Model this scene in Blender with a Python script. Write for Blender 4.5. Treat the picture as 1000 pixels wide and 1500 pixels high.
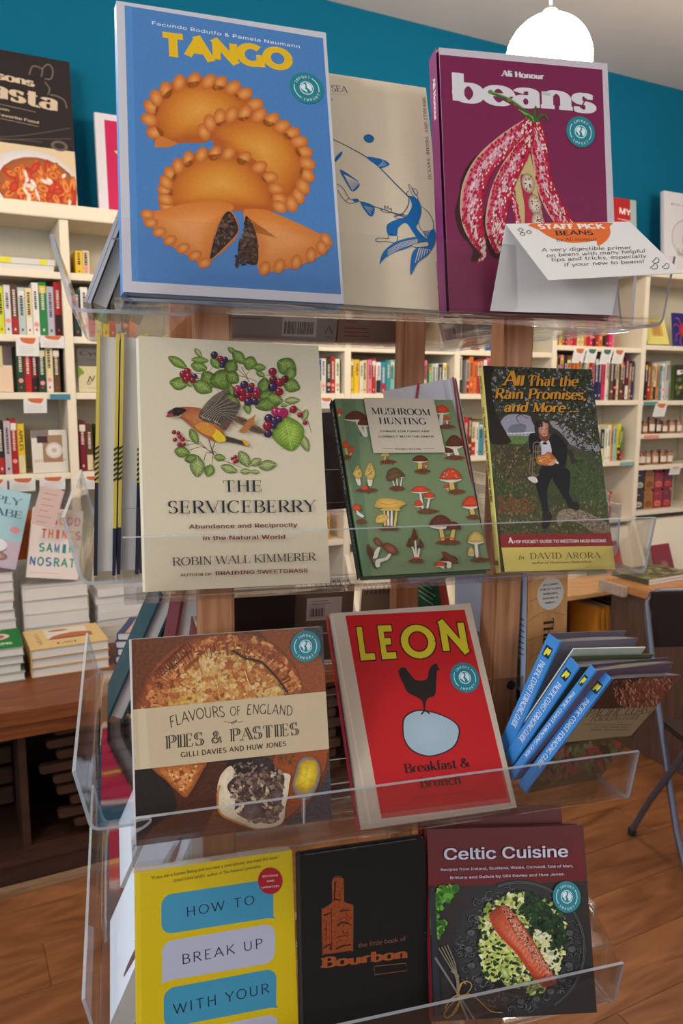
import bpy, bmesh, math, random
from mathutils import Vector, Matrix
from mathutils.geometry import tessellate_polygon
for o in list(bpy.data.objects): bpy.data.objects.remove(o)
SC = bpy.context.scene
COL = SC.collection
rad = math.radians
RND = random.Random(7)
# ---------------------------------------------------------------- camera
EYE = Vector((0, 0, 1.6))
PITCH, ROLL, FOC = rad(8.748), rad(.282), 1153.6
fw = Vector((0, math.cos(PITCH), -math.sin(PITCH)))
rt = Vector((1, 0, 0)); up = rt.cross(fw)
rt2 = rt*math.cos(ROLL)+up*math.sin(ROLL); up2 = up*math.cos(ROLL)-rt*math.sin(ROLL)
cam = bpy.data.cameras.new('camera'); cam.sensor_fit = 'VERTICAL'; cam.sensor_height = 24
cam.lens = 24*FOC/1500; cam.clip_start = .02; cam.clip_end = 60
camo = bpy.data.objects.new('camera', cam); COL.objects.link(camo)
mw = Matrix((rt2, up2, -fw)).transposed().to_4x4(); mw.translation = EYE
camo.matrix_world = mw; SC.camera = camo
cam.dof.use_dof = True; cam.dof.focus_distance = .68; cam.dof.aperture_fstop = 11
# ---------------------------------------------------------------- world, light, exposure
wd = bpy.data.worlds.new('world'); SC.world = wd; wd.use_nodes = True
wd.node_tree.nodes['Background'].inputs[0].default_value = (.74, .84, 1, 1)
wd.node_tree.nodes['Background'].inputs[1].default_value = .78
SC.view_settings.view_transform = 'Standard'; SC.view_settings.look = 'None'
SC.view_settings.exposure = .24; SC.view_settings.gamma = 1
SC.view_settings.use_curve_mapping = False
def area(name, loc, target, size, power, col):
    l = bpy.data.lights.new(name, 'AREA'); l.shape = 'RECTANGLE'; l.size, l.size_y = size
    l.energy = power; l.color = col
    o = bpy.data.objects.new(name, l); COL.objects.link(o); o.location = loc
    o.rotation_euler = (Vector(target)-Vector(loc)).to_track_quat('-Z', 'Y').to_euler()
    return o
area('window_daylight', (-2.6, -1.6, 2.3), (0, .8, 1.3), (2.2, 1.8), 43, (.74, .87, 1))
area('unseen_warm_light', (2.2, -2.4, 2.4), (.6, 2.5, 1.3), (2.4, 1.6), 38, (1, .93, .84))  # unseen warm area lamp behind the camera, aimed at the far wall

# ---------------------------------------------------------------- helpers
def lin(c):
    return tuple((x/12.92 if x <= .04045 else ((x+.055)/1.055)**2.4) for x in (v/255 for v in c))
def nd(nt, t, **k):
    n = nt.nodes.new(t)
    for a, b in k.items(): setattr(n, a, b)
    return n
def new_mat(name, rough=.5, spec=.5):
    m = bpy.data.materials.new(name); m.use_nodes = True
    b = m.node_tree.nodes['Principled BSDF']
    b.inputs['Roughness'].default_value = rough
    b.inputs['Specular IOR Level'].default_value = spec
    return m, m.node_tree, b
def plain(name, col, rough=.5, vary=.06, scale=30, metal=0, spec=.5, bump=0, bscale=200):
    """colour with a fine procedural mottling"""
    m, nt, b = new_mat(name, rough, spec); b.inputs['Metallic'].default_value = metal
    tc = nd(nt, 'ShaderNodeTexCoord'); no = nd(nt, 'ShaderNodeTexNoise'); no.inputs['Scale'].default_value = scale
    nt.links.new(tc.outputs['Object'], no.inputs['Vector'])
    mx = nd(nt, 'ShaderNodeMixRGB'); c = lin(col)
    mx.inputs[1].default_value = tuple(max(0, v*(1-vary*2)) for v in c)+(1,)
    mx.inputs[2].default_value = tuple(min(1, v*(1+vary*2)) for v in c)+(1,)
    nt.links.new(no.outputs[0], mx.inputs[0]); nt.links.new(mx.outputs[0], b.inputs['Base Color'])
    if bump:
        n2 = nd(nt, 'ShaderNodeTexNoise'); n2.inputs['Scale'].default_value = bscale; n2.inputs['Detail'].default_value = 4
        nt.links.new(tc.outputs['Object'], n2.inputs['Vector'])
        bp = nd(nt, 'ShaderNodeBump'); bp.inputs['Strength'].default_value = bump; bp.inputs['Distance'].default_value = .002
        nt.links.new(n2.outputs[0], bp.inputs['Height']); nt.links.new(bp.outputs[0], b.inputs['Normal'])
    return m
def wood(name, c1, c2, scale=6, stretch=(1, 12, 12), rough=.45, rot=(0, 0, 0)):
    m, nt, b = new_mat(name, rough)
    tc = nd(nt, 'ShaderNodeTexCoord'); mp = nd(nt, 'ShaderNodeMapping')
    mp.inputs['Scale'].default_value = stretch; mp.inputs['Rotation'].default_value = rot
    nt.links.new(tc.outputs['Object'], mp.inputs[0])
    no = nd(nt, 'ShaderNodeTexNoise'); no.inputs['Scale'].default_value = scale; no.inputs['Detail'].default_value = 6
    no.inputs['Distortion'].default_value = 1.2
    nt.links.new(mp.outputs[0], no.inputs['Vector'])
    cr = nd(nt, 'ShaderNodeValToRGB'); cr.color_ramp.elements[0].position = .3; cr.color_ramp.elements[1].position = .72
    cr.color_ramp.elements[0].color = lin(c1)+(1,); cr.color_ramp.elements[1].color = lin(c2)+(1,)
    nt.links.new(no.outputs[0], cr.inputs[0]); nt.links.new(cr.outputs[0], b.inputs['Base Color'])
    bp = nd(nt, 'ShaderNodeBump'); bp.inputs['Strength'].default_value = .15; bp.inputs['Distance'].default_value = .001
    nt.links.new(no.outputs[0], bp.inputs['Height']); nt.links.new(bp.outputs[0], b.inputs['Normal'])
    return m
def attr_mat(name, rough, nscale=420, coat=0, bump=0):
    """ink colours live in the mesh's colour attribute; its alpha is how grainy the print is"""
    m, nt, b = new_mat(name, rough)
    at = nd(nt, 'ShaderNodeAttribute', attribute_name='ink')
    tc = nd(nt, 'ShaderNodeTexCoord'); no = nd(nt, 'ShaderNodeTexNoise')
    no.inputs['Scale'].default_value = nscale; no.inputs['Detail'].default_value = 3
    nt.links.new(tc.outputs['Object'], no.inputs['Vector'])
    a = nd(nt, 'ShaderNodeMath', operation='SUBTRACT'); a.inputs[1].default_value = .5
    nt.links.new(no.outputs[0], a.inputs[0])
    k = nd(nt, 'ShaderNodeMath', operation='MULTIPLY'); nt.links.new(a.outputs[0], k.inputs[0]); nt.links.new(at.outputs['Alpha'], k.inputs[1])
    s = nd(nt, 'ShaderNodeMath', operation='MULTIPLY_ADD'); s.inputs[1].default_value = 5; s.inputs[2].default_value = 1
    nt.links.new(k.outputs[0], s.inputs[0])
    v = nd(nt, 'ShaderNodeVectorMath', operation='SCALE'); nt.links.new(at.outputs['Color'], v.inputs[0]); nt.links.new(s.outputs[0], v.inputs['Scale'])
    nt.links.new(v.outputs[0], b.inputs['Base Color'])
    b.inputs['Specular IOR Level'].default_value = .3
    if bump:
        wv = nd(nt, 'ShaderNodeTexNoise'); wv.inputs['Scale'].default_value = 700
        nt.links.new(tc.outputs['Object'], wv.inputs['Vector'])
        bp = nd(nt, 'ShaderNodeBump'); bp.inputs['Strength'].default_value = bump; bp.inputs['Distance'].default_value = .0006
        nt.links.new(wv.outputs[0], bp.inputs['Height']); nt.links.new(bp.outputs[0], b.inputs['Normal'])
    return m
INK = attr_mat('printed_ink', .4)
INKM = attr_mat('printed_ink_matt', .62, bump=.3)
def pages_mat():
    m, nt, b = new_mat('paper_pages', .85, .2)
    tc = nd(nt, 'ShaderNodeTexCoord'); wv = nd(nt, 'ShaderNodeTexWave', bands_direction='Y')
    wv.inputs['Scale'].default_value = 480; wv.inputs['Distortion'].default_value = .4
    nt.links.new(tc.outputs['Object'], wv.inputs[0])
    mx = nd(nt, 'ShaderNodeMixRGB'); mx.inputs[1].default_value = lin((176, 172, 170))+(1,); mx.inputs[2].default_value = lin((226, 222, 216))+(1,)
    nt.links.new(wv.outputs[1], mx.inputs[0]); nt.links.new(mx.outputs[0], b.inputs['Base Color'])
    return m
PAGES = pages_mat()
_pc = {}
def cmat(col, rough=.5):
    k = (tuple(col), rough)
    if k not in _pc: _pc[k] = plain('cover_%02x%02x%02x' % tuple(int(v) for v in col), col, rough, .03, 60)
    return _pc[k]

class MB:
    def __init__(s): s.v, s.f, s.m = [], [], []
    def add(s, vs, fs, mi=0):
        n = len(s.v); s.v += [tuple(p) for p in vs]; s.f += [tuple(n+i for i in f) for f in fs]
        s.m += [mi]*len(fs) if isinstance(mi, int) else list(mi)
        return s
    def box(s, x0, x1, y0, y1, z0, z1, mi=0, M=None, faces=None):
        vs = [Vector((x, y, z)) for x in (x0, x1) for y in (y0, y1) for z in (z0, z1)]
        if M is not None: vs = [M @ p for p in vs]
        return s.add(vs, [(0, 1, 3, 2), (4, 6, 7, 5), (0, 4, 5, 1), (2, 3, 7, 6), (0, 2, 6, 4), (1, 5, 7, 3)], faces or mi)
    def cbox(s, x0, x1, y0, y1, z0, z1, b=.002, mi=0, M=None):
        """box with chamfered edges"""
        bm = bmesh.new(); bmesh.ops.create_cube(bm, size=1)
        for v in bm.verts: v.co = Vector(((x0+x1)/2+v.co.x*(x1-x0), (y0+y1)/2+v.co.y*(y1-y0), (z0+z1)/2+v.co.z*(z1-z0)))
        bmesh.ops.bevel(bm, geom=bm.edges[:], offset=b, segments=2, affect='EDGES')
        bm.verts.ensure_lookup_table()
        vs = [(M @ v.co if M is not None else v.co.copy()) for v in bm.verts]; fs = [[v.index for v in f.verts] for f in bm.faces]
        bm.free(); return s.add(vs, fs, mi)
    def extrude(s, prof, a, b, axis='x', mi=0, cap=0, M=None):
        """closed profile of (p,q) pairs swept along an axis from a to b"""
        n = len(prof)
        def P(p, t): return Vector({'x': (t, p[0], p[1]), 'y': (p[0], t, p[1]), 'z': (p[0], p[1], t)}[axis])
        vs = [P(p, a) for p in prof]+[P(p, b) for p in prof]
        if M is not None: vs = [M @ p for p in vs]
        s.add(vs, [(i, (i+1) % n, n+(i+1) % n, n+i) for i in range(n)], mi)
        tri = tessellate_polygon([[Vector((p[0], p[1], 0)) for p in prof]])
        return s.add(vs, [t for t in tri]+[tuple(n+i for i in t[::-1]) for t in tri], cap)
    def lathe(s, prof, c=(0, 0, 0), seg=16, mi=0, M=None):
        vs = []; n = len(prof)
        for k in range(seg):
            a = 2*math.pi*k/seg
            for r, z in prof: vs.append(Vector((c[0]+r*math.cos(a), c[1]+r*math.sin(a), c[2]+z)))
        if M is not None: vs = [M @ p for p in vs]
        fs = [(k*n+i, ((k+1) % seg)*n+i, ((k+1) % seg)*n+i+1, k*n+i+1) for k in range(seg) for i in range(n-1)]
        return s.add(vs, fs, mi)
    def tube(s, pts, r, seg=10, mi=0, M=None):
        pts = [Vector(p) for p in pts]; vs = []
        ref = Vector((0, 0, 1)) if abs((pts[1]-pts[0]).normalized().z) < .9 else Vector((1, 0, 0))
        for i, p in enumerate(pts):
            d = (pts[min(i+1, len(pts)-1)]-pts[max(i-1, 0)]).normalized()
            a = d.cross(ref).normalized(); b = d.cross(a); ref = ref if abs(d.dot(ref)) < .95 else a
            rr = r[i] if isinstance(r, (list, tuple)) else r
            vs += [p+(a*math.cos(t)+b*math.sin(t))*rr for t in (2*math.pi*k/seg for k in range(seg))]
        if M is not None: vs = [M @ p for p in vs]
        n = len(pts)
        fs = [(i*seg+k, i*seg+(k+1) % seg, (i+1)*seg+(k+1) % seg, (i+1)*seg+k) for i in range(n-1) for k in range(seg)]
        fs += [tuple(range(seg))[::-1], tuple((n-1)*seg+k for k in range(seg))]
        return s.add(vs, fs, mi)
    def mesh(s, name, mats, smooth=False):
        me = bpy.data.meshes.new(name); me.from_pydata(s.v, [], s.f)
        for m in (mats if isinstance(mats, (list, tuple)) else [mats]): me.materials.append(m)
        me.polygons.foreach_set('material_index', s.m)
        bm = bmesh.new(); bm.from_mesh(me); bmesh.ops.recalc_face_normals(bm, faces=bm.faces[:]); bm.to_mesh(me); bm.free()
        if smooth: me.polygons.foreach_set('use_smooth', [True]*len(me.polygons)); me.set_sharp_from_angle(angle=rad(38))
        me.update(); return me
    def build(s, name, mats, parent=None, M=None, smooth=False):
        return link(name, s.mesh(name, mats, smooth), parent, M)
def link(name, me, parent=None, M=None):
    o = bpy.data.objects.new(name, me); COL.objects.link(o)
    if parent is not None: o.parent = parent
    if M is not None: o.matrix_local = M
    return o
def tag(o, label=None, cat=None, group=None, kind=None):
    for k, v in (('label', label), ('category', cat), ('group', group), ('kind', kind)):
        if v: o[k] = v
    return o
def thing(name, label, cat, M, group=None):
    o = bpy.data.objects.new(name, None); COL.objects.link(o); o.matrix_world = M; o.empty_display_size = .02
    return tag(o, label, cat, group)
def copy_thing(o, M, label):
    c = o.copy(); COL.objects.link(c); c.matrix_world = M; c['label'] = label
    for ch in o.children:
        d = ch.copy(); COL.objects.link(d); d.parent = c
        for g in ch.children:
            e = g.copy(); COL.objects.link(e); e.parent = d
    return c

# ---------------------------------------------------------------- lettering: a small pen-drawn roman alphabet
GL = {}
def _g(ch, adv, st, sf=''):
    out = []
    for t in st.split():
        n = [float(x) for x in t[1:].split(',')]
        if t[0] == 'a':
            cx, cy, rx, ry, a0, a1 = n; k = max(4, int(abs(a1-a0)/15))
            p = [(cx+rx*math.cos(rad(a0+(a1-a0)*i/k)), cy+ry*math.sin(rad(a0+(a1-a0)*i/k))) for i in range(k+1)]
            out.append(('l', p))
        else:
            p = list(zip(n[::2], n[1::2]))
            if t[0] == 's': p = spline(p, 5); out.append(('l', p))
            else: out.append((t[0], p))
    GL[ch] = (adv, out, [tuple(float(x) for x in q.split(',')) for q in sf.split()])
def spline(p, n=6, closed=False):
    out = []; m = len(p)
    for i in range(m if closed else m-1):
        g = lambda k: p[k % m] if closed else p[max(0, min(m-1, k))]
        a, b, c, d = g(i-1), g(i), g(i+1), g(i+2)
        for k in range(n):
            t = k/n; t2 = t*t; t3 = t2*t
            out.append(tuple(.5*(2*b[j]+(c[j]-a[j])*t+(2*a[j]-5*b[j]+4*c[j]-d[j])*t2+(3*b[j]-a[j]-3*c[j]+d[j])*t3) for j in (0, 1)))
    if not closed: out.append(tuple(p[-1]))
    return out
E2 = '.16,0 .16,1'
_g('A', .80, 't.06,0,.40,1 k.40,1,.74,0 t.18,.34,.62,.34', '.06,0 .74,0')
_g('B', .72, 'k.16,0,.16,1 t.16,1,.38,1 t.16,.53,.38,.53 t.16,0,.4,0 a.38,.765,.22,.235,90,-90 a.40,.265,.27,.265,90,-90', '.12,0 .12,1')
_g('C', .78, 'a.43,.5,.36,.5,48,312 t.67,.7,.67,.98')
_g('D', .80, 'k.16,0,.16,1 t.16,1,.36,1 t.16,0,.36,0 a.36,.5,.36,.5,90,-90', '.12,0 .12,1')
_g('E', .66, 'k.16,0,.16,1 t.16,1,.56,1 t.16,.52,.46,.52 t.16,0,.58,0 t.56,1,.56,.8 t.58,0,.58,.22 t.46,.62,.46,.42', '.12,0 .12,1')
_g('F', .62, 'k.16,0,.16,1 t.16,1,.56,1 t.16,.52,.46,.52 t.56,1,.56,.8 t.46,.62,.46,.42', '.16,0 .12,1')
_g('G', .84, 'a.43,.5,.36,.5,48,330 t.67,.7,.67,.98 k.71,.38,.71,.04', '.70,.4')
_g('H', .84, 'k.16,0,.16,1 k.68,0,.68,1 t.16,.52,.68,.52', E2+' .68,0 .68,1')
_g('I', .34, 'k.17,0,.17,1', '.17,0 .17,1')
_g('J', .5, 'k.34,1,.34,.2 a.18,.2,.16,.2,0,-140', '.34,1')
_g('K', .78, 'k.16,0,.16,1 t.66,1,.18,.42 k.3,.56,.70,0', E2+' .66,1 .70,0')
_g('L', .64, 'k.16,0,.16,1 t.16,0,.58,0 t.58,0,.58,.24', '.16,1 .12,0')
_g('M', .98, 't.16,0,.16,1 k.16,1,.49,.05 t.49,.05,.82,1 k.82,0,.82,1', '.16,0 .82,0 .14,1 .84,1')
_g('N', .84, 't.16,0,.16,1 k.16,1,.70,0 t.70,0,.70,1', '.16,0 .14,1 .70,1')
_g('O', .86, 'a.43,.5,.36,.5,0,360')
_g('P', .66, 'k.16,0,.16,1 t.16,1,.36,1 t.16,.47,.36,.47 a.36,.735,.25,.265,90,-90', '.16,0 .12,1')
_g('Q', .86, 'a.43,.5,.36,.5,0,360 k.5,.1,.8,-.15')
_g('R', .76, 'k.16,0,.16,1 t.16,1,.36,1 t.16,.49,.36,.49 a.36,.745,.25,.255,90,-90 k.36,.49,.68,0', '.16,0 .12,1 .70,0')
_g('S', .6, 'a.30,.745,.21,.255,35,262 a.29,.25,.23,.25,82,-145 t.49,.72,.49,.98 t.09,.02,.09,.3')
_g('T', .74, 'k.37,0,.37,1 t.06,1,.68,1 t.06,1,.06,.78 t.68,1,.68,.78', '.37,0')
_g('U', .82, 'k.16,1,.16,.3 a.42,.3,.26,.3,180,360 t.68,.3,.68,1', '.16,1 .68,1')
_g('V', .78, 'k.06,1,.40,0 t.40,0,.74,1', '.06,1 .74,1')
_g('W', 1.08, 'k.04,1,.30,0 t.30,0,.54,.95 k.54,.95,.78,0 t.78,0,1.04,1', '.04,1 1.04,1 .54,1')
_g('X', .76, 'k.08,1,.68,0 t.68,1,.08,0', '.08,1 .68,0 .68,1 .08,0')
_g('Y', .76, 'k.06,1,.38,.48 t.38,.48,.70,1 k.38,.48,.38,0', '.06,1 .70,1 .38,0')
_g('Z', .68, 't.08,1,.6,1 k.6,1,.08,0 t.08,0,.6,0')
_g('&', .88, 's.76,.5,.62,.18,.36,0,.12,.12,.14,.35,.4,.58,.52,.78,.4,.98,.26,.88,.26,.72,.45,.4,.84,0')
_g('a', .58, 's.12,.52,.18,.62,.32,.66,.43,.58,.44,.44 k.44,.46,.44,0 a.27,.19,.17,.19,0,360', '.47,0,.07')
_g('b', .64, 'k.14,0,.14,1.05 a.34,.33,.21,.33,0,360', '.12,1.05,.07')
_g('c', .54, 'a.31,.33,.23,.33,45,315')
_g('d', .64, 'k.5,0,.5,1.05 a.30,.33,.21,.33,0,360', '.48,1.05,.07 .53,0,.07')
_g('e', .58, 'a.30,.33,.23,.33,0,315 t.08,.36,.53,.36')
_g('f', .38, 'k.18,0,.18,.82 a.34,.85,.16,.2,180,50 t.04,.64,.36,.64', '.18,0,.12')
_g('g', .6, 'a.29,.37,.20,.28,0,360 k.5,.62,.5,0 a.29,-.05,.21,.22,0,-150')
_g('h', .66, 'k.14,0,.14,1.05 a.33,.40,.19,.26,180,0 k.52,.42,.52,0', '.14,0,.12 .52,0,.12 .12,1.05,.07')
_g('i', .3, 'k.15,0,.15,.64 k.15,.86,.15,1.0', '.15,0,.12 .12,.64,.07')
_g('j', .3, 'k.16,-.1,.16,.64 a.04,-.1,.12,.16,0,-120 k.16,.86,.16,1.0', '.12,.64,.07')
_g('k', .62, 'k.14,0,.14,1.05 t.5,.64,.16,.28 k.26,.38,.54,0', '.14,0,.12 .54,0,.1 .12,1.05,.07')
_g('l', .3, 'k.15,0,.15,1.05', '.15,0,.12 .12,1.05,.07')
_g('m', .96, 'k.14,0,.14,.64 a.31,.42,.17,.24,180,0 k.48,.44,.48,0 a.65,.42,.17,.24,180,0 k.82,.44,.82,0', '.14,0,.11 .48,0,.11 .82,0,.11 .12,.64,.07')
_g('n', .66, 'k.14,0,.14,.64 a.33,.42,.19,.24,180,0 k.52,.44,.52,0', '.14,0,.12 .52,0,.12 .12,.64,.07')
_g('o', .62, 'a.31,.33,.24,.33,0,360')
_g('p', .64, 'k.14,-.3,.14,.64 a.34,.33,.21,.33,0,360', '.14,-.3,.12 .12,.64,.07')
_g('q', .64, 'k.5,-.3,.5,.64 a.30,.33,.21,.33,0,360', '.5,-.3,.12')
_g('r', .48, 'k.14,0,.14,.64 a.32,.42,.18,.24,180,50', '.14,0,.12 .12,.64,.07')
_g('s', .48, 'a.24,.49,.145,.17,30,262 a.23,.165,.16,.17,82,-145 t.37,.48,.37,.64 t.09,.02,.09,.18')
_g('t', .4, 'k.18,.1,.18,.86 a.30,.12,.12,.13,180,320 t.04,.64,.34,.64')
_g('u', .66, 'k.14,.64,.14,.24 a.33,.24,.19,.24,180,360 k.52,0,.52,.64', '.12,.64,.07 .5,.64,.07 .55,0,.07')
_g('v', .58, 'k.06,.64,.29,0 t.29,0,.52,.64', '.06,.64,.1 .52,.64,.1')
_g('w', .84, 'k.05,.64,.24,0 t.24,0,.42,.6 k.42,.6,.60,0 t.60,0,.79,.64', '.05,.64,.1 .79,.64,.1')
_g('x', .58, 'k.06,.64,.52,0 t.52,.64,.06,0', '.06,.64,.1 .52,0,.1')
_g('y', .58, 'k.06,.64,.29,0 t.52,.64,.29,0 t.29,0,.16,-.28', '.06,.64,.1 .52,.64,.1')
_g('z', .52, 't.08,.64,.44,.64 k.44,.64,.08,0 t.08,0,.44,0')
_g('.', .28, 'k.14,0,.14,.12'); _g(',', .28, 'k.14,.08,.08,-.14'); _g("'", .2, 'k.1,.8,.1,1'); _g('"', .34, 'k.1,.8,.1,1 k.22,.8,.22,1')
_g('!', .28, 'k.14,.3,.14,1 k.14,0,.14,.12'); _g('-', .4, 't.06,.35,.34,.35'); _g(' ', .34, '')
_g('1', .4, 'k.22,0,.22,1 t.22,1,.08,.84', '.22,0'); _g('0', .66, 'a.33,.5,.25,.5,0,360'); _g('3', .58, 'a.26,.76,.2,.24,150,-80 a.26,.27,.24,.27,80,-150')
def pen(body, thick=.13, thin=.045, serif=.11, slant=0, space=0, jitter=0, rnd=None, ext=0, pad=None):
    """strokes of a string as quads: returns (verts, faces, width)"""
    V, F = [], []; x = 0
    def quadstrip(p, wf):
        n0 = len(V); n = len(p)
        for i in range(n):
            a = p[max(i-1, 0)]; b = p[min(i+1, n-1)]
            dx, dy = b[0]-a[0], b[1]-a[1]; L = math.hypot(dx, dy) or 1e-6; dx /= L; dy /= L; w = wf(dx, dy)/2
            V.append((p[i][0]-dy*w, p[i][1]+dx*w)); V.append((p[i][0]+dy*w, p[i][1]-dx*w))
        for i in range(n-1): F.append((n0+2*i, n0+2*i+1, n0+2*i+3, n0+2*i+2))
    for ch in body:
        adv, st, sf = GL.get(ch, GL['-'])
        jy = (rnd.uniform(-jitter, jitter) if jitter else 0)
        for kind, p in st:
            if not serif and kind == 't' and len(p) == 2 and abs(p[0][0]-p[1][0]) < .01 and abs(p[0][1]-p[1][1]) < .35: continue   # serif stubs
            q = [(x+px, py+jy) for px, py in p]
            if not serif:
                pd = thin if pad is None else pad
                q = [(a, pd/2+(b-jy)*(1-pd)+jy) for a, b in q]
                (ax, ay), (bx, by) = q[0], q[1]; L = math.hypot(ax-bx, ay-by) or 1; e0 = ext+(pd/2 if kind == 'k' else 0); q[0] = (ax+(ax-bx)/L*e0, ay+(ay-by)/L*e0)
                (ax, ay), (bx, by) = q[-1], q[-2]; L = math.hypot(ax-bx, ay-by) or 1; e0 = ext+(pd/2 if kind == 'k' else 0); q[-1] = (ax+(ax-bx)/L*e0, ay+(ay-by)/L*e0)
            if kind == 'k': quadstrip(q, lambda dx, dy: thick)
            elif kind == 't': quadstrip(q, lambda dx, dy: thin)
            else: quadstrip(q, lambda dx, dy: thin+(thick-thin)*abs(dy)**1.3)
        if serif:
            for s_ in sf:
                hw = (s_[2] if len(s_) > 2 else .12)*serif/.11; y = s_[1]
                yy = y+(thin/2 if y <= .01 else -thin/2)
                quadstrip([(x+s_[0]-hw, yy+jy), (x+s_[0]+hw, yy+jy)], lambda dx, dy: thin*1.15)
        x += adv+space
    if slant: V[:] = [(a+b*slant, b) for a, b in V]
    return V, F, x-space
_fonts = {}
def load_font(f):
    if f not in _fonts:
        try:
            import os
            _fonts[f] = bpy.data.fonts.load(os.path.join(bpy.utils.system_resource('DATAFILES'), 'fonts', f))
        except Exception: _fonts[f] = None
    return _fonts[f]
_tc = {}
def sans(body, bold=0., space=1., slant=0, font='Inter.woff2'):
    k = (body, bold, space, slant, font)
    if k in _tc: return _tc[k]
    c = bpy.data.curves.new('lettering', 'FONT'); c.body = body; c.size = 1; c.offset = bold; c.resolution_u = 3
    c.space_character = space; c.shear = slant
    f = load_font(font)
    if f: c.font = f
    o = bpy.data.objects.new('lettering', c); COL.objects.link(o)
    m = o.to_mesh(); V = [(v.co.x, v.co.y) for v in m.vertices]; F = [tuple(p.vertices) for p in m.polygons]
    o.to_mesh_clear(); bpy.data.objects.remove(o); bpy.data.curves.remove(c)
    cap = .727 if f else .73
    x0 = min((v[0] for v in V), default=0); V = [((a-x0)/cap, b/cap) for a, b in V]
    _tc[k] = (V, F, max((v[0] for v in V), default=1)); return _tc[k]

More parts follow.
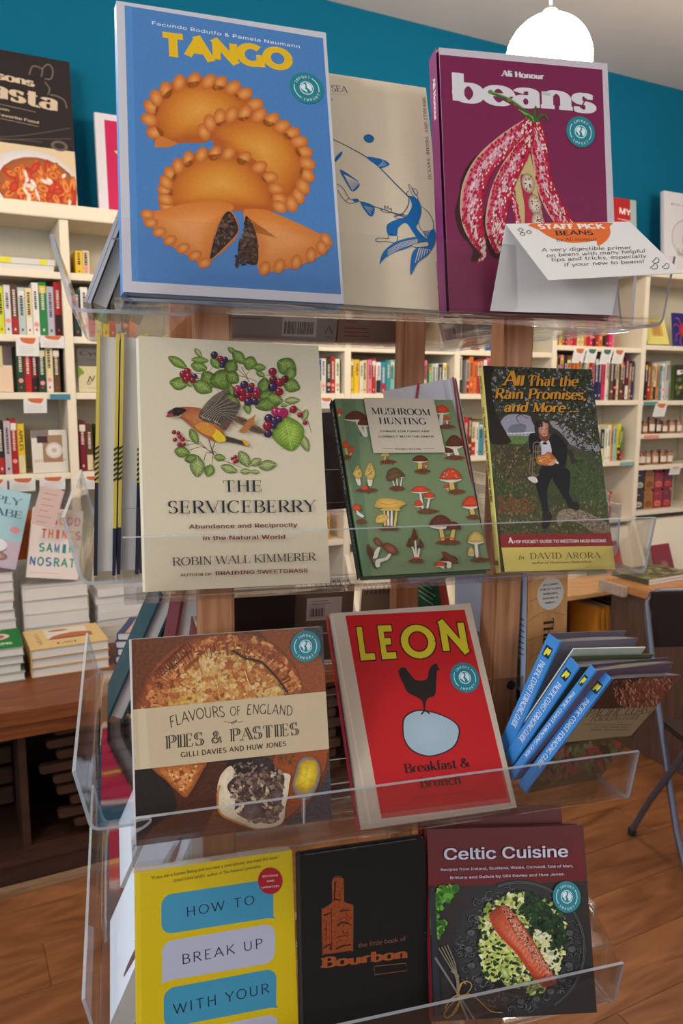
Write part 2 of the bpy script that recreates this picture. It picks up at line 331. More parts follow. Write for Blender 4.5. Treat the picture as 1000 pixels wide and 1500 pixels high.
# ---------------------------------------------------------------- flat print
def homography(src, dst):
    import numpy as np
    A, B = [], []
    for (x, y), (u, v) in zip(src, dst):
        A.append([x, y, 1, 0, 0, 0, -u*x, -u*y]); B.append(u)
        A.append([0, 0, 0, x, y, 1, -v*x, -v*y]); B.append(v)
    h = np.linalg.solve(np.array(A, float), np.array(B, float))
    return [float(q) for q in h]+[1.0]
EPS = 7e-6
class Art:
    """a layout of inks on a cover of w x h metres; cor are the cover's corners (BL BR TR TL) on the layout sheet"""
    def __init__(s, w, h, cor, sheet=(0, 0, 1)):
        s.w, s.h = w, h; s.H = homography(cor, [(0, 0), (w, 0), (w, h), (0, h)]); s.sh = sheet
        s.v, s.f, s.c, s.lv = [], [], [], 4; s.ls = None
    def sheet(s, x0, y0, sc): s.sh = (x0, y0, sc); return s
    def m(s, p):
        x = s.sh[0]+p[0]/s.sh[2]; y = s.sh[1]+p[1]/s.sh[2]; h = s.H; d = h[6]*x+h[7]*y+1
        return ((h[0]*x+h[1]*y+h[2])/d, (h[3]*x+h[4]*y+h[5])/d)
    def _lv(s, lv):
        if lv is None: s.lv += 1; return s.lv
        return lv
    def _put(s, P, F, cols, lv, grain):
        n = len(s.v)
        s.v += [(p[0], -lv*EPS, p[1]) for p in P]; s.f += [tuple(n+i for i in f) for f in F]
        if isinstance(cols[0], (int, float)): cols = [cols]*len(P)
        s.c += [lin(c)+(grain,) for c in cols]
    def poly(s, pts, col, grain=0, lv=None, metres=False):
        P = pts if metres else [s.m(p) for p in pts]
        T = tessellate_polygon([[Vector((p[0], p[1], 0)) for p in P]])
        s._put(P, T, col, s._lv(lv), grain)
    def soft(s, pts, col, grain=0, n=5, lv=None): s.poly(spline(pts, n, True), col, grain, lv)
    def full(s, col, grain=0, inset=0):
        i = inset; s.poly([(i, i), (s.w-i, i), (s.w-i, s.h-i), (i, s.h-i)], col, grain, metres=True)
    def grad(s, pts4, c0, c1, grain=0, n=6, lv=None):
        """quad (BL BR TR TL) blended from c0 (bottom) to c1 (top)"""
        a, b, c, d = [s.m(p) for p in pts4]; P, C = [], []
        for i in range(n+1):
            t = i/n; P += [(a[0]+(d[0]-a[0])*t, a[1]+(d[1]-a[1])*t), (b[0]+(c[0]-b[0])*t, b[1]+(c[1]-b[1])*t)]
            C += [tuple(c0[j]+(c1[j]-c0[j])*t for j in range(3))]*2
        s._put(P, [(2*i, 2*i+1, 2*i+3, 2*i+2) for i in range(n)], C, s._lv(lv), grain)
    def blob(s, pts, cols, grain=0, c=None, lv=None, smooth=5, light=None):
        """star-shaped patch blended from its rim (cols[0]) to its middle (cols[-1])"""
        P = [s.m(p) for p in (spline(pts, smooth, True) if smooth else pts)]; n = len(P)
        cx, cz = s.m(c) if c else (sum(p[0] for p in P)/n, sum(p[1] for p in P)/n)
        K = len(cols)-1; V, C, F = [], [], []
        for k in range(K):
            t = 1-k/K
            V += [(cx+(p[0]-cx)*t, cz+(p[1]-cz)*t) for p in P]; C += [cols[k]]*n
        V.append((cx, cz)); C.append(cols[K])
        for k in range(K-1): F += [(k*n+i, k*n+(i+1) % n, (k+1)*n+(i+1) % n, (k+1)*n+i) for i in range(n)]
        F += [((K-1)*n+i, (K-1)*n+(i+1) % n, K*n) for i in range(n)]
        s._put(V, F, C, s._lv(lv), grain)
    def ell(s, cx, cy, rx, ry, cols, rot=0, grain=0, lv=None, n=20, c=None):
        r = rad(rot); P = []
        for k in range(n):
            a = 2*math.pi*k/n; x, y = rx*math.cos(a), ry*math.sin(a)
            P.append((cx+x*math.cos(r)-y*math.sin(r), cy+x*math.sin(r)+y*math.cos(r)))
        if isinstance(cols[0], (int, float)): s.poly(P, cols, grain, lv)
        else: s.blob(P, cols, grain, c, lv, 0)
    def line(s, pts, w, col, grain=0, lv=None, n=6, w2=None, sm=True):
        p = [s.m(q) for q in (spline(pts, n) if sm and len(pts) > 2 else pts)]
        a, b = s.m(pts[0]), s.m((pts[0][0]+1, pts[0][1])); k = s.ls or math.hypot(b[0]-a[0], b[1]-a[1])
        w *= k; w2 = w if w2 is None else w2*k; V = []; N = len(p)
        for i in range(N):
            q, r = p[max(i-1, 0)], p[min(i+1, N-1)]; dx, dy = r[0]-q[0], r[1]-q[1]; L = math.hypot(dx, dy) or 1e-9
            t = i/(N-1); ww = (w+(w2-w)*t)/2/L; V += [(p[i][0]-dy*ww, p[i][1]+dx*ww), (p[i][0]+dy*ww, p[i][1]-dx*ww)]
        s._put(V, [(2*i, 2*i+1, 2*i+3, 2*i+2) for i in range(N-1)], col, s._lv(lv), grain)
    def loop(s, pts, w, col, n=5, lv=None): s.line(spline(pts, n, True)+[spline(pts, n, True)[0]], w, col, lv=lv, sm=False)
    def _text(s, VFW, p0, p1, cap, col, grain, lv, bend=0):
        V, F, W = VFW; a, b = s.m(p0), s.m(p1); dx, dy = b[0]-a[0], b[1]-a[1]; L = math.hypot(dx, dy); dx /= L; dy /= L
        u = s.m((p0[0], p0[1]-cap)); H = math.hypot(u[0]-a[0], u[1]-a[1]); k = L/W
        P = []
        for x, y in V:
            X = x*k; Y = y*H+bend*H*4*(x/W)*(1-x/W); P.append((a[0]+dx*X-dy*Y, a[1]+dy*X+dx*Y))
        l0 = s._lv(lv); n0 = len(s.v); s._put(P, F, col, l0, grain)
        if VFW[0] and len(F[0]) == 4:            # pen strokes overlap: stagger them
            run = -1; last = None
            for f in F:
                if last is None or f[0] != last[3]: run += 1
                last = f
                for i in f: v = s.v[n0+i]; s.v[n0+i] = (v[0], -(l0+(run % 5)*.5)*EPS, v[2])
            s.lv = max(s.lv, l0+2)
    def sans(s, body, p0, p1, cap, col, bold=0., space=1., slant=0, grain=0, lv=None, bend=0):
        V, F, Wd = sans(body, 0, space, slant); b = bold*1.3       # weight from overprinting, slightly spread
        for dx, dy in (((0, 0),) if bold < .004 else ((-b, -b*.4), (b, b*.4), (-b, b*.4), (b, -b*.4), (0, 0))):
            s._text(([(x+dx, y+dy) for x, y in V], F, Wd), p0, p1, cap, col, grain, lv, bend)
    def serif(s, body, p0, p1, cap, col, thick=.13, thin=.045, sf=.11, slant=0, space=0, grain=0, lv=None, bend=0, jitter=0, ext=0, pad=None):
        s._text(pen(body, thick, thin, sf, slant, space, jitter, RND, ext, pad), p0, p1, cap, col, grain, lv, bend)
    def stipple(s, n, region, cols, size, grain=0, rnd=RND, ar=1.6, lv=None, k=5, ang=None):
        """many little irregular dabs; region() gives a sheet point"""
        lv = s._lv(lv)
        for i in range(n):
            x, y = region(); r = rnd.uniform(*size); a = rnd.uniform(0, 6.28) if ang is None else rad(ang+rnd.uniform(-15, 15)); P = []
            for j in range(k):
                t = 6.283*j/k; q = rnd.uniform(.6, 1.2); ex, ey = r*ar*q*math.cos(t), r*q*math.sin(t)
                P.append((x+ex*math.cos(a)-ey*math.sin(a), y+ex*math.sin(a)+ey*math.cos(a)))
            M = [s.m(p) for p in P]
            n0 = len(s.v); s.v += [(p[0], -(lv+(i % 9)*.3)*EPS, p[1]) for p in M]; s.f.append(tuple(range(n0, n0+k)))
            c = lin(rnd.choice(cols)); s.c += [c+(grain,)]*k
        s.lv = max(s.lv, lv+3)
    def clip(s):
        for i, v in enumerate(s.v): s.v[i] = (min(max(v[0], 0), s.w), v[1], min(max(v[2], 0), s.h))
    def build(s, name, mat, parent, off=(0, 0, 0), clip=True, M=None):
        if clip: s.clip()
        me = bpy.data.meshes.new(name); me.from_pydata([(v[0]+off[0], v[1]+off[1], v[2]+off[2]) for v in s.v], [], s.f)
        at = me.color_attributes.new('ink', 'FLOAT_COLOR', 'POINT')
        at.data.foreach_set('color', [x for c in s.c for x in c]); me.materials.append(mat); me.update()
        return link(name, me, parent, M)
def flat_art(w, h):
    return Art(w, h, [(0, 100*h/w), (100, 100*h/w), (100, 0), (0, 0)])
def sticker_mesh():
    a = flat_art(2, 2); a.H = [1, 0, 0, 0, 1, 0, 0, 0, 1]; T = (32, 128, 142); Wt = (214, 232, 236); a.m = lambda p: (p[0], p[1])
    a.ell(0, 0, 1, 1, T, n=40)
    for a0 in (-38, 142):
        P = [(.74*math.cos(rad(a0+76*i/14)), .74*math.sin(rad(a0+76*i/14))) for i in range(15)]
        a.line(P, .045, Wt, sm=False)
    a.ell(0, 0, .42, .42, Wt, n=30); a.ell(0, 0, .37, .37, T, n=30)
    for P in ([(-.3, .2), (-.1, .33), (.02, .25), (-.02, .1), (-.12, 0), (-.05, -.1), (-.1, -.3), (-.2, -.1), (-.32, 0)],
              [(.1, .3), (.27, .2), (.34, .02), (.27, -.2), (.14, -.28), (.1, -.1), (.02, .02), (.1, .14)]): a.poly(P, Wt)
    for side in (1, -1):
        for i, ch in enumerate('IMPORT'):
            th = rad(90*side-side*(-38+i*76/5)); V, F, W = sans(ch, .01)
            r = .62 if side > 0 else -.84; P = []
            for x, y in V:
                X, Y = (x-W/2)*.2, y*.22+r
                if side > 0: t = rad(-(-38+i*76/5)); P.append((X*math.cos(t)-Y*math.sin(t), X*math.sin(t)+Y*math.cos(t)))
                else: t = rad((-38+i*76/5)); P.append((X*math.cos(t)-Y*math.sin(t), X*math.sin(t)+Y*math.cos(t)))
            a._put(P, F, Wt, 30, 0)
    o = a.build('sticker', INK, None, clip=False); me = o.data; bpy.data.objects.remove(o); return me
STICKER = sticker_mesh()

# ---------------------------------------------------------------- books: x along the width, z up the height, y into the thickness; the front cover faces -y
def cover_profile(w, T, t, groove, r):
    """section through front board, spine and back board, (x, y) pairs"""
    out = [(w, 0)]
    if groove: out += [(.0125, 0), (.0105, groove), (.0075, groove), (.0055, 0)]
    out += [(r*.9, 0), (r*.25, r*.3), (-.0003, r), (-r*.45, T/2), (-.0003, T-r), (r*.25, T-r*.3), (r*.9, T)]
    if groove: out += [(.0055, T), (.0075, T-groove), (.0105, T-groove), (.0125, T)]
    out += [(w, T), (w, T-t), (t+r, T-t), (t, T-t-r), (t, t+r), (t+r, t), (w, t)]
    return out
def book(name, label, M, w, h, T, mats, hard=True, cat='book', group=None, spinecol=None):
    """returns the root; local origin is the front cover's bottom spine-side corner"""
    root = thing(name, label, cat, M, group)
    t, ov, g, r = (.0026, .003, .0009, .0035) if hard else (.0005, .0001, 0, .0012)
    r = min(r, T*.2)
    MB().extrude(cover_profile(w, T, t, g, r), 0, h, 'z', 0, 0).build('cover', mats, root)
    b = MB().box(t+.0002, w-ov, t, T-t, ov, h-ov)
    b.build('page_block', PAGES, root)
    return root
def put_sticker(root, art, px, r, rot=0):
    c = art.m(px); lv = (art.lv+6)*EPS
    e = art.m((px[0]+r, px[1])); R_ = math.hypot(e[0]-c[0], e[1]-c[1])
    o = link('sticker', STICKER, root, Matrix.Translation((c[0], -lv-.00004, c[1])) @ Matrix.Rotation(rad(rot), 4, 'Y') @ Matrix.Diagonal((R_, 1, R_, 1)))
    o['label'] = 'round teal sticker with a small globe'
    return o
# ================================================================ the display rack
YR, RR = rad(73.8), rad(.42)
ex = Vector((math.sin(YR)*math.cos(RR), math.cos(YR)*math.cos(RR), -math.sin(RR)))
eb = Vector((-math.cos(YR), math.sin(YR), 0)); ez = ex.cross(eb)
RACK = Matrix((ex, eb, ez)).transposed().to_4x4(); RACK.translation = Vector((.03185, .62507, 1.6-.01446))
def T3(x, y, z): return Matrix.Translation((x, y, z))
def pose(X, Y, Z, ya, le, ro):
    """book pose in the rack's frame: yaw, lean back, roll in its own plane"""
    return RACK @ T3(X, Y, Z) @ Matrix.Rotation(rad(ya), 4, 'Z') @ Matrix.Rotation(-rad(le), 4, 'X') @ Matrix.Rotation(-rad(ro), 4, 'Y')
def acrylic(name, tint, refl, edge=False):
    m = bpy.data.materials.new(name); m.use_nodes = True; nt = m.node_tree; nt.nodes.clear()
    out = nd(nt, 'ShaderNodeOutputMaterial'); tr = nd(nt, 'ShaderNodeBsdfTransparent'); gl = nd(nt, 'ShaderNodeBsdfGlossy')
    tr.inputs[0].default_value = tint+(1,); gl.inputs['Roughness'].default_value = .03 if not edge else .18
    gl.inputs[0].default_value = (1, 1, 1, 1)
    fr = nd(nt, 'ShaderNodeFresnel'); fr.inputs[0].default_value = 1.49
    mul = nd(nt, 'ShaderNodeMath', operation='MULTIPLY', use_clamp=True); mul.inputs[1].default_value = refl
    tc = nd(nt, 'ShaderNodeTexCoord'); no = nd(nt, 'ShaderNodeTexNoise'); no.inputs['Scale'].default_value = 6
    nt.links.new(tc.outputs['Object'], no.inputs['Vector'])
    bp = nd(nt, 'ShaderNodeBump'); bp.inputs['Strength'].default_value = .08; bp.inputs['Distance'].default_value = .01
    nt.links.new(no.outputs[0], bp.inputs['Height']); nt.links.new(bp.outputs[0], gl.inputs['Normal'])
    nt.links.new(fr.outputs[0], mul.inputs[0])
    mx = nd(nt, 'ShaderNodeMixShader'); nt.links.new(mul.outputs[0], mx.inputs[0]); nt.links.new(tr.outputs[0], mx.inputs[1]); nt.links.new(gl.outputs[0], mx.inputs[2])
    last = mx
    if edge:
        df = nd(nt, 'ShaderNodeBsdfDiffuse'); df.inputs[0].default_value = (.54, .60, .67, 1)
        m2 = nd(nt, 'ShaderNodeMixShader'); m2.inputs[0].default_value = .5
        nt.links.new(mx.outputs[0], m2.inputs[1]); nt.links.new(df.outputs[0], m2.inputs[2]); last = m2
    nt.links.new(last.outputs[0], out.inputs[0]); return m
ACR = acrylic('clear_acrylic', (.98, .98, .985), .42)
ACE = acrylic('acrylic_cut_edge', (.8, .86, .9), 1.6, True)
MAPLE = wood('maple_post', (156, 100, 66), (200, 146, 106), 5, (16, 16, 1.2), .42)
rack = thing('display_rack', 'wooden book display rack with tiers of clear acrylic trays', 'display rack', RACK)
def strip_profile(pts, t):
    """open polyline thickened to t, pieces turned through rounded bends"""
    p = [Vector((a, b)) for a, b in pts]; A, B = [], []
    for i in range(len(p)):
        d = (p[min(i+1, len(p)-1)]-p[max(i-1, 0)]).normalized(); n = Vector((-d.y, d.x))*t/2
        A.append(tuple(p[i]+n)); B.append(tuple(p[i]-n))
    return A+B[::-1]
def bend(a, b, c, r, n=5):
    """points rounding the corner b between a and c"""
    a, b, c = Vector(a), Vector(b), Vector(c); p = b+(a-b).normalized()*r; q = b+(c-b).normalized()*r
    return [tuple((1-t)*(1-t)*p+2*t*(1-t)*b+t*t*q) for t in (i/n for i in range(n+1))]
def tray(parent, M, x0, x1, z, depth, lip, back, out=.010, endcap=False, rake=.004):
    """J-shaped acrylic pocket: lip at y=0 leaning out, back panel at y=depth"""
    t = .003
    pts = [(-out, z+lip)]+bend((-out, z+lip), (0, z), (depth, z), .008)+bend((0, z), (depth, z), (depth+rake, z+back), .008)+[(depth+rake, z+back)]
    prof = strip_profile(pts, t); n = len(prof); m = MB()
    vs = [(x0, a, b) for a, b in prof]+[(x1, a, b) for a, b in prof]
    h = len(pts)
    mi = [1 if i in (h-1, n-1) else 0 for i in range(n)]
    m.add([M @ Vector(v) for v in vs], [(i, (i+1) % n, n+(i+1) % n, n+i) for i in range(n)], mi)
    tri = tessellate_polygon([[Vector((p[0], p[1], 0)) for p in prof]])
    m.add([M @ Vector(v) for v in vs], [tuple(q) for q in tri]+[tuple(n+i for i in q[::-1]) for q in tri], 1)
    o = m.build('acrylic_tray', [ACR, ACE], parent, smooth=True)
    if endcap:
        e = MB(); pr = [(-.010, z+lip-.002), (0, z+.003), (depth, z+.003), (depth+rake-.001, z+back-.002)]
        e.extrude(pr, x1-.003, x1-.0002, 'x', 0, 0, M=M); e.build('acrylic_end', [ACR], parent)
    return o
TZ = [.0757, -.1440, -.3625, -.5790]           # tray floors
I4 = Matrix.Identity(4)
PX0, PX1, PY0, PY1, PS = -.136, .149, .086, .356, .031
for z, bk in zip(TZ, (.055, .062, .098, .098)):
    tray(rack, I4, -.200, .253, z-.0015, .056, .053 if z < 0 else .055, bk, rake=bk*.28, endcap=z < -.5)
Mleft = T3(-.232, .075, 0) @ Matrix.Rotation(rad(90), 4, 'Z') @ Matrix.Diagonal((1, -1, 1, 1))
for z, bk in zip(TZ, (.055, .062, .098, .098)):
    tray(rack, Mleft, 0, .40, z-.0015, .094, .056, bk, .013)
Mback = T3(0, .46, 0) @ Matrix.Diagonal((1, -1, 1, 1))
for z in TZ:
    tray(rack, Mback, -.19, .243, z-.0015, .070, .053, .06)
for px in (PX0, PX1):
    for py in (PY0, PY1):
        MB().cbox(px, px+PS, py, py+PS, -1.55, .27, .003).build('wood_post', MAPLE, rack, smooth=False)
for z in (.2, -.09+.0, -.29, -.51, -.73, -1.2):
    for py in (PY0, PY1):
        if z == .2 or z < -.7: MB().cbox(PX0+PS, PX1, py+.006, py+PS-.006, z, z+.03, .002).build('wood_rail', MAPLE, rack)
    for px in (PX0, PX1):
        if z == .2 or z < -.7: MB().cbox(px+.006, px+PS-.006, PY0+PS, PY1, z, z+.03, .002).build('wood_rail', MAPLE, rack)
MB().cbox(PX0-.03, PX1+PS+.03, PY0-.03, PY1+PS+.03, -1.578, -1.55, .004).build('base_board', MAPLE, rack)
BOLT = plain('dark_bolt', (30, 28, 28), .4)
for px in (PX0, PX1):
    for z in (-.275, -.055, .155):
        m = MB(); m.lathe([(0, 0), (.0042, 0), (.0046, .0006), (.0046, .0016), (.003, .002), (0, .0012)], seg=14, M=T3(px+PS*.72, PY0, z) @ Matrix.Rotation(rad(90), 4, 'X'))
        m.build('bolt_hole', BOLT, rack)

# ================================================================ covers
CORN = dict(
 tango=[(180, 427), (504, 446), (477.5, 47.5), (170, 1)], beans=[(659, 456), (905, 463.5), (890, 92), (641, 70)],
 service=[(213.3, 866.8), (483.6, 854.4), (466.8, 507), (202.4, 492)], mush=[(531, 843), (720.5, 835), (661, 585.5), (491, 584.5)],
 arora=[(733.6, 837.7), (900, 834), (866, 541), (706.7, 536)], pies=[(199.8, 1239.6), (486.6, 1199.6), (472, 918), (191, 937)],
 leon=[(527, 1217), (760, 1180), (684.6, 884.8), (488.6, 897.6)], celtic=[(632, 1496), (875, 1484), (852.5, 1207.5), (627, 1216)],
 howto=[(201, 1613.6), (439, 1558.7), (427, 1244.8), (199.6, 1278)], bourbon=[(443, 1557.9), (634, 1513.9), (620, 1227), (441, 1256)])
POSE = {
 'tango': (-0.1945, 0.0100, 0.0822, 0.0, 17.7, -0.6, 0.1648, 0.2340),
 'beans': (0.0587, 0.0100, 0.0780, -4.2, 10.2, 0.7, 0.1505, 0.2159),
 'service': (-0.1844, 0.0060, -0.1379, 3.5, 14.5, -1.3, 0.1474, 0.1990),
 'mush': (-0.0122, 0.0040, -0.1347, 1.0, 32.1, -0.2, 0.1151, 0.1679),
 'arora': (0.1148, 0.0100, -0.1392, -3.6, 19.9, -0.8, 0.1091, 0.1891),
 'pies': (-0.1964, 0.0060, -0.3438, 0.1, 14.6, -0.3, 0.1608, 0.1618),
 'leon': (-0.0095, 0.0030, -0.3564, -1.9, 35.2, 0.8, 0.1448, 0.1950),
 'celtic': (0.0619, 0.0040, -0.5586, -8.5, 22.6, -2.0, 0.1588, 0.1660),
 'howto': (-0.2013, 0.0060, -0.5729, 2.9, 16.6, -2.2, 0.1396, 0.1816),
 'bourbon': (-0.0592, 0.0060, -0.5735, 4.6, 15.0, -3.2, 0.1258, 0.1755)}
def displayed(key, name, label, T, cols, hard=True, rough=.45):
    X, Y, Z, ya, le, ro, w, h = POSE[key]
    r = book(name, label, pose(X, Y, Z, ya, le, ro), w, h, T, cmat(cols, rough), hard)
    return r, Art(w, h, CORN[key]), T
def spine_art(w, T, h):
    """art for the spine: its x runs along the thickness seen from the spine side"""
    a = flat_art(T, h); return a
def put_spine(a, root, T, mat):
    """fix spine print onto the spine (outer face at x about 0, facing -x)"""
    M = Matrix.Translation((-.0004, T, 0)) @ Matrix.Rotation(rad(-90), 4, 'Z')
    return a.build('spine_print', mat, root, clip=False, M=M @ Matrix.Translation((0, -T*.06-.0006, 0)))
def lab(root, txt):
    return root
# ---- blue cookbook with four pasties
r, a, T = displayed('tango', 'cookbook', 'large sky blue hardcover cookbook with four golden pasties on its cover', .016, (84, 140, 200))
a.sheet(160, 0, 2.7778)
WH = (198, 198, 206)
a.full(WH); a.poly([(92, 1143), (943, 1200), (870, 155), (62, 22)], (74, 126, 186), .05)
a.poly([(92, 1143), (120, 1145), (92, 30), (62, 22)], (82, 136, 196))
a.sans('Facundo Rodulfo & Pamela Neumann', (174, 100), (775, 196), 20, (226, 228, 236), .005, 1.06)
a.serif('TANGO', (212, 226), (742, 292), 98, (226, 182, 30), .27, .25, 0)
a.sheet(190, 80, 3.2258)
EO, EM, EC, EH = (178, 92, 34), (205, 126, 44), (214, 142, 56), (226, 162, 78)
def crimps(pts, r, rot0=0):
    for i, (x, y) in enumerate(pts):
        q = pts[min(i+1, len(pts)-1)]; p = pts[max(0, i-1)]; an = math.degrees(math.atan2(q[1]-p[1], q[0]-p[0]))
        a.ell(x, y, r*1.0, r*1.42, [(186, 98, 42), (204, 122, 54), (216, 142, 74), (224, 158, 92)], an+32, .03, lv=a.lv+1+i % 2)
def pasty(body, edge, r, c=None, warm=1):
    a.soft(body, EO, .04)
    crimps(edge, r)
    P = [( (x*.86+c[0]*.14), (y*.86+c[1]*.14)) for x, y in body]
    a.blob(P, [(176, 88, 32), (198, 114, 38), (210, 134, 48), (216, 146, 60), (222, 158, 72)], .05, c)
pasty([(118, 412), (86, 340), (84, 280), (110, 210), (170, 150), (260, 112), (360, 108), (470, 140), (550, 190), (600, 245), (540, 300), (430, 380), (350, 415), (240, 418), (160, 435)],
      [(118, 370), (92, 308), (100, 248), (125, 205), (170, 168), (232, 134), (302, 122), (372, 128), (424, 136), (486, 156), (540, 186), (590, 236)], 30, (330, 260))
a.poly([(120, 405), (118, 438), (180, 440), (230, 420), (150, 385)], (204, 120, 50))
pasty([(390, 395), (350, 370), (350, 320), (440, 285), (560, 270), (680, 300), (780, 380), (840, 480), (850, 570), (810, 650), (760, 715), (700, 700), (600, 600), (480, 470), (400, 430)],
      [(350, 366), (378, 324), (424, 296), (480, 284), (542, 276), (610, 288), (668, 308), (718, 340), (764, 372), (800, 412), (824, 460), (838, 515), (838, 570), (818, 624), (796, 668), (764, 706)], 30, (630, 450))
pasty([(150, 720), (140, 640), (165, 570), (230, 500), (330, 460), (440, 450), (560, 480), (640, 545), (690, 620), (715, 690), (700, 740), (560, 740), (300, 735)],
      [(176, 722), (170, 684), (166, 643), (172, 604), (190, 565), (228, 527), (276, 494), (338, 474), (402, 466), (466, 468), (540, 490), (612, 532), (662, 580), (690, 634), (706, 682), (708, 720)], 28, (430, 610))
HP = [(206, 118, 48), (212, 130, 62), (222, 146, 82), (224, 150, 90)]
a.blob([(60, 745), (140, 735), (260, 705), (400, 692), (470, 705), (490, 730), (440, 780), (400, 880), (378, 975), (350, 1000), (290, 960), (190, 900), (110, 820), (70, 790)], HP, .04, (290, 820))
a.soft([(430, 770), (470, 738), (502, 770), (514, 840), (470, 905), (380, 972), (376, 940), (395, 850)], (190, 112, 62), .04)
CH = [(52, 36, 32), (78, 56, 48), (38, 28, 28), (96, 72, 62), (60, 44, 42), (110, 84, 70)]
a.soft([(440, 765), (470, 742), (496, 775), (510, 835), (460, 895), (384, 965), (384, 930), (405, 850)], (48, 34, 32), .2)
def inpoly(pts, rnd=RND):
    xs = [p[0] for p in pts]; ys = [p[1] for p in pts]
    def f():
        while True:
            x, y = rnd.uniform(min(xs), max(xs)), rnd.uniform(min(ys), max(ys)); c = False
            for i in range(len(pts)):
                (x1, y1), (x2, y2) = pts[i], pts[i-1]
                if (y1 > y) != (y2 > y) and x < (x2-x1)*(y-y1)/(y2-y1)+x1: c = not c
            if c: return x, y
    return f
a.stipple(170, inpoly([(445, 768), (470, 748), (490, 775), (500, 830), (455, 885), (390, 950), (400, 870)]), CH, (4, 9))
crimps([(84, 755), (100, 795), (140, 838), (190, 878), (252, 915), (308, 950), (352, 985)], 24)
a.blob([(536, 745), (560, 730), (640, 735), (720, 765), (820, 810), (900, 850), (958, 885), (930, 930), (860, 975), (760, 1010), (640, 1030), (604, 1010), (600, 930), (585, 830), (556, 770), (548, 830)], HP, .04, (700, 870))
a.soft([(545, 770), (562, 775), (590, 830), (605, 905), (600, 990), (545, 985), (512, 955), (515, 880), (535, 860)], (50, 36, 34), .2)
a.stipple(160, inpoly([(548, 775), (564, 785), (590, 840), (602, 910), (598, 985), (545, 978), (515, 950), (520, 890), (538, 850)]), CH, (4, 9))
a.stipple(14, inpoly([(500, 950), (550, 960), (545, 995), (500, 1000)]), CH, (5, 8)); a.ell(506, 1002, 8, 8, (70, 48, 40)); a.ell(512, 962, 12, 12, (60, 42, 38))
crimps([(925, 878), (906, 915), (856, 948), (786, 982), (706, 1000), (636, 1012)], 26)
a.build('cover_print', INK, r); a.sheet(0, 0, 1); put_sticker(r, a, (449, 129.5), 24, -25)

# ---- cream paperback with a blue fish
X0 = POSE['tango']
r = book('paperback', 'cream paperback with a blue line drawing of a fish and an angler', pose(-.0415, .0360, .0838, .6, 20.7, -1.2), .1120, .2158, .008, cmat((214, 204, 182), .6), False)
a = Art(.1120, .2158, [(468, 444), (660, 455), (622, 129), (447, 101)]); a.sheet(480, 100, 4.1667); BL, NV = (20, 108, 178), (28, 66, 104)
a.full((224, 212, 186), .02)
for body, p0, p1, cap in (('OF THE', (-150, 110), (-20, 122), 30), ('SEA', (28, 136), (124, 144), 36)): a.serif(body, p0, p1, cap, (52, 58, 74), .12, .05, .1)
a.line([(-60, 148), (128, 157)], 1.4, (120, 118, 112), sm=False); a.serif('D', (14, 192), (34, 193), 18, (52, 58, 74))
a.serif('OCEANS, RIVERS, AND STREAMS', (630, 668), (588, 178), 17, (56, 66, 86), .15, .08, .1, space=.12)
a.serif('PICADOR SHORTS', (704, 1468), (680, 1170), 19, (40, 60, 90), .16, .08, .1, space=.14)
a.ell(250, 418, 31, 24, BL, 10); a.loop([(220, 415), (245, 395), (278, 410), (274, 438), (240, 440)], 3, NV)
a.line([(-60, 380), (36, 424), (130, 470), (240, 533), (320, 598), (400, 680), (495, 775)], 4, NV, w2=8)
a.soft([(236, 532), (300, 536), (350, 552), (374, 570), (370, 582), (330, 598), (312, 590)], BL)
for i in range(5): a.line([(300+i*8, 590-i*6), (360-i*6, 578-i*8)], 2, (210, 203, 182), sm=False)
a.soft([(44, 560), (44, 538), (70, 508), (90, 496), (84, 520), (60, 548)], BL)
a.soft([(74, 612), (100, 616), (150, 650), (190, 682), (190, 712), (152, 740), (120, 700)], BL)
for i in range(7): a.line([(100+i*4, 640+i*2-4), (152+i*7, 732-i*7)], 4.5, (210, 203, 182), w2=6, sm=False)
a.line([(56, 694), (86, 712), (112, 750), (132, 786), (180, 786)], 3.4, NV); a.line([(60, 730), (84, 770), (116, 806), (150, 812), (182, 800)], 3.4, NV); a.line([(106, 800), (134, 776)], 3, NV, sm=False)
a.soft([(152, 786), (186, 786), (182, 806), (160, 802)], BL)
a.line([(180, 795), (260, 825), (340, 850), (420, 880), (486, 902)], 5, NV); a.line([(390, 868), (486, 886)], 3, NV)
a.soft([(200, 804), (278, 826), (284, 868), (268, 892), (240, 876)], BL)
for i in range(4): a.line([(222+i*9, 828+i*3), (262+i*4, 880-i*12)], 2.6, (210, 203, 182), sm=False)
a.loop([(322, 852), (346, 848), (346, 824), (358, 846), (366, 828), (374, 850), (386, 842), (388, 868), (350, 868)], 3, NV)
a.line([(494, 772), (490, 820), (460, 870), (410, 895)], 4, NV)
a.soft([(496, 772), (520, 770), (552, 792), (570, 860), (552, 930), (540, 960), (580, 1010), (606, 1030), (602, 1052), (560, 1044), (520, 990), (476, 932), (430, 962), (420, 1008), (368, 1004), (362, 945), (420, 912), (470, 900), (500, 860), (512, 820)], BL, n=4)
a.loop([(420, 905), (404, 892), (430, 882), (478, 892), (450, 905)], 3, NV)
a.soft([(490, 700), (502, 704), (524, 742), (548, 780), (540, 786), (516, 760), (500, 730)], (212, 203, 182)); a.loop([(490, 700), (502, 704), (524, 742), (548, 780), (540, 786), (516, 760), (500, 730)], 3, NV)
a.loop([(512, 724), (536, 728), (546, 748), (536, 764), (526, 752)], 3, NV); a.line([(494, 736), (480, 748), (486, 766), (500, 770)], 3, NV)
a.loop([(368, 1008), (420, 1010), (424, 1040), (404, 1056), (360, 1048), (300, 1048), (294, 1034), (320, 1026), (372, 1030)], 3.4, NV)
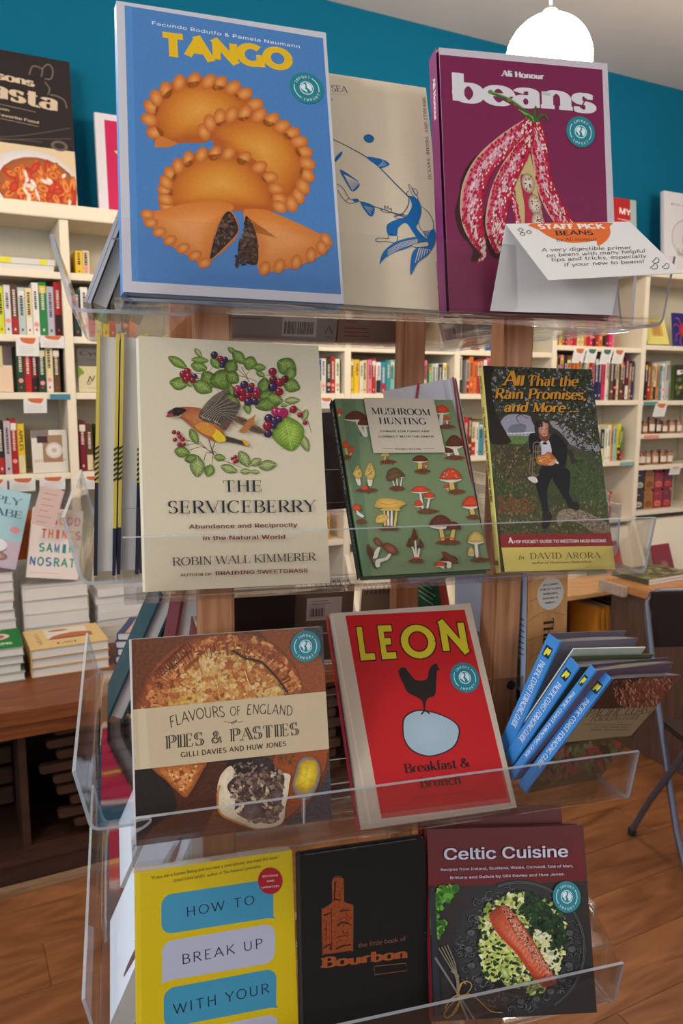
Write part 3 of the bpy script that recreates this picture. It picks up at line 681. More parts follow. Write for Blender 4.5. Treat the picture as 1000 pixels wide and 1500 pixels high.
a.line([(566, 830), (610, 866), (640, 920), (644, 975)], 3.4, NV); a.line([(556, 930), (560, 960), (586, 984), (640, 976)], 2.6, NV)
for i in range(6): a.line([(580+i*10, 985+i), (600+i*8, 1020-i*2)], 5, BL, sm=False)
a.soft([(606, 1022), (640, 968), (656, 1000), (652, 1060), (610, 1130), (550, 1180), (508, 1256), (506, 1180), (520, 1110), (560, 1080), (600, 1078)], BL, n=4)
for i in range(6): a.line([(560+i*12, 1086+i*2), (534+i*18, 1180-i*14)], 7, (212, 203, 182), w2=4, sm=False)
a.soft([(316, 1192), (330, 1130), (370, 1080), (440, 1040), (540, 1018), (600, 1030), (540, 1060), (480, 1090), (400, 1118), (340, 1160)], BL, n=4)
for i in range(4): a.line([(548, 1034+i*7), (450, 1056+i*10), (366, 1104+i*9)], 5, (212, 203, 182), w2=3)
a.soft([(514, 1072), (540, 1060), (606, 1050), (610, 1076), (540, 1084)], (212, 203, 182)); a.loop([(514, 1072), (540, 1060), (606, 1050), (610, 1076), (540, 1084)], 3, NV)
a.build('cover_print', INKM, r)

# ---- beans
r, a, T = displayed('beans', 'cookbook', 'plum red hardcover cookbook with speckled bean pods below big white lettering', .018, (128, 36, 96))
a.sheet(640, 80, 3.846)
a.full((198, 190, 198)); a.poly([(60, 1500), (975, 1500), (932, 82), (8, 2)], (118, 32, 72), .04); a.poly([(60, 1450), (970, 1452), (932, 82), (8, 2)], (120, 34, 76), .03)
a.serif('Ali Honour', (360, 122), (600, 140), 32, (212, 204, 206), .3, .12, .13)
a.serif('beans', (78, 262), (892, 328), 150, (214, 210, 214), .235, .13, .13)
DK = (58, 24, 34)
a.soft([(120, 800), (140, 690), (200, 590), (330, 490), (480, 380), (520, 400), (400, 520), (250, 620), (170, 760), (150, 900), (170, 1010), (240, 1090), (250, 1160), (190, 1165), (200, 1100), (130, 1010), (100, 900)], DK, .1)
a.soft([(380, 620), (440, 560), (420, 700), (330, 900), (330, 1080), (360, 1150), (300, 1130), (262, 1000), (262, 900)], DK, .1)
GR = [(58, 96, 38), (92, 138, 58), (128, 168, 84)]
a.line([(296, 216), (360, 240), (412, 262), (480, 310), (540, 360)], 17, (62, 96, 42)); a.line([(300, 212), (360, 232), (412, 256), (480, 304)], 6, (130, 166, 84))
a.ell(296, 214, 14, 12, (100, 132, 62)); a.ell(404, 258, 14, 11, (104, 136, 66))
def pod(P, rim, cols, edge=None):
    a.soft(P, rim, .04)
    cx, cy = sum(p[0] for p in P)/len(P), sum(p[1] for p in P)/len(P)
def podstrip(center, widths, n=420, flip=1):
    """speckled pod along a centre line: cream seam, pink flesh, pale middle, crimson flecks"""
    c = spline(center, 6); ws = spline([(w, 0) for w in widths], 6); N = len(c); V = []
    nrm = []
    for i in range(N):
        p, q = c[max(0, i-1)], c[min(N-1, i+1)]; dx, dy = q[0]-p[0], q[1]-p[1]; L = math.hypot(dx, dy); nrm.append((-dy/L, dx/L))
    def at(i, s_): w = ws[min(i, len(ws)-1)][0]; return (c[i][0]+nrm[i][0]*w*s_, c[i][1]+nrm[i][1]*w*s_)
    L1 = [-1, -.85, -.6, -.2, .2, .6, .86, 1]; cc = [(160, 14, 48), (186, 22, 60), (196, 52, 92), (206, 150, 168), (210, 170, 178), (198, 70, 104), (206, 150, 140), (206, 176, 136)]
    P = [a.m(at(i, s_*flip)) for i in range(N) for s_ in L1]; K = len(L1)
    a._put(P, [(i*K+j, i*K+j+1, (i+1)*K+j+1, (i+1)*K+j) for i in range(N-1) for j in range(K-1)], [cc[j] for i in range(N) for j in range(K)], a._lv(None), .1)
    for cols, m_, s0, s1 in (([(178, 16, 58), (190, 28, 70), (160, 20, 50)], int(n*1.3), -.95, .85), ([(226, 208, 200), (220, 196, 180)], n//4, -.9, .4)):
        def reg():
            i = RND.randrange(1, N-1); s_ = RND.uniform(s0, s1)*flip
            if cols[0][0] < 200 and abs(s_) < .3 and RND.random() < .5: s_ = -.8*flip
            return at(i, s_)
        a.stipple(m_, reg, cols, (3, 7) if cols[0][0] > 200 else (3.5, 8.5), .05, ar=2.0, ang=math.degrees(math.atan2(c[-1][1]-c[0][1], c[-1][0]-c[0][0])))
a.soft([(440, 700), (500, 580), (520, 560), (560, 760), (596, 940), (600, 1000), (470, 1000), (440, 900), (420, 800)], (196, 176, 120), .08)
a.soft([(465, 700), (500, 690), (540, 800), (590, 1000), (500, 1000), (490, 860)], (176, 40, 74), .1)
for x, y in ((510, 730), (548, 850), (566, 950)):
    a.ell(x, y, 36, 58, [(150, 120, 100), (214, 200, 180), (226, 214, 196)], -12)
    a.stipple(14, lambda x=x, y=y: (x+RND.uniform(-22, 22), y+RND.uniform(-38, 38)), [(120, 40, 50), (150, 60, 60)], (3, 6))
podstrip([(424, 770), (440, 880), (470, 1000)], [10, 16, 16], 50, -1)
podstrip([(552, 380), (566, 480), (580, 600), (605, 740), (650, 850), (700, 930), (740, 1000)], [20, 42, 46, 48, 50, 48, 40], 380)
podstrip([(520, 370), (470, 440), (370, 520), (270, 620), (210, 740), (192, 860), (200, 960), (232, 1050), (258, 1110), (262, 1140), (228, 1168)], [22, 52, 58, 62, 66, 64, 56, 40, 16, 8, 4], 620)
podstrip([(520, 460), (480, 540), (420, 640), (370, 750), (340, 860), (326, 960), (338, 1050), (352, 1120)], [22, 44, 56, 60, 60, 56, 44, 20], 460)
for P in ([(540, 385), (500, 350), (450, 312), (500, 335), (545, 365)], [(545, 385), (535, 340), (552, 290), (556, 330), (556, 384)], [(552, 384), (575, 340), (615, 345), (622, 388), (604, 352), (578, 362), (570, 384)], [(536, 384), (480, 346), (520, 350)]):
    a.soft(P, RND.choice(GR), .05)
a.build('cover_print', INK, r); a.sheet(0, 0, 1); put_sticker(r, a, (849.5, 194.5), 21, 3)
s = flat_art(.018, .2159); s.poly([(0, 0), (.018, 0), (.018, .2159), (0, .2159)], (126, 36, 100), metres=True)
s.H = [1, 0, 0, 0, 1, 0, 0, 0, 1]; s.serif('Ali Honour', (.0075, .195), (.0075, .160), .0055, (210, 205, 210), .28, .12, .1)
s.m = lambda p: (p[0], p[1]); s.build('spine_print', INK, r, clip=False, M=Matrix.Translation((-.0023, .018, 0)) @ Matrix.Rotation(rad(-90), 4, 'Z'))
# ---- bird and berries
r, a, T = displayed('service', 'hardcover_book', 'cream cloth hardcover with a painted bird among leaves and berries', .015, (214, 204, 182), rough=.75)
a.sheet(190, 470, 3.2258); a.full((214, 202, 176), .02)
a.sheet(230, 500, 4)
LG = [[(62, 84, 30), (92, 116, 46), (124, 146, 72)], [(70, 96, 34), (104, 134, 54), (140, 160, 84)], [(88, 104, 50), (130, 146, 84), (166, 176, 116)], [(90, 122, 40), (128, 160, 56), (158, 184, 84)]]
def leaf(x, y, L, W, ang, kind=1, veins=4):
    c, s_ = math.cos(rad(ang)), math.sin(rad(ang)); t = lambda u, v: (x+u*c-v*s_, y+u*s_+v*c)
    P = [t(-L, 0), t(-L*.6, -W*.7), t(-L*.05, -W), t(L*.55, -W*.72), t(L, 0), t(L*.5, W*.7), t(-L*.1, W), t(-L*.65, W*.65)]
    k = LG[kind]; a.blob(P, [k[0], k[1], k[2], k[1]], .14)
    d = tuple(v*.72 for v in k[0]); li = tuple(min(255, v*1.18) for v in k[2]); a.line([t(-L, 0), t(L*.95, 0)], 2.6, li, sm=False); lv = a.lv+1
    for i in range(veins):
        u = -L*.6+i*L*1.3/veins
        for sg in (1, -1): a.line([t(u, 0), t(u+L*.28, sg*W*.62)], 1.7, d if sg > 0 else li, lv=lv, sm=False)
def berry(x, y, r_, kind=0):
    k = [[(120, 16, 34), (176, 26, 52), (206, 60, 84)], [(44, 26, 62), (78, 50, 100), (112, 84, 134)], [(150, 24, 80), (206, 44, 112), (226, 110, 150)], [(80, 14, 38), (124, 26, 52), (160, 60, 80)]][kind]
    a.ell(x, y, r_, r_, [k[0], k[0], k[1], k[2]], 0, .08, c=(x-r_*.25, y-r_*.3)); a.ell(x+r_*.1, y-r_*.1, r_*.22, r_*.2, tuple(v*.6 for v in k[0])); a.ell(x-r_*.4, y-r_*.45, r_*.16, r_*.12, (232, 200, 206))
TW = (112, 84, 62)
for P in ([(200, 185), (280, 190), (330, 150)], [(225, 215), (300, 240), (345, 280), (390, 330)], [(470, 200), (530, 215), (590, 240)], [(495, 150), (525, 210), (540, 240)], [(540, 240), (525, 200), (545, 170)], [(640, 200), (700, 205), (720, 230)], [(440, 140), (500, 190), (530, 225)], [(800, 380), (870, 440), (905, 540)], [(760, 380), (800, 370), (830, 410)],
          [(165, 580), (240, 600), (330, 660)], [(190, 640), (260, 620), (320, 655)], [(250, 590), (300, 640), (340, 670)], [(330, 655), (320, 725)], [(380, 698), (440, 720), (500, 745)], [(275, 700), (290, 655), (330, 650)], [(165, 610), (225, 600)]):
    a.line(P, 4, TW, w2=2.5)
for L in ((120, 125, 66, 28, 33, 1), (125, 248, 54, 40, 190, 1), (240, 68, 34, 16, 50, 2), (245, 150, 50, 32, 15, 1), (250, 112, 52, 22, 5, 1), (340, 130, 40, 26, 55, 1), (430, 150, 46, 44, 120, 0), (440, 58, 34, 17, 40, 1), (478, 95, 50, 34, 50, 1), (545, 130, 44, 42, 20, 1), (600, 155, 38, 24, 5, 1), (300, 225, 56, 46, 60, 0), (265, 270, 62, 42, 25, 1), (385, 225, 80, 60, -10, 0), (440, 215, 46, 40, 40, 0), (432, 290, 40, 22, 80, 0), (430, 340, 62, 28, 28, 0),
          (625, 265, 52, 38, 100, 0), (650, 330, 62, 44, 10, 0), (650, 370, 80, 40, -10, 0), (690, 340, 50, 34, 20, 1), (528, 395, 36, 22, 78, 1), (760, 150, 62, 54, 30, 1), (780, 190, 40, 36, 100, 1), (788, 262, 52, 42, 20, 1), (790, 350, 46, 22, -3, 2), (742, 378, 20, 12, 0, 1), (865, 435, 36, 20, 110, 2), (865, 600, 54, 26, 70, 2),
          (215, 560, 52, 24, 65, 1), (145, 650, 46, 34, 10, 1), (205, 690, 46, 28, -8, 0), (235, 738, 60, 44, 92, 2), (305, 760, 38, 30, 110, 1), (365, 684, 34, 22, 8, 1), (420, 750, 52, 26, 20, 2), (508, 692, 54, 32, 60, 2), (576, 710, 36, 24, -30, 2), (646, 730, 54, 32, -5, 2), (516, 765, 32, 18, 0, 2), (572, 768, 28, 14, 5, 2), (190, 255, 18, 14, 40, 1), (605, 195, 30, 16, 30, 1)):
    leaf(*L)
leaf(768, 545, 104, 94, 78, 3, 7)
for b in ((152, 195, 22, 0), (176, 178, 20, 0), (184, 208, 24, 0), (168, 226, 20, 0), (208, 230, 17, 0), (220, 208, 15, 1), (334, 82, 21, 1), (370, 106, 19, 0), (398, 110, 17, 1), (384, 130, 17, 1), (380, 146, 14, 1),
          (510, 258, 24, 1), (470, 282, 22, 2), (548, 286, 22, 1), (500, 298, 22, 0), (580, 292, 20, 2), (534, 322, 22, 0), (496, 336, 20, 0), (580, 318, 22, 0), (466, 318, 18, 3), (534, 358, 25, 1), (572, 354, 22, 1), (554, 262, 16, 0), (676, 182, 24, 0), (680, 230, 24, 3), (748, 226, 22, 3), (718, 246, 25, 0), (676, 272, 27, 1), (714, 300, 24, 0),
          (694, 416, 27, 2), (738, 424, 30, 2), (720, 420, 24, 2), (796, 404, 22, 0), (836, 436, 16, 0), (866, 482, 14, 0), (652, 456, 26, 1), (686, 470, 26, 1), (712, 460, 20, 1), (646, 500, 28, 0), (680, 500, 18, 1), (648, 545, 24, 1),
          (98, 536, 13, 0), (124, 542, 12, 0), (132, 562, 13, 0), (104, 580, 13, 0), (148, 578, 14, 0), (130, 608, 14, 0), (156, 608, 11, 0), (438, 692, 10, 0), (456, 682, 12, 0), (462, 706, 13, 0), (452, 712, 10, 0)): berry(*b)
# the large bird
a.soft([(396, 560), (440, 570), (500, 590), (534, 612), (530, 620), (470, 604), (400, 590), (380, 575)], (62, 56, 50), .2); a.soft([(494, 578), (520, 590), (534, 616), (512, 612)], (222, 160, 30))
a.blob([(120, 396), (180, 388), (260, 400), (330, 440), (370, 500), (392, 550), (400, 590), (350, 594), (290, 570), (230, 530), (170, 480), (130, 446), (104, 440)], [(150, 84, 46), (176, 102, 60), (188, 118, 70), (180, 104, 62)], .12)
a.soft([(300, 520), (340, 516), (392, 560), (396, 590), (350, 592), (320, 560)], (222, 190, 44), .1); a.soft([(220, 500), (280, 480), (340, 520), (320, 556), (270, 545)], (206, 140, 52), .12)
a.soft([(240, 446), (262, 400), (300, 350), (350, 310), (410, 285), (400, 330), (440, 360), (486, 372), (470, 420), (440, 470), (396, 522), (340, 490), (280, 476)], (88, 76, 66), .25)
for i in range(16):
    t = i/15; a.line([(262+t*90, 440+t*48), (330+t*60, 380+t*60), (404+t*6+72*math.sin(t*2.2), 296+t*215)], 4.5, [(150, 138, 122), (52, 44, 40)][i % 2], w2=2)
a.soft([(262, 404), (300, 352), (350, 312), (408, 288), (372, 330), (310, 380), (276, 420)], (108, 96, 84), .2)
for i in range(8): a.line([(440+(-5)*i, 458+i*9), (432-i*5, 476+i*7)], 5, (168, 30, 40), sm=False)
for i in range(26): x = RND.uniform(250, 360); a.line([(x, 440+(x-250)*.4), (x+RND.uniform(8, 22), 452+(x-250)*.4)], 2.4, RND.choice([(196, 182, 160), (46, 38, 34)]), sm=False)
a.soft([(84, 406), (110, 392), (158, 400), (166, 412), (130, 436), (100, 440), (86, 424)], (30, 26, 26)); a.soft([(56, 424), (86, 404), (94, 418), (80, 430)], (56, 52, 50)); a.soft([(52, 446), (70, 430), (104, 440), (80, 448)], (70, 62, 58)); a.ell(74, 436, 17, 9, (188, 40, 50))
a.line([(104, 442), (124, 448), (140, 436)], 3, (226, 218, 200)); a.ell(122, 414, 4, 4, (120, 20, 20))
a.line([(300, 578), (312, 620), (322, 660)], 5, (58, 48, 42)); a.line([(336, 596), (322, 640), (330, 664)], 4, (58, 48, 42)); a.line([(300, 662), (330, 650), (350, 668)], 3, (58, 48, 42))
# the small bird
a.soft([(456, 444), (500, 452), (530, 470), (560, 490), (600, 510), (628, 540), (600, 546), (560, 536), (530, 510), (500, 496), (470, 480)], (110, 84, 62), .25)
a.soft([(530, 466), (556, 450), (574, 434), (566, 462), (566, 490), (540, 514), (514, 542), (478, 532), (500, 506)], (178, 112, 62), .12)
for i in range(7): a.line([(540+i*6, 500+i*2), (560+i*11, 536+i*1.4)], 2.4, (60, 46, 40), sm=False)
for i in range(5): a.line([(520-i*4, 472), (466+i*5, 450+i*9)], 2.2, (70, 54, 44), sm=False)
a.sheet(190, 470, 3.2258)
NV2, MR = (26, 34, 50), (108, 30, 46)
a.serif('THE', (438, 812), (624, 810), 54, NV2, .13, .035, .12, space=.06); a.serif('SERVICEBERRY', (178, 912), (878, 906), 58, NV2, .13, .035, .12, space=.05)
a.sans('Abundance and Reciprocity', (280, 984), (788, 976), 27, MR, .018, 1.04); a.sans('in the Natural World', (345, 1038), (730, 1032), 27, MR, .018, 1.04)
a.serif('ROBIN WALL KIMMERER', (200, 1158), (876, 1134), 38, (46, 44, 54), .11, .04, .11); a.sans('AUTHOR OF ', (238, 1208), (386, 1204), 18, MR, .015); a.sans('BRAIDING SWEETGRASS', (404, 1202), (836, 1190), 25, MR, .015)
a.build('cover_print', INKM, r)

# ---- mushroom pocket book
r, a, T = displayed('mush', 'pocket_book', 'small green pocket hardcover patterned with red and brown mushrooms', .011, (76, 104, 78), rough=.6)
a.sheet(480, 580, 4); GRN = (116, 136, 100)
a.full(GRN, .04); a.poly([(205, 1060), (255, 1055), (160, 20), (80, 20)], (98, 126, 96), .04)
SOIL, WHI, RED, BRN, YEL, CRE = (112, 62, 44), (216, 208, 196), (208, 74, 42), (98, 52, 38), (206, 178, 98), (214, 190, 130)
def soil(x, y, w): a.soft([(x-w, y+4), (x-w*.6, y-8), (x, y-13), (x+w*.6, y-8), (x+w, y+2), (x+w*.5, y+11), (x-w*.4, y+13)], SOIL, .2); a.stipple(16, lambda: (x+RND.uniform(-w, w), y+8+RND.uniform(-2, 12)), [SOIL, (134, 78, 56)], (1.5, 3.5))
def blades(x, y, n=4, h_=34):
    for i in range(n): d = RND.uniform(-26, 26); a.line([(x+d*.3, y), (x+d*.7, y-h_*.6), (x+d, y-h_*RND.uniform(.7, 1.1))], 3.5, (70, 96, 62), w2=1)
def mush(x, y, w, h_, sh, cap=RED, tilt=0, stem=WHI, spots=0, gill=True, sw=.24):
    """(x, y) is the foot; w cap half width, h_ cap height, sh stem height"""
    tx = x+tilt; a.soft([(x-w*sw, y), (x+w*sw, y), (tx+w*sw*.75, y-sh), (tx-w*sw*.75, y-sh)], stem, .03, 3)
    if gill:
        a.soft([(tx-w, y-sh-h_*.05), (tx-w*.5, y-sh+h_*.18), (tx, y-sh+h_*.24), (tx+w*.5, y-sh+h_*.18), (tx+w, y-sh-h_*.05), (tx, y-sh-h_*.3)], (222, 210, 196))
        for i in range(-4, 5): a.line([(tx+i*w*.06, y-sh-h_*.04), (tx+i*w*.19, y-sh+h_*.14-abs(i)*h_*.03)], 1.8, (150, 124, 110), lv=a.lv, sm=False)
    dk = tuple(v*.8 for v in cap)
    a.blob([(tx-w, y-sh-h_*.08), (tx-w*.8, y-sh-h_*.6), (tx-w*.3, y-sh-h_), (tx+w*.25, y-sh-h_), (tx+w*.8, y-sh-h_*.62), (tx+w, y-sh-h_*.1), (tx+w*.5, y-sh-h_*.02), (tx-w*.5, y-sh-h_*.02)], [dk, cap, cap], .08)
    for i in range(spots): q = RND.uniform(-.7, .7); a.ell(tx+q*w, y-sh-h_*RND.uniform(.25, .85)*(1-abs(q)*.4), 4.5, 4, (230, 220, 206), lv=a.lv)
blades(110, 352); mush(118, 350, 20, 40, 50, RED, -14, YEL, gill=False); mush(122, 352, 18, 38, 24, RED, 16, YEL, gill=False); soil(115, 352, 24)
mush(70, 118, 19, 26, 12, RED, 2, WHI, gill=False)
blades(195, 232, 5); mush(212, 228, 62, 48, 90, BRN, -48, WHI, sw=.14); mush(224, 230, 40, 40, 60, BRN, -10, WHI, sw=.2)
blades(700, 170, 5); mush(655, 165, 44, 44, 68, RED, 6); mush(694, 160, 19, 22, 20, RED, -2); soil(690, 176, 52)
soil(350, 380, 50); mush(332, 370, 28, 26, 20, YEL, 0, YEL, gill=False); blades(340, 372, 5)
blades(740, 350, 4); mush(755, 350, 50, 64, 58, BRN, -20); mush(706, 350, 30, 30, 20, BRN, -8); soil(740, 356, 62)
blades(560, 428, 5); mush(535, 425, 46, 34, 46, BRN, 0, YEL); mush(566, 418, 16, 16, 14, RED, 4, YEL); soil(550, 434, 48)
def morel(x, y, w, h_, tl):
    a.soft([(x-w*.3+tl*.3, y), (x+w*.3+tl*.3, y), (x+w*.45, y-38), (x-w*.45, y-38)], WHI)
    a.blob([(x-w, y-60), (x-w*.9, y-h_*.6-30), (x-w*.2, y-h_-34), (x+w*.4, y-h_-30), (x+w, y-h_*.5-30), (x+w*.8, y-46), (x, y-32)], [(176, 146, 76), (208, 182, 104), (208, 182, 104)])
    for i in range(11): q, u = RND.uniform(-.6, .6), RND.uniform(.1, .9); a.line([(x+q*w, y-44-u*h_*.8), (x+q*w+8, y-56-u*h_*.8)], 4.5, (140, 108, 60), w2=2, sm=False)
blades(225, 540, 8, 50); morel(172, 516, 26, 74, 34); morel(243, 520, 30, 94, 0); soil(225, 545, 66); a.soft([(190, 536), (214, 520), (232, 536), (210, 545)], RED)
blades(395, 540, 6); [mush(x, 525, 14, 10, 48, WHI, t, gill=False) for x, t in ((385, -16), (402, -4), (420, 8))]; a.blob([(340, 490), (345, 440), (370, 420), (400, 418), (436, 450), (444, 470), (400, 478), (380, 492)], [(84, 62, 48), (110, 82, 56), (116, 90, 58)], .12); a.line([(350, 462), (400, 446), (436, 462)], 4, (72, 52, 42)); soil(400, 535, 46)
blades(740, 560, 8, 60); mush(728, 555, 64, 66, 66, RED, -14, YEL, 12, sw=.2); mush(700, 552, 17, 20, 14, RED, -8, YEL); soil(752, 556, 50)
mush(548, 650, 54, 34, 90, RED, -14, WHI, sw=.12); mush(560, 650, 24, 34, 8, RED, -34); mush(578, 650, 30, 32, 56, RED, 10, WHI, sw=.2); soil(582, 672, 66); blades(545, 680, 3)
blades(385, 770, 7, 46)
for x, t in ((330, -6), (348, -2), (366, 2), (384, 12)): mush(x, 770, 26, 14, 100, YEL, t, WHI if x in (348, 366) else YEL, gill=False)
a.blob([(268, 640), (290, 604), (340, 596), (420, 610), (452, 630), (430, 640), (400, 660), (340, 656), (290, 652)], [(190, 150, 70), (210, 174, 90), (214, 184, 100)], .05); a.line([(300, 625), (350, 634), (410, 622)], 6, (206, 124, 50), w2=2)
a.blob([(272, 735), (285, 700), (320, 690), (350, 704), (330, 735), (300, 742)], [(196, 150, 70), (212, 180, 96), (212, 180, 96)]); a.line([(286, 716), (330, 704)], 4, (206, 124, 50)); soil(350, 770, 62)
mush(190, 700, 26, 40, 32, RED, -26, gill=False); a.soft([(160, 680), (186, 684), (206, 700), (196, 708), (176, 698)], WHI); soil(190, 728, 30)
blades(845, 700, 5); mush(846, 695, 50, 62, 46, RED, -12, YEL); soil(850, 708, 42)
blades(690, 850, 8, 44); mush(668, 845, 66, 66, 80, BRN, -14, YEL, sw=.16); mush(720, 845, 44, 46, 60, BRN, 12, YEL, gill=False); soil(700, 858, 74); a.line([(650, 838), (700, 832), (740, 842)], 7, RED)
for x, t, h_ in ((498, -18, 74), (512, -8, 118), (532, 6, 74)): a.line([(512+(x-512)*.4, 955), (x-4, 900), (x+t, 955-h_)], 11, WHI, w2=8)
for x, y, w, h_ in ((474, 880, 19, 50), (500, 840, 20, 68), (538, 888, 17, 50)): a.blob([(x-w, y), (x-w*.6, y-h_*.5), (x-3, y-h_), (x+w*.6, y-h_*.5), (x+w, y-2), (x, y+8)], [BRN, (84, 46, 36), (110, 62, 44)], .15)
soil(512, 965, 44); a.line([(490, 952), (512, 948), (536, 954)], 6, RED)
for P in ([(256, 948), (270, 905), (292, 880), (300, 886), (290, 920), (280, 948)], [(272, 1000), (276, 960), (330, 945), (355, 915), (366, 920), (345, 958), (300, 975), (296, 1000)]): a.soft(P, WHI)
a.blob([(262, 838), (278, 826), (302, 848), (306, 878), (288, 882), (270, 862)], [BRN, (134, 84, 60), (140, 90, 64)]); a.blob([(316, 872), (340, 858), (384, 880), (402, 914), (392, 930), (350, 922), (326, 898)], [BRN, (134, 84, 60), (150, 98, 70)])
a.soft([(222, 872), (240, 876), (262, 930), (250, 950), (280, 1015), (262, 1000), (240, 950), (226, 920)], (92, 50, 38), .2)
blades(860, 950, 7, 40); mush(872, 945, 48, 60, 84, YEL, -8, WHI, sw=.2); mush(850, 945, 20, 40, 12, YEL, -14, WHI); soil(892, 966, 60)
mush(704, 1012, 52, 36, 38, BRN, 2); mush(672, 1015, 32, 26, 14, RED, -20); a.blob([(662, 920), (690, 920), (740, 960), (762, 986), (740, 988), (690, 965)], [BRN, (110, 62, 46), (120, 70, 52)])
a.poly([(262, 336), (680, 332), (610, 22), (206, 18)], (196, 186, 170), .02)
a.serif('MUSHROOM', (252, 112), (594, 118), 36, (36, 34, 34), .16, .045, .09); a.serif('HUNTING', (296, 168), (570, 170), 36, (36, 34, 34), .16, .045, .09)
a.sans('FORAGE FOR FUNGI AND', (304, 216), (586, 215), 15, (40, 38, 38), .02, 1.08); a.sans('CONNECT WITH THE EARTH', (292, 246), (609, 245), 15, (40, 38, 38), .02, 1.08)
a.sans('POCKET NATURE', (388, 316), (540, 316), 11, (50, 46, 46), .015, 1.1); a.line([(312, 311), (378, 311)], 2, (70, 64, 60), sm=False); a.line([(550, 311), (616, 311)], 2, (70, 64, 60), sm=False)
a.build('cover_print', INKM, r)
s = flat_art(.011, .1679); s.m = lambda p: (p[0], p[1]); s.poly([(.0005, 0), (.0105, 0), (.0105, .1679), (.0005, .1679)], (44, 56, 46)); s.serif('MUSHROOM HUNTING', (.0045, .160), (.0045, .076), .0048, (196, 200, 190), .2, .06, .1)
for i in range(14): s.line([(.0065, .070-i*.0036), (.0065, .0685-i*.0036)], .0007, (170, 178, 168), sm=False)
SPM = lambda T: Matrix.Translation((-.0022, T, 0)) @ Matrix.Rotation(rad(-90), 4, 'Z')
for i in range(len(s.v)): s.v[i] = s.v[i]
s.build('spine_print', INKM, r, clip=False, M=SPM(.011))

# ---- man with a trumpet and mushrooms
r, a, T = displayed('arora', 'field_guide', 'yellow paperback guide with a bearded man holding a trumpet and mushrooms', .011, (214, 198, 108), False)
a.sheet(690, 530, 4.5455); a.full((56, 60, 42), .2)
W4 = [(200, 1160), (935, 1150), (800, 42), (75, 28)]
a.grad([(170, 900), (905, 900), (830, 470), (100, 480)], (62, 72, 40), (70, 78, 52), .3)
a.grad([(200, 1155), (940, 1150), (900, 880), (160, 900)], (78, 80, 48), (58, 64, 40), .4)
a.soft([(230, 360), (330, 350), (420, 380), (440, 470), (360, 500), (240, 500), (190, 430)], (150, 146, 164), .1); a.soft([(255, 430), (300, 415), (360, 420), (350, 470), (250, 470)], (112, 112, 130), .1)
a.line([(225, 480), (440, 470)], 6, (206, 204, 210)); [a.line([(240+i*24, 492), (240+i*24, 470)], 4, (206, 204, 210), sm=False) for i in range(9)]
a.soft([(520, 400), (620, 420), (720, 500), (830, 540), (850, 600), (700, 580), (620, 520)], (142, 138, 142), .15)
a.soft([(220, 500), (380, 498), (420, 540), (260, 545)], (96, 122, 66), .2)
a.soft([(640, 620), (760, 610), (860, 640), (890, 780), (900, 960), (760, 960), (680, 860), (640, 740)], (62, 80, 44), .3)
a.soft([(150, 560), (330, 560), (430, 640), (420, 780), (300, 820), (170, 700)], (70, 62, 46), .4)
FOL = [(40, 44, 32), (56, 60, 42), (30, 32, 26), (74, 80, 60), (44, 52, 34), (60, 54, 44), (134, 130, 140), (150, 146, 158)]
a.stipple(1500, inpoly([(100, 40), (800, 44), (850, 560), (780, 560), (620, 400), (430, 380), (380, 330), (150, 330)]), FOL, (3, 9), .1)
a.stipple(420, inpoly([(540, 390), (830, 400), (860, 640), (760, 620), (640, 520)]), FOL[:6]+[(150, 146, 158)], (2.5, 7), .1)
a.stipple(900, inpoly([(130, 560), (420, 560), (430, 900), (560, 960), (900, 900), (930, 1140), (200, 1150), (160, 900)]), [(74, 70, 44), (92, 100, 50), (56, 60, 36), (104, 92, 60), (120, 84, 50), (62, 80, 40), (136, 120, 84)], (3, 8), .1, ang=100)
a.stipple(160, inpoly([(165, 900), (420, 900), (420, 1000), (180, 1010)]), [(140, 84, 44), (120, 64, 40), (96, 76, 44)], (4, 8), .1)
a.stipple(240, inpoly([(650, 640), (860, 650), (890, 930), (700, 900)]), [(66, 84, 46), (50, 64, 38), (76, 92, 54), (58, 60, 42)], (4, 9), .1)
a.soft([(80, 30), (150, 40), (130, 120), (150, 300), (190, 400), (240, 490), (258, 540), (130, 540), (120, 400), (90, 200)], (38, 32, 26), .3)
a.line([(400, 300), (440, 420), (560, 470), (640, 560), (680, 680)], 46, (52, 46, 40), .3, w2=30); a.line([(640, 560), (760, 620), (850, 700), (880, 730)], 34, (74, 68, 56), .3, w2=10)
for P in ([(300, 60), (500, 200), (640, 240)], [(560, 120), (700, 200), (800, 160)], [(620, 420), (760, 480), (830, 430)], [(560, 420), (700, 380), (790, 300)], [(700, 560), (780, 520), (840, 560)], [(300, 600), (370, 540), (390, 500)], [(150, 380), (260, 330), (380, 380)], [(380, 320), (300, 370), (330, 420)], [(240, 640), (330, 600), (380, 620)]): a.line(P, 6, (40, 36, 32), w2=2)
a.soft([(580, 1000), (640, 980), (720, 985), (820, 1030), (910, 1080), (930, 1130), (820, 1140), (720, 1080), (620, 1060), (590, 1100), (565, 1060)], (132, 116, 96), .35)
a.stipple(150, inpoly([(600, 1000), (700, 990), (900, 1080), (915, 1130), (800, 1120), (700, 1060)]), [(92, 80, 66), (160, 146, 124), (116, 100, 82)], (3, 8), ang=28)
SU = (20, 20, 24)
a.soft([(430, 790), (470, 700), (560, 690), (645, 720), (650, 780), (590, 800), (540, 770), (505, 850), (506, 960), (516, 1000), (480, 1000), (462, 930), (440, 860)], SU, .05)
a.soft([(540, 760), (640, 730), (655, 790), (650, 880), (690, 950), (712, 985), (660, 970), (600, 880)], SU, .05)
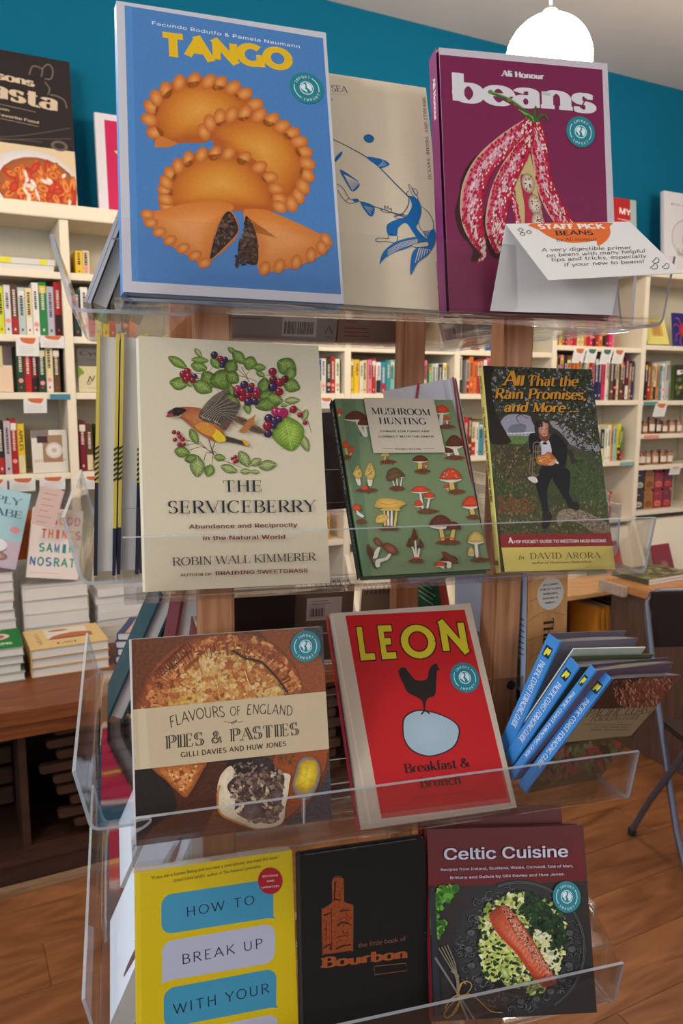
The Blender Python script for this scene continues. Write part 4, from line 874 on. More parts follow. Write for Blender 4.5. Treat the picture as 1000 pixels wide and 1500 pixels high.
a.soft([(478, 1000), (524, 1004), (534, 1040), (520, 1080), (494, 1114), (470, 1100), (474, 1050)], (34, 28, 28)); a.soft([(640, 960), (700, 930), (716, 985), (680, 985)], (30, 28, 26))
a.soft([(382, 490), (440, 474), (500, 500), (560, 480), (620, 540), (636, 600), (620, 700), (560, 710), (470, 700), (420, 650), (390, 590)], (24, 24, 28), .05)
a.soft([(452, 545), (480, 520), (514, 526), (532, 600), (500, 640), (470, 640), (462, 580)], (196, 194, 206)); a.soft([(470, 545), (490, 535), (504, 548), (486, 552)], (18, 16, 18))
a.blob([(440, 430), (452, 400), (480, 390), (504, 400), (512, 440), (506, 490), (480, 500), (452, 485)], [(150, 96, 78), (196, 140, 116), (206, 152, 130)], .04)
a.soft([(422, 470), (420, 420), (440, 392), (480, 388), (510, 404), (500, 410), (470, 398), (456, 420), (462, 436), (446, 440), (440, 480), (428, 490)], (38, 30, 28)); a.soft([(456, 400), (468, 396), (474, 430), (462, 434)], (38, 30, 28))
a.soft([(446, 480), (466, 490), (480, 484), (500, 490), (516, 480), (518, 510), (494, 534), (466, 524), (450, 504)], (122, 62, 46), .3); a.line([(470, 488), (486, 494), (500, 486)], 4.5, (230, 220, 210)); a.line([(484, 450), (492, 474), (482, 476)], 3, (150, 96, 80))
a.line([(460, 450), (474, 447)], 4.5, (48, 34, 30), sm=False); a.line([(490, 447), (505, 449)], 4.5, (48, 34, 30), sm=False)
GO = (128, 112, 92)
for P in ([(412, 600), (412, 550), (436, 536), (458, 550), (462, 600), (462, 640)], [(424, 560), (424, 640)], [(436, 556), (436, 660)], [(448, 556), (448, 660)], [(410, 600), (404, 720), (410, 760)], [(396, 620), (386, 700), (384, 740), (420, 770)], [(412, 600), (462, 600)], [(408, 640), (464, 640)]): a.line(P, 6, GO, .1)
a.soft([(372, 774), (420, 766), (440, 800), (410, 806)], (206, 200, 196)); a.line([(410, 740), (430, 760), (450, 745)], 8, GO, w2=4)
a.blob([(426, 650), (440, 625), (480, 620), (510, 600), (540, 620), (560, 650), (540, 690), (500, 694), (440, 684)], [(150, 84, 36), (206, 130, 62), (214, 146, 80)], .1)
for i in range(16): x, y = RND.uniform(436, 540), RND.uniform(628, 676); a.line([(x, y), (x+12, y-6), (x+22, y+2)], 4, RND.choice([(140, 72, 30), (228, 170, 104)]))
a.soft([(500, 684), (540, 664), (560, 648), (566, 664), (540, 690)], (206, 150, 124)); a.soft([(560, 660), (578, 672), (572, 684), (558, 672)], (206, 200, 206))
OR, SH = (206, 142, 44), (18, 16, 12)
for dx, c in ((6, SH), (0, OR)):
    a.serif('A', (208+dx, 158+dx), (300+dx, 160+dx), 96, c, .24, .1, .12, slant=.2); a.serif('ll', (290+dx, 160+dx), (345+dx, 161+dx), 64, c, .24, .1, .08, slant=.2)
    a.serif('That the', (366+dx, 162+dx), (704+dx, 164+dx), 66, c, .2, .08, .1, slant=.22)
    a.serif('Rain Promises,', (150+dx, 247+dx), (764+dx, 252+dx), 66, c, .2, .08, .1, slant=.22); a.serif('and More ...', (212+dx, 334+dx), (716+dx, 338+dx), 62, c, .2, .08, .1, slant=.22)
a.poly([(198, 1236), (942, 1226), (932, 1146), (186, 1153)], (148, 32, 36)); a.poly([(222, 1410), (965, 1386), (942, 1228), (198, 1237)], (220, 200, 104), .02)
a.serif('A', (246, 1212), (276, 1211), 42, (226, 220, 220), .26, .2, 0); a.sans('HIP POCKET GUIDE TO WESTERN MUSHROOMS', (284, 1208), (894, 1203), 28, (226, 220, 220), .02, .96)
a.serif('by', (310, 1316), (356, 1314), 26, (62, 44, 44), .12, .04, .08, slant=.25); a.serif('DAVID ARORA', (388, 1314), (858, 1310), 40, (62, 42, 44), .11, .04, .1, space=.06); a.serif('author of Mushrooms Demystified', (400, 1346), (790, 1340), 16, (76, 58, 50), .14, .05, .06, slant=.25)
a.build('cover_print', INK, r)
s = flat_art(.011, .1891); s.m = lambda p: (p[0], p[1]); s.serif('ARORA', (.0035, .182), (.0035, .164), .0036, (60, 58, 40), .16, .06, .1); s.serif('ALL THAT THE RAIN PROMISES, AND MORE ...', (.0035, .152), (.0035, .058), .0042, (50, 48, 36), .18, .07, .1); s.sans('A Hip Pocket Guide to', (.003, .05), (.003, .026), .0024, (90, 88, 60)); s.sans('Western Mushrooms', (.006, .05), (.006, .03), .0024, (90, 88, 60)); s.ell(.0055, .009, .0024, .0024, (50, 50, 40)); s.ell(.0055, .009, .0012, .0014, (190, 180, 90))
s.build('spine_print', INK, r, clip=False, M=SPM(.011) @ T3(0, .0012, 0))

# ---- pies
r, a, T = displayed('pies', 'cookbook', 'square hardcover cookbook with a brown raised pie behind a cream title band', .013, (196, 190, 184))
a.sheet(190, 910, 3.3333); a.full((104, 54, 26), .25)
a.soft([(-20, 640), (300, 640), (520, 700), (420, 900), (300, 1100), (-20, 1150)], (74, 36, 20), .3)
a.soft([(10, 700), (140, 720), (230, 900), (120, 1000), (20, 1080)], (34, 26, 24), .2)
a.soft([(640, 40), (960, 20), (980, 620), (900, 800), (760, 1000), (640, 900), (820, 300)], (140, 72, 32), .25)
a.soft([(740, 620), (980, 640), (940, 760), (830, 940), (740, 1000), (700, 760)], (150, 72, 30), .2); a.line([(970, 640), (950, 740), (840, 900), (740, 990)], 14, (106, 50, 26), .2)
a.soft([(850, 30), (960, 20), (1000, 980), (840, 1010), (760, 985), (860, 900), (960, 740), (975, 420), (940, 200)], (64, 60, 66), .5)
a.blob([(60, 460), (60, 340), (120, 220), (230, 120), (360, 70), (520, 54), (680, 96), (790, 190), (840, 300), (850, 440), (500, 520)], [(120, 58, 28), (178, 100, 48), (198, 130, 68), (176, 104, 52)], .25)
a.blob([(170, 450), (190, 330), (270, 220), (390, 150), (500, 142), (640, 200), (730, 280), (760, 360), (740, 460), (400, 480)], [(120, 62, 30), (184, 120, 56), (206, 154, 84), (196, 136, 72)], .3)
for P, c in (([(340, 175), (390, 150), (440, 160), (430, 230), (380, 250), (345, 225)], (214, 184, 134)), ([(330, 250), (400, 230), (440, 290), (430, 350), (370, 360), (336, 310)], (206, 160, 88)), ([(450, 190), (560, 220), (590, 320), (540, 350), (500, 260)], (176, 92, 46)), ([(180, 370), (300, 330), (360, 380), (200, 430)], (204, 158, 70)), ([(600, 310), (700, 300), (752, 360), (620, 370)], (212, 184, 120)), ([(560, 230), (650, 250), (640, 300), (590, 310)], (162, 86, 44))): a.blob([p for p in P], [tuple(v*.82 for v in c), c, c], .25)
a.stipple(420, inpoly([(180, 440), (200, 330), (290, 220), (400, 150), (500, 146), (640, 210), (730, 290), (760, 380), (740, 440)]), [(206, 158, 90), (184, 116, 54), (214, 176, 112), (168, 92, 44), (196, 138, 72)], (5, 17), .3)
a.stipple(300, inpoly([(60, 440), (70, 330), (140, 220), (250, 130), (380, 84), (520, 66), (680, 110), (780, 200), (836, 320), (840, 430), (780, 430), (760, 340), (700, 240), (600, 165), (480, 132), (360, 150), (260, 220), (190, 330), (170, 440)]), [(176, 96, 46), (196, 120, 60), (156, 76, 36), (206, 140, 82), (140, 66, 32)], (6, 15), .3)
for P in ([(380, 160), (400, 230), (430, 330), (440, 390)], [(340, 240), (350, 330), (330, 400)], [(560, 240), (580, 300), (600, 340)], [(250, 300), (320, 340)]): a.line(P, 5, (214, 186, 136), .3, w2=2)
for i in range(60):
    t = i/59; an = rad(196-t*206); cx, cy = 460+340*math.cos(an)*1.02, 390-286*math.sin(an); ix, iy = 460+286*math.cos(an), 400-234*math.sin(an)
    a.line([(cx, cy), (ix+RND.uniform(-5, 5), iy)], RND.uniform(3, 8), RND.choice([(112, 52, 26), (96, 46, 26), (186, 122, 68), (206, 146, 92)]), .2, w2=2, sm=False)
for i in range(34):
    t = RND.random(); an = rad(196-t*200); rr_ = RND.uniform(.86, .98); a.line([(460+336*rr_*math.cos(an), 392-284*rr_*math.sin(an)), (460+336*rr_*math.cos(an-.08), 392-284*rr_*math.sin(an-.08))], RND.uniform(8, 18), RND.choice([(208, 140, 76), (156, 78, 36), (222, 172, 112)]), .3, w2=5, sm=False)
for i in range(12): t = i/11; a.loop([(120+t*130, 250-t*120), (150+t*130, 225-t*120), (170+t*130, 250-t*110), (140+t*130, 275-t*110)], 2.5, (70, 34, 22))
a.line([(500, 140), (560, 180), (640, 200), (720, 280), (770, 350)], 9, (60, 30, 20), .2)
a.blob([(110, 700), (360, 680), (350, 740), (300, 830), (270, 860), (230, 830), (180, 780)], [(130, 64, 28), (196, 116, 52), (212, 150, 84)], .3)
a.stipple(50, inpoly([(180, 720), (330, 700), (300, 790), (270, 830), (230, 810)]), [(206, 150, 90), (150, 70, 30), (220, 176, 120)], (3, 8), .2)
a.soft([(480, 680), (560, 660), (690, 690), (700, 740), (560, 760), (500, 740)], (34, 26, 26), .2); a.soft([(600, 660), (680, 670), (690, 730), (640, 742)], (52, 40, 44), .3)
a.blob([(430, 790), (450, 740), (490, 705), (510, 730), (520, 770), (760, 740), (776, 800), (760, 900), (740, 985), (640, 1010), (560, 990), (440, 930), (426, 850)], [(214, 196, 168), (222, 208, 186), (222, 208, 186)], .1)
a.line([(438, 800), (428, 860), (446, 940), (560, 995), (640, 1016), (700, 1010)], 12, (186, 128, 62), .2, w2=5)
FI = [(60, 40, 40), (84, 58, 56), (110, 82, 76), (136, 108, 96), (160, 132, 112), (90, 80, 60), (196, 174, 146)]
a.soft([(480, 790), (560, 740), (740, 740), (744, 830), (736, 900), (710, 980), (640, 980), (540, 950), (560, 900), (490, 840)], (70, 48, 46), .4)
a.stipple(330, inpoly([(480, 800), (540, 750), (740, 740), (740, 900), (712, 980), (600, 980), (520, 940), (500, 860)]), FI, (4, 12), .2, ar=1.9)
a.stipple(60, inpoly([(500, 700), (600, 680), (740, 720), (740, 760), (520, 770)]), FI[:4]+[(150, 130, 110)], (4, 9), .2)
for P in ([(560, 900), (620, 880), (650, 930), (600, 970), (545, 950)], [(690, 830), (740, 820), (738, 880), (700, 890)]): a.blob(P, [(70, 52, 54), (104, 82, 84), (120, 98, 98)], .2)
a.stipple(26, inpoly([(700, 650), (800, 640), (790, 700), (720, 690)]), [(70, 56, 30), (160, 60, 40), (96, 84, 44)], (3, 7))
a.blob([(820, 690), (850, 662), (900, 668), (926, 710), (922, 780), (890, 850), (852, 872), (812, 850), (792, 800), (806, 740)], [(120, 110, 104), (150, 140, 120), (190, 160, 60), (212, 184, 50)], .1)
a.blob([(830, 700), (870, 675), (910, 690), (912, 760), (880, 820), (840, 830), (806, 800), (820, 750)], [(186, 140, 24), (214, 186, 40), (226, 204, 70)], .2); a.line([(848, 860), (850, 920), (846, 1020)], 14, (176, 172, 176), w2=9); a.line([(846, 880), (848, 1000)], 4, (230, 230, 234))
a.soft([(20, 960), (90, 948), (106, 975), (70, 1010), (20, 1030)], (150, 146, 150), .2); a.soft([(20, 985), (96, 968), (60, 1000), (20, 1010)], (40, 36, 36), .1)
BAND = (198, 178, 146); a.poly([(18, 726), (972, 622), (955, 342), (0, 432)], BAND, .02)
a.poly([(50, 722), (98, 717), (78, 424), (36, 428)], (206, 188, 158)); a.poly([(0, 1130), (16, 1130), (8, 90), (-10, 90)], (188, 184, 178))
INKB = (44, 38, 36)
a.serif('FLAVOURS', (196, 522), (466, 468), 56, INKB, .1, .085, 0, bend=.28); a.serif('OF', (488, 462), (542, 458), 46, INKB, .1, .085, 0); a.serif('ENGLAND', (566, 456), (792, 462), 50, INKB, .1, .085, 0, bend=.12)
a.line([(458, 488), (500, 494), (520, 480), (508, 498), (496, 500), (505, 488), (530, 492), (552, 488)], 2.5, INKB)
for t_, c_ in ((.25, INKB), (.05, BAND)):
    a.serif('PIES', (176, 622), (360, 602), 62, c_, t_, .05 if t_ > .1 else .01, .14 if t_ > .1 else 0, space=.08); a.serif('PASTIES', (490, 586), (822, 552), 60, c_, t_, .05 if t_ > .1 else .01, .14 if t_ > .1 else 0, space=.08)
a.serif('&', (398, 598), (450, 592), 62, INKB, .2, .09, 0); a.serif('&', (400, 598), (450, 592), 60, BAND, .04, .01, 0)
a.serif('GILLI DAVIES AND HUW JONES', (248, 664), (762, 608), 26, INKB, .15, .13, 0, space=.06)
a.build('cover_print', INK, r); a.sheet(0, 0, 1); put_sticker(r, a, (446.8, 946.5), 21.8, 3)

# ---- red breakfast book
r, a, T = displayed('leon', 'cookbook', 'red hardcover with a black hen standing on a pale blue egg', .012, (200, 184, 170))
a.sheet(470, 870, 1.8868); a.full((196, 180, 164), .02)
a.poly([(163, 622), (530, 572), (390, 44), (74, 58)], (188, 26, 32), .03); a.line([(38, 60), (130, 640)], 5, (208, 196, 184), sm=False)
def word(t, p0, p1, cap, tk):
    a.serif(t, p0, p1, cap, (36, 24, 22), tk+.07, tk+.07, 0, ext=.035, pad=tk); a.serif(t, p0, p1, cap, (206, 186, 40), tk, tk, 0, pad=tk)
for ch, x0, x1, y in (('L', 106, 156, 176), ('E', 160, 212, 173), ('O', 224, 318, 172), ('N', 332, 400, 160)):
    q = {'L': (108, 157), 'E': (166, 216), 'O': (230, 318), 'N': (330, 408)}[ch]; word(ch, (q[0], y), (q[1], y-3), 88, .19)
a.soft([(214, 205), (230, 194), (244, 210), (262, 228), (290, 226), (296, 204), (304, 190), (316, 184), (320, 192), (326, 200), (318, 206), (316, 250), (312, 270), (292, 280), (286, 306), (282, 306), (276, 282), (240, 262), (228, 240)], (34, 28, 28), n=4)
a.line([(284, 284), (285, 312)], 4, (34, 28, 28), sm=False); a.line([(276, 320), (284, 310), (298, 318)], 3, (34, 28, 28))
EG = [(224, 370), (228, 330), (260, 310), (300, 312), (350, 330), (378, 352), (382, 378), (368, 412), (330, 434), (290, 440), (250, 424), (230, 398)]
a.soft(EG, (30, 26, 28)); a.blob([(302+(x-302)*.955, 374+(y-374)*.945) for x, y in EG], [(160, 182, 198), (164, 186, 202), (168, 190, 206)])
a.line([(276, 322), (286, 312), (300, 320)], 4, (30, 26, 28))
a.serif('Breakfast &', (230, 488), (412, 468), 26, (40, 24, 26), .2, .06, .1); a.serif('Brunch', (274, 530), (390, 518), 27, (40, 24, 26), .2, .06, .1); a.sans('NATURALLY FAST RECIPES', (258, 562), (422, 544), 9, (70, 24, 26), 0, 1.2)
a.build('cover_print', INK, r); a.sheet(0, 0, 1); put_sticker(r, a, (678.5, 987.5), 20.5, -6)
s = flat_art(.012, .1950); s.m = lambda p: (p[0], p[1]); s.poly([(.0005, 0), (.0115, 0), (.0115, .1950), (.0005, .1950)], (186, 28, 44)); s.poly([(.0005, 0), (.0115, 0), (.0115, .12), (.0005, .12)], (206, 44, 84)); s.serif('LEON', (.004, .186), (.004, .160), .005, (110, 20, 30), .14, .13, 0); s.sans('Breakfast & Brunch', (.006, .15), (.006, .085), .0045, (110, 16, 36)); s.poly([(.004, .012), (.009, .012), (.009, .02), (.004, .02)], (60, 20, 30))
s.build('spine_print', INK, r, clip=False, M=SPM(.015))
# ---- second red cookbook behind, then the one with salmon on a dark plate
def plainbook(name, label, M, w, h, T, col, hard=True, rough=.5, group=None):
    return book(name, label, M, w, h, T, cmat(col, rough), hard, group=group)
plainbook('cookbook', 'dark red hardcover mostly hidden behind the cookbook with salmon on its cover', pose(.062, .0265, -.558, -8.5, 22.6, -2.5), .148, .1745, .011, (104, 14, 22))
r, a, T = displayed('celtic', 'cookbook', 'dark red hardcover cookbook with a salmon fillet on a dark patterned plate', .015, (112, 18, 30))
a.sheet(620, 1200, 3.846); a.full((40, 34, 34), .2)
a.poly([(22, 380), (912, 340), (892, 32), (8, 66)], (100, 10, 20), .08); a.poly([(-10, 380), (26, 378), (12, 60), (-10, 60)], (120, 20, 32))
a.ell(535, 725, 382, 392, [(34, 34, 36), (52, 52, 54), (60, 60, 62), (48, 48, 52), (40, 40, 42)], 0, .25, n=40)
def swirl(x, y, s_, ang):
    c = [(90, 90, 94), (112, 112, 116), (78, 78, 80)][RND.randrange(3)]; P = []
    for i in range(9): t = i/8; r_ = s_*(.25+t); th = rad(ang)+t*RND.choice([4.2, 3.0]); P.append((x+r_*math.cos(th), y+r_*math.sin(th)))
    a.line([(p[0]+4, p[1]+5) for p in P], 7, (20, 20, 22), w2=3); a.line(P, 6, c, .2, w2=2)
for i in range(130):
    an = RND.uniform(0, 6.28); rr_ = RND.uniform(.66, .92); swirl(535+382*rr_*math.cos(an), 725+392*rr_*math.sin(an), RND.uniform(14, 34), RND.uniform(0, 360))
for i in range(40):
    an = rad(i*9); x, y = 535+382*.76*math.cos(an), 725+392*.76*math.sin(an)
    if i % 2 == 0: a.blob([(x-26, y), (x-8, y-20), (x+24, y-16), (x+28, y+8), (x+4, y+22)], [(26, 26, 28), (84, 84, 88), (60, 60, 62)], .3)
for rr_ in (.97, .95): a.line([(535+382*rr_*math.cos(rad(t)), 725+392*rr_*math.sin(rad(t))) for t in range(-110, 60, 8)], 4, (92, 92, 96), w2=2)
a.ell(545, 710, 250, 275, [(24, 26, 26), (40, 42, 42), (44, 46, 46)], 0, .2, n=32)
KL = inpoly([(310, 620), (360, 470), (470, 410), (600, 410), (700, 470), (790, 560), (780, 700), (760, 840), (640, 980), (560, 970), (480, 930), (340, 880), (310, 740)])
a.stipple(520, KL, [(20, 46, 22), (30, 66, 28), (44, 84, 32), (14, 34, 18), (150, 164, 80)], (9, 22), .3)
a.stipple(430, KL, [(168, 180, 84), (196, 200, 116), (214, 214, 146), (130, 150, 62), (222, 222, 176)], (6, 20), .3)
a.stipple(160, inpoly([(600, 420), (760, 540), (790, 700), (700, 720), (620, 600), (540, 480)]), [(16, 44, 22), (24, 60, 28)], (10, 26), .3)
a.stipple(90, inpoly([(320, 640), (450, 640), (520, 800), (500, 900), (350, 880)]), [(206, 210, 130), (178, 190, 92)], (12, 26), .2); a.stipple(60, inpoly([(620, 620), (690, 640), (760, 800), (740, 860), (680, 760)]), [(220, 218, 186), (206, 204, 150)], (8, 20), .2)
a.stipple(240, KL, [(18, 40, 20), (30, 62, 26), (12, 28, 16), (44, 76, 34)], (5, 13), .3)
a.ell(450, 858, 20, 44, [(110, 134, 60), (170, 190, 110), (206, 214, 160)], -30)
a.blob([(364, 530), (424, 480), (470, 490), (540, 570), (620, 690), (700, 830), (740, 915), (700, 935), (672, 940), (620, 880), (520, 740), (470, 690), (400, 610)], [(136, 46, 24), (196, 84, 52), (206, 104, 74), (206, 104, 74)], .25)
a.blob([(430, 484), (480, 500), (620, 700), (720, 860), (738, 915), (660, 850), (560, 700), (470, 570)], [(178, 84, 60), (206, 124, 96), (206, 130, 104)], .3)
a.line([(366, 535), (400, 612), (470, 692), (520, 745), (620, 884), (674, 940)], 14, (186, 56, 34), .2, w2=12)
a.stipple(240, inpoly([(430, 490), (490, 510), (700, 830), (735, 905), (660, 840), (520, 660)]), [(50, 28, 22), (70, 40, 30), (222, 180, 150)], (1.8, 4.5))
for i in range(14): x = 470+i*16; y = 650+i*19; a.line([(x, y), (x+14, y-22), (x+34, y-30)], 3, (224, 150, 120), w2=1.5)
for P in ([(86, 376), (180, 372), (186, 400), (130, 450), (84, 440)], [(30, 430), (80, 420), (96, 500), (60, 560), (24, 550)], [(40, 560), (124, 576), (100, 620), (70, 658), (30, 630)]):
    a.stipple(60, inpoly(P), [(60, 120, 26), (90, 156, 40), (120, 180, 60), (40, 90, 22)], (8, 20), .1)
a.poly([(52, 1128), (92, 1126), (62, 376), (22, 378)], (30, 34, 44)); SI = (126, 116, 100)
for i in range(4): a.line([(80+i*16, 716-i*6), (130+i*12, 800-i*3), (160+i*6, 850)], 6, SI, .1, w2=6)
a.line([(166, 840), (184, 900), (190, 990), (240, 1125)], 20, SI, .2, w2=10); a.line([(150, 840), (190, 880)], 14, SI); a.line([(60, 770), (140, 900), (200, 1000), (275, 1120)], 12, (110, 110, 116), w2=9)
TWN = (176, 136, 70)
for P in ([(110, 1060), (150, 1000), (200, 985), (170, 1060), (130, 1110), (108, 1090), (140, 1040), (200, 990)], [(180, 980), (200, 920), (240, 905), (262, 930), (230, 980), (190, 990)], [(190, 990), (260, 980), (330, 1040), (370, 1075), (436, 1084)], [(176, 986), (236, 992)], [(190, 960), (210, 912), (232, 920)], [(200, 990), (180, 1060), (150, 1100)]): a.line(P, 7, TWN, .2, w2=4)
LW = (206, 206, 226)
a.sans('Celtic Cuisine', (118, 226), (804, 203), 88, LW, .017, 1.0); a.sans('Recipes from Ireland, Scotland, Wales, Cornwall, Isle of Man,', (97, 288), (832, 260), 20, LW, .004); a.sans('Brittany and Galicia by Gilli Davies and Huw Jones.', (148, 332), (786, 306), 20, LW, .004)
a.build('cover_print', INK, r); a.sheet(0, 0, 1); put_sticker(r, a, (827.5, 1311), 20.5, 4)
s = flat_art(.015, .166); s.m = lambda p: (p[0], p[1]); s.serif('Celtic Cuisine', (.005, .158), (.005, .118), .0055, (206, 206, 214), .14, .12, 0); s.serif('Gilli Davies', (.005, .1), (.005, .066), .005, (206, 206, 214), .12, .1, 0)
s.build('spine_print', INK, r, clip=False, M=SPM(.015) @ T3(0, -.001, 0))

# ---- yellow book with speech bubbles
r, a, T = displayed('howto', 'paperback', 'yellow paperback with blue and white speech bubbles carrying its title', .014, (206, 176, 12), False)
a.sheet(130, 1180, 2.7027); a.full((206, 178, 10), .03)
a.poly([(196, 1180), (212, 1180), (206, 262), (188, 265)], (214, 188, 30))
BB, BW, TX = (62, 142, 176), (176, 178, 200), (26, 36, 64)
def bubble(x0, y0, x1, y1, sk, r_, col, tail):
    """rounded bubble: left top (x0,y0), right bottom (x1,y1), sk rise to the right"""
    P = []; f = lambda x, y: (x, y-(x-x0)/(x1-x0)*sk)
    for cx, cy, a0 in ((x1-r_, y0+r_, -90), (x1-r_, y1-r_, 0), (x0+r_, y1-r_, 90), (x0+r_, y0+r_, 180)):
        if (tail == 'r' and a0 == 0): P += [f(x1, y1-8), f(x1+8, y1+4), f(x1-22, y1-2)]; continue
        if (tail == 'l' and a0 == 90): P += [f(x0+30, y1+1), f(x0-2, y1+9), f(x0, y1-26)]; continue
        P += [f(cx+r_*math.cos(rad(a0+t)), cy+r_*math.sin(rad(a0+t))) for t in range(0, 91, 15)]
    a.poly(P, col)
bubble(288, 355, 730, 510, 68, 42, BB, 'r'); bubble(290, 538, 736, 694, 76, 42, BW, 'l'); bubble(296, 724, 742, 880, 84, 42, BB, 'r'); bubble(298, 910, 748, 1066, 90, 42, BW, 'l'); bubble(306, 1092, 756, 1190, 94, 40, BB, 'r')
a.serif('HOW TO', (384, 440), (656, 388), 38, TX, .095, .085, 0, space=.16); a.serif('BREAK UP', (366, 628), (688, 560), 40, TX, .095, .085, 0, space=.14); a.serif('WITH YOUR', (334, 826), (716, 738), 42, TX, .095, .085, 0, space=.14); a.serif('PHONE', (400, 1004), (640, 950), 42, TX, .095, .085, 0, space=.16)
a.serif('"If you are a human being and you own a smartphone, you need this book."', (248, 294), (754, 208), 13, (50, 50, 30), .11, .1, 0, bend=.1); a.serif('-JONATHAN HAIDT, author of The Anxious Generation', (330, 305), (680, 244), 12, (50, 50, 30), .11, .1, 0)
a.ell(717, 296, 49, 53, (166, 20, 34)); 
for t_, y, w_ in (('REVISED', 280, 30), ('AND', 300, 15), ('UPDATED!', 323, 35)): a.sans(t_, (717-w_, y+w_*.1), (717+w_, y-w_*.1), 10, (222, 200, 206), .012, 1.05)
a.build('cover_print', INK, r)

# ---- black bourbon book
r, a, T = displayed('bourbon', 'hardcover_book', 'small black hardcover with an orange whiskey bottle print', .016, (18, 15, 16), rough=.6)
a.sheet(430, 1230, 4.7619); a.full((18, 15, 15), .05); OB, OD = (142, 64, 24), (30, 20, 16)
a.soft([(276, 270), (342, 266), (344, 300), (348, 400), (352, 430), (404, 448), (410, 480), (406, 740), (392, 756), (220, 782), (204, 768), (200, 500), (206, 478), (262, 440), (272, 400)], OB, .25, 3)
a.loop([(274, 268), (342, 264), (348, 400), (354, 428), (406, 446), (412, 480), (408, 742), (390, 760), (218, 784), (200, 770), (198, 496), (206, 474), (262, 438), (272, 398)], 2.5, (150, 76, 40), n=3)
for P, w_ in (([(290, 290), (288, 340), (282, 420)], 12), ([(262, 470), (262, 620), (262, 760)], 5), ([(208, 520), (240, 508), (258, 500)], 12), ([(300, 590), (340, 566), (386, 576)], 12), ([(310, 560), (344, 528), (380, 552)], 4), ([(320, 490), (390, 480)], 8), ([(330, 478), (380, 472)], 5), ([(284, 408), (330, 412)], 9), ([(206, 744), (250, 720), (258, 760)], 12), ([(290, 750), (340, 728), (396, 720)], 12), ([(316, 370), (324, 376)], 10), ([(300, 668), (390, 650)], 4), ([(228, 560), (226, 680)], 5), ([(340, 620), (350, 640), (380, 630)], 6), ([(360, 500), (366, 520)], 5)): a.line(P, w_, OD, .3, w2=w_*.6, sm=len(P) > 2)
a.stipple(60, inpoly([(210, 500), (400, 470), (400, 740), (210, 770)]), [OD, (110, 48, 20)], (2, 5))
a.serif('the little book of', (444, 740), (778, 688), 30, (124, 78, 56), .12, .1, .08); a.serif('Bourbon', (190, 880), (790, 808), 66, (150, 76, 34), .26, .16, .14)
a.line([(560, 870), (780, 848), (786, 900), (560, 930), (556, 872)], 4, (140, 80, 50), sm=False)
a.build('cover_print', INKM, r)
s = flat_art(.016, .1755); s.m = lambda p: (p[0], p[1]); s.serif('Bourbon', (.005, .1), (.005, .072), .0055, (150, 140, 130), .14, .1, .08)
s.build('spine_print', INKM, r, clip=False, M=SPM(.016))

# ---- fold-out foraging guides leaning in the third tray
def rotv(v):
    v = Vector(v); return Matrix.Rotation(v.length, 4, v.normalized())
GUIDES = [([.1499, .0099, -.3490, .4205, .2881, .3541], .1247, .141, .0116, (58, 132, 196), 'front of the row with a brown sea urchin cover'),
 ([.1398, .0186, -.3395, .4741, .2367, .326], .1250, .1418, .0074, (56, 126, 190), 'second from the front of the row, thinner than the others'),
 ([.1438, .0268, -.329, .4401, .2252, .2589], .1241, .1245, .0134, (64, 140, 204), 'third of the row, with purple folded pages'),
 ([.1453, .0366, -.3217, .2801, .2055, .3288], .1238, .1232, .0147, (60, 134, 198), 'at the rear of the row against the wooden post')]
PLC = [plain('fold_grey', (110, 104, 120), .6), plain('fold_green', (92, 104, 74), .6), plain('fold_purple', (110, 84, 104), .6), plain('fold_slate', (92, 96, 120), .6)]
BLUEC = cmat((56, 130, 200), .4)
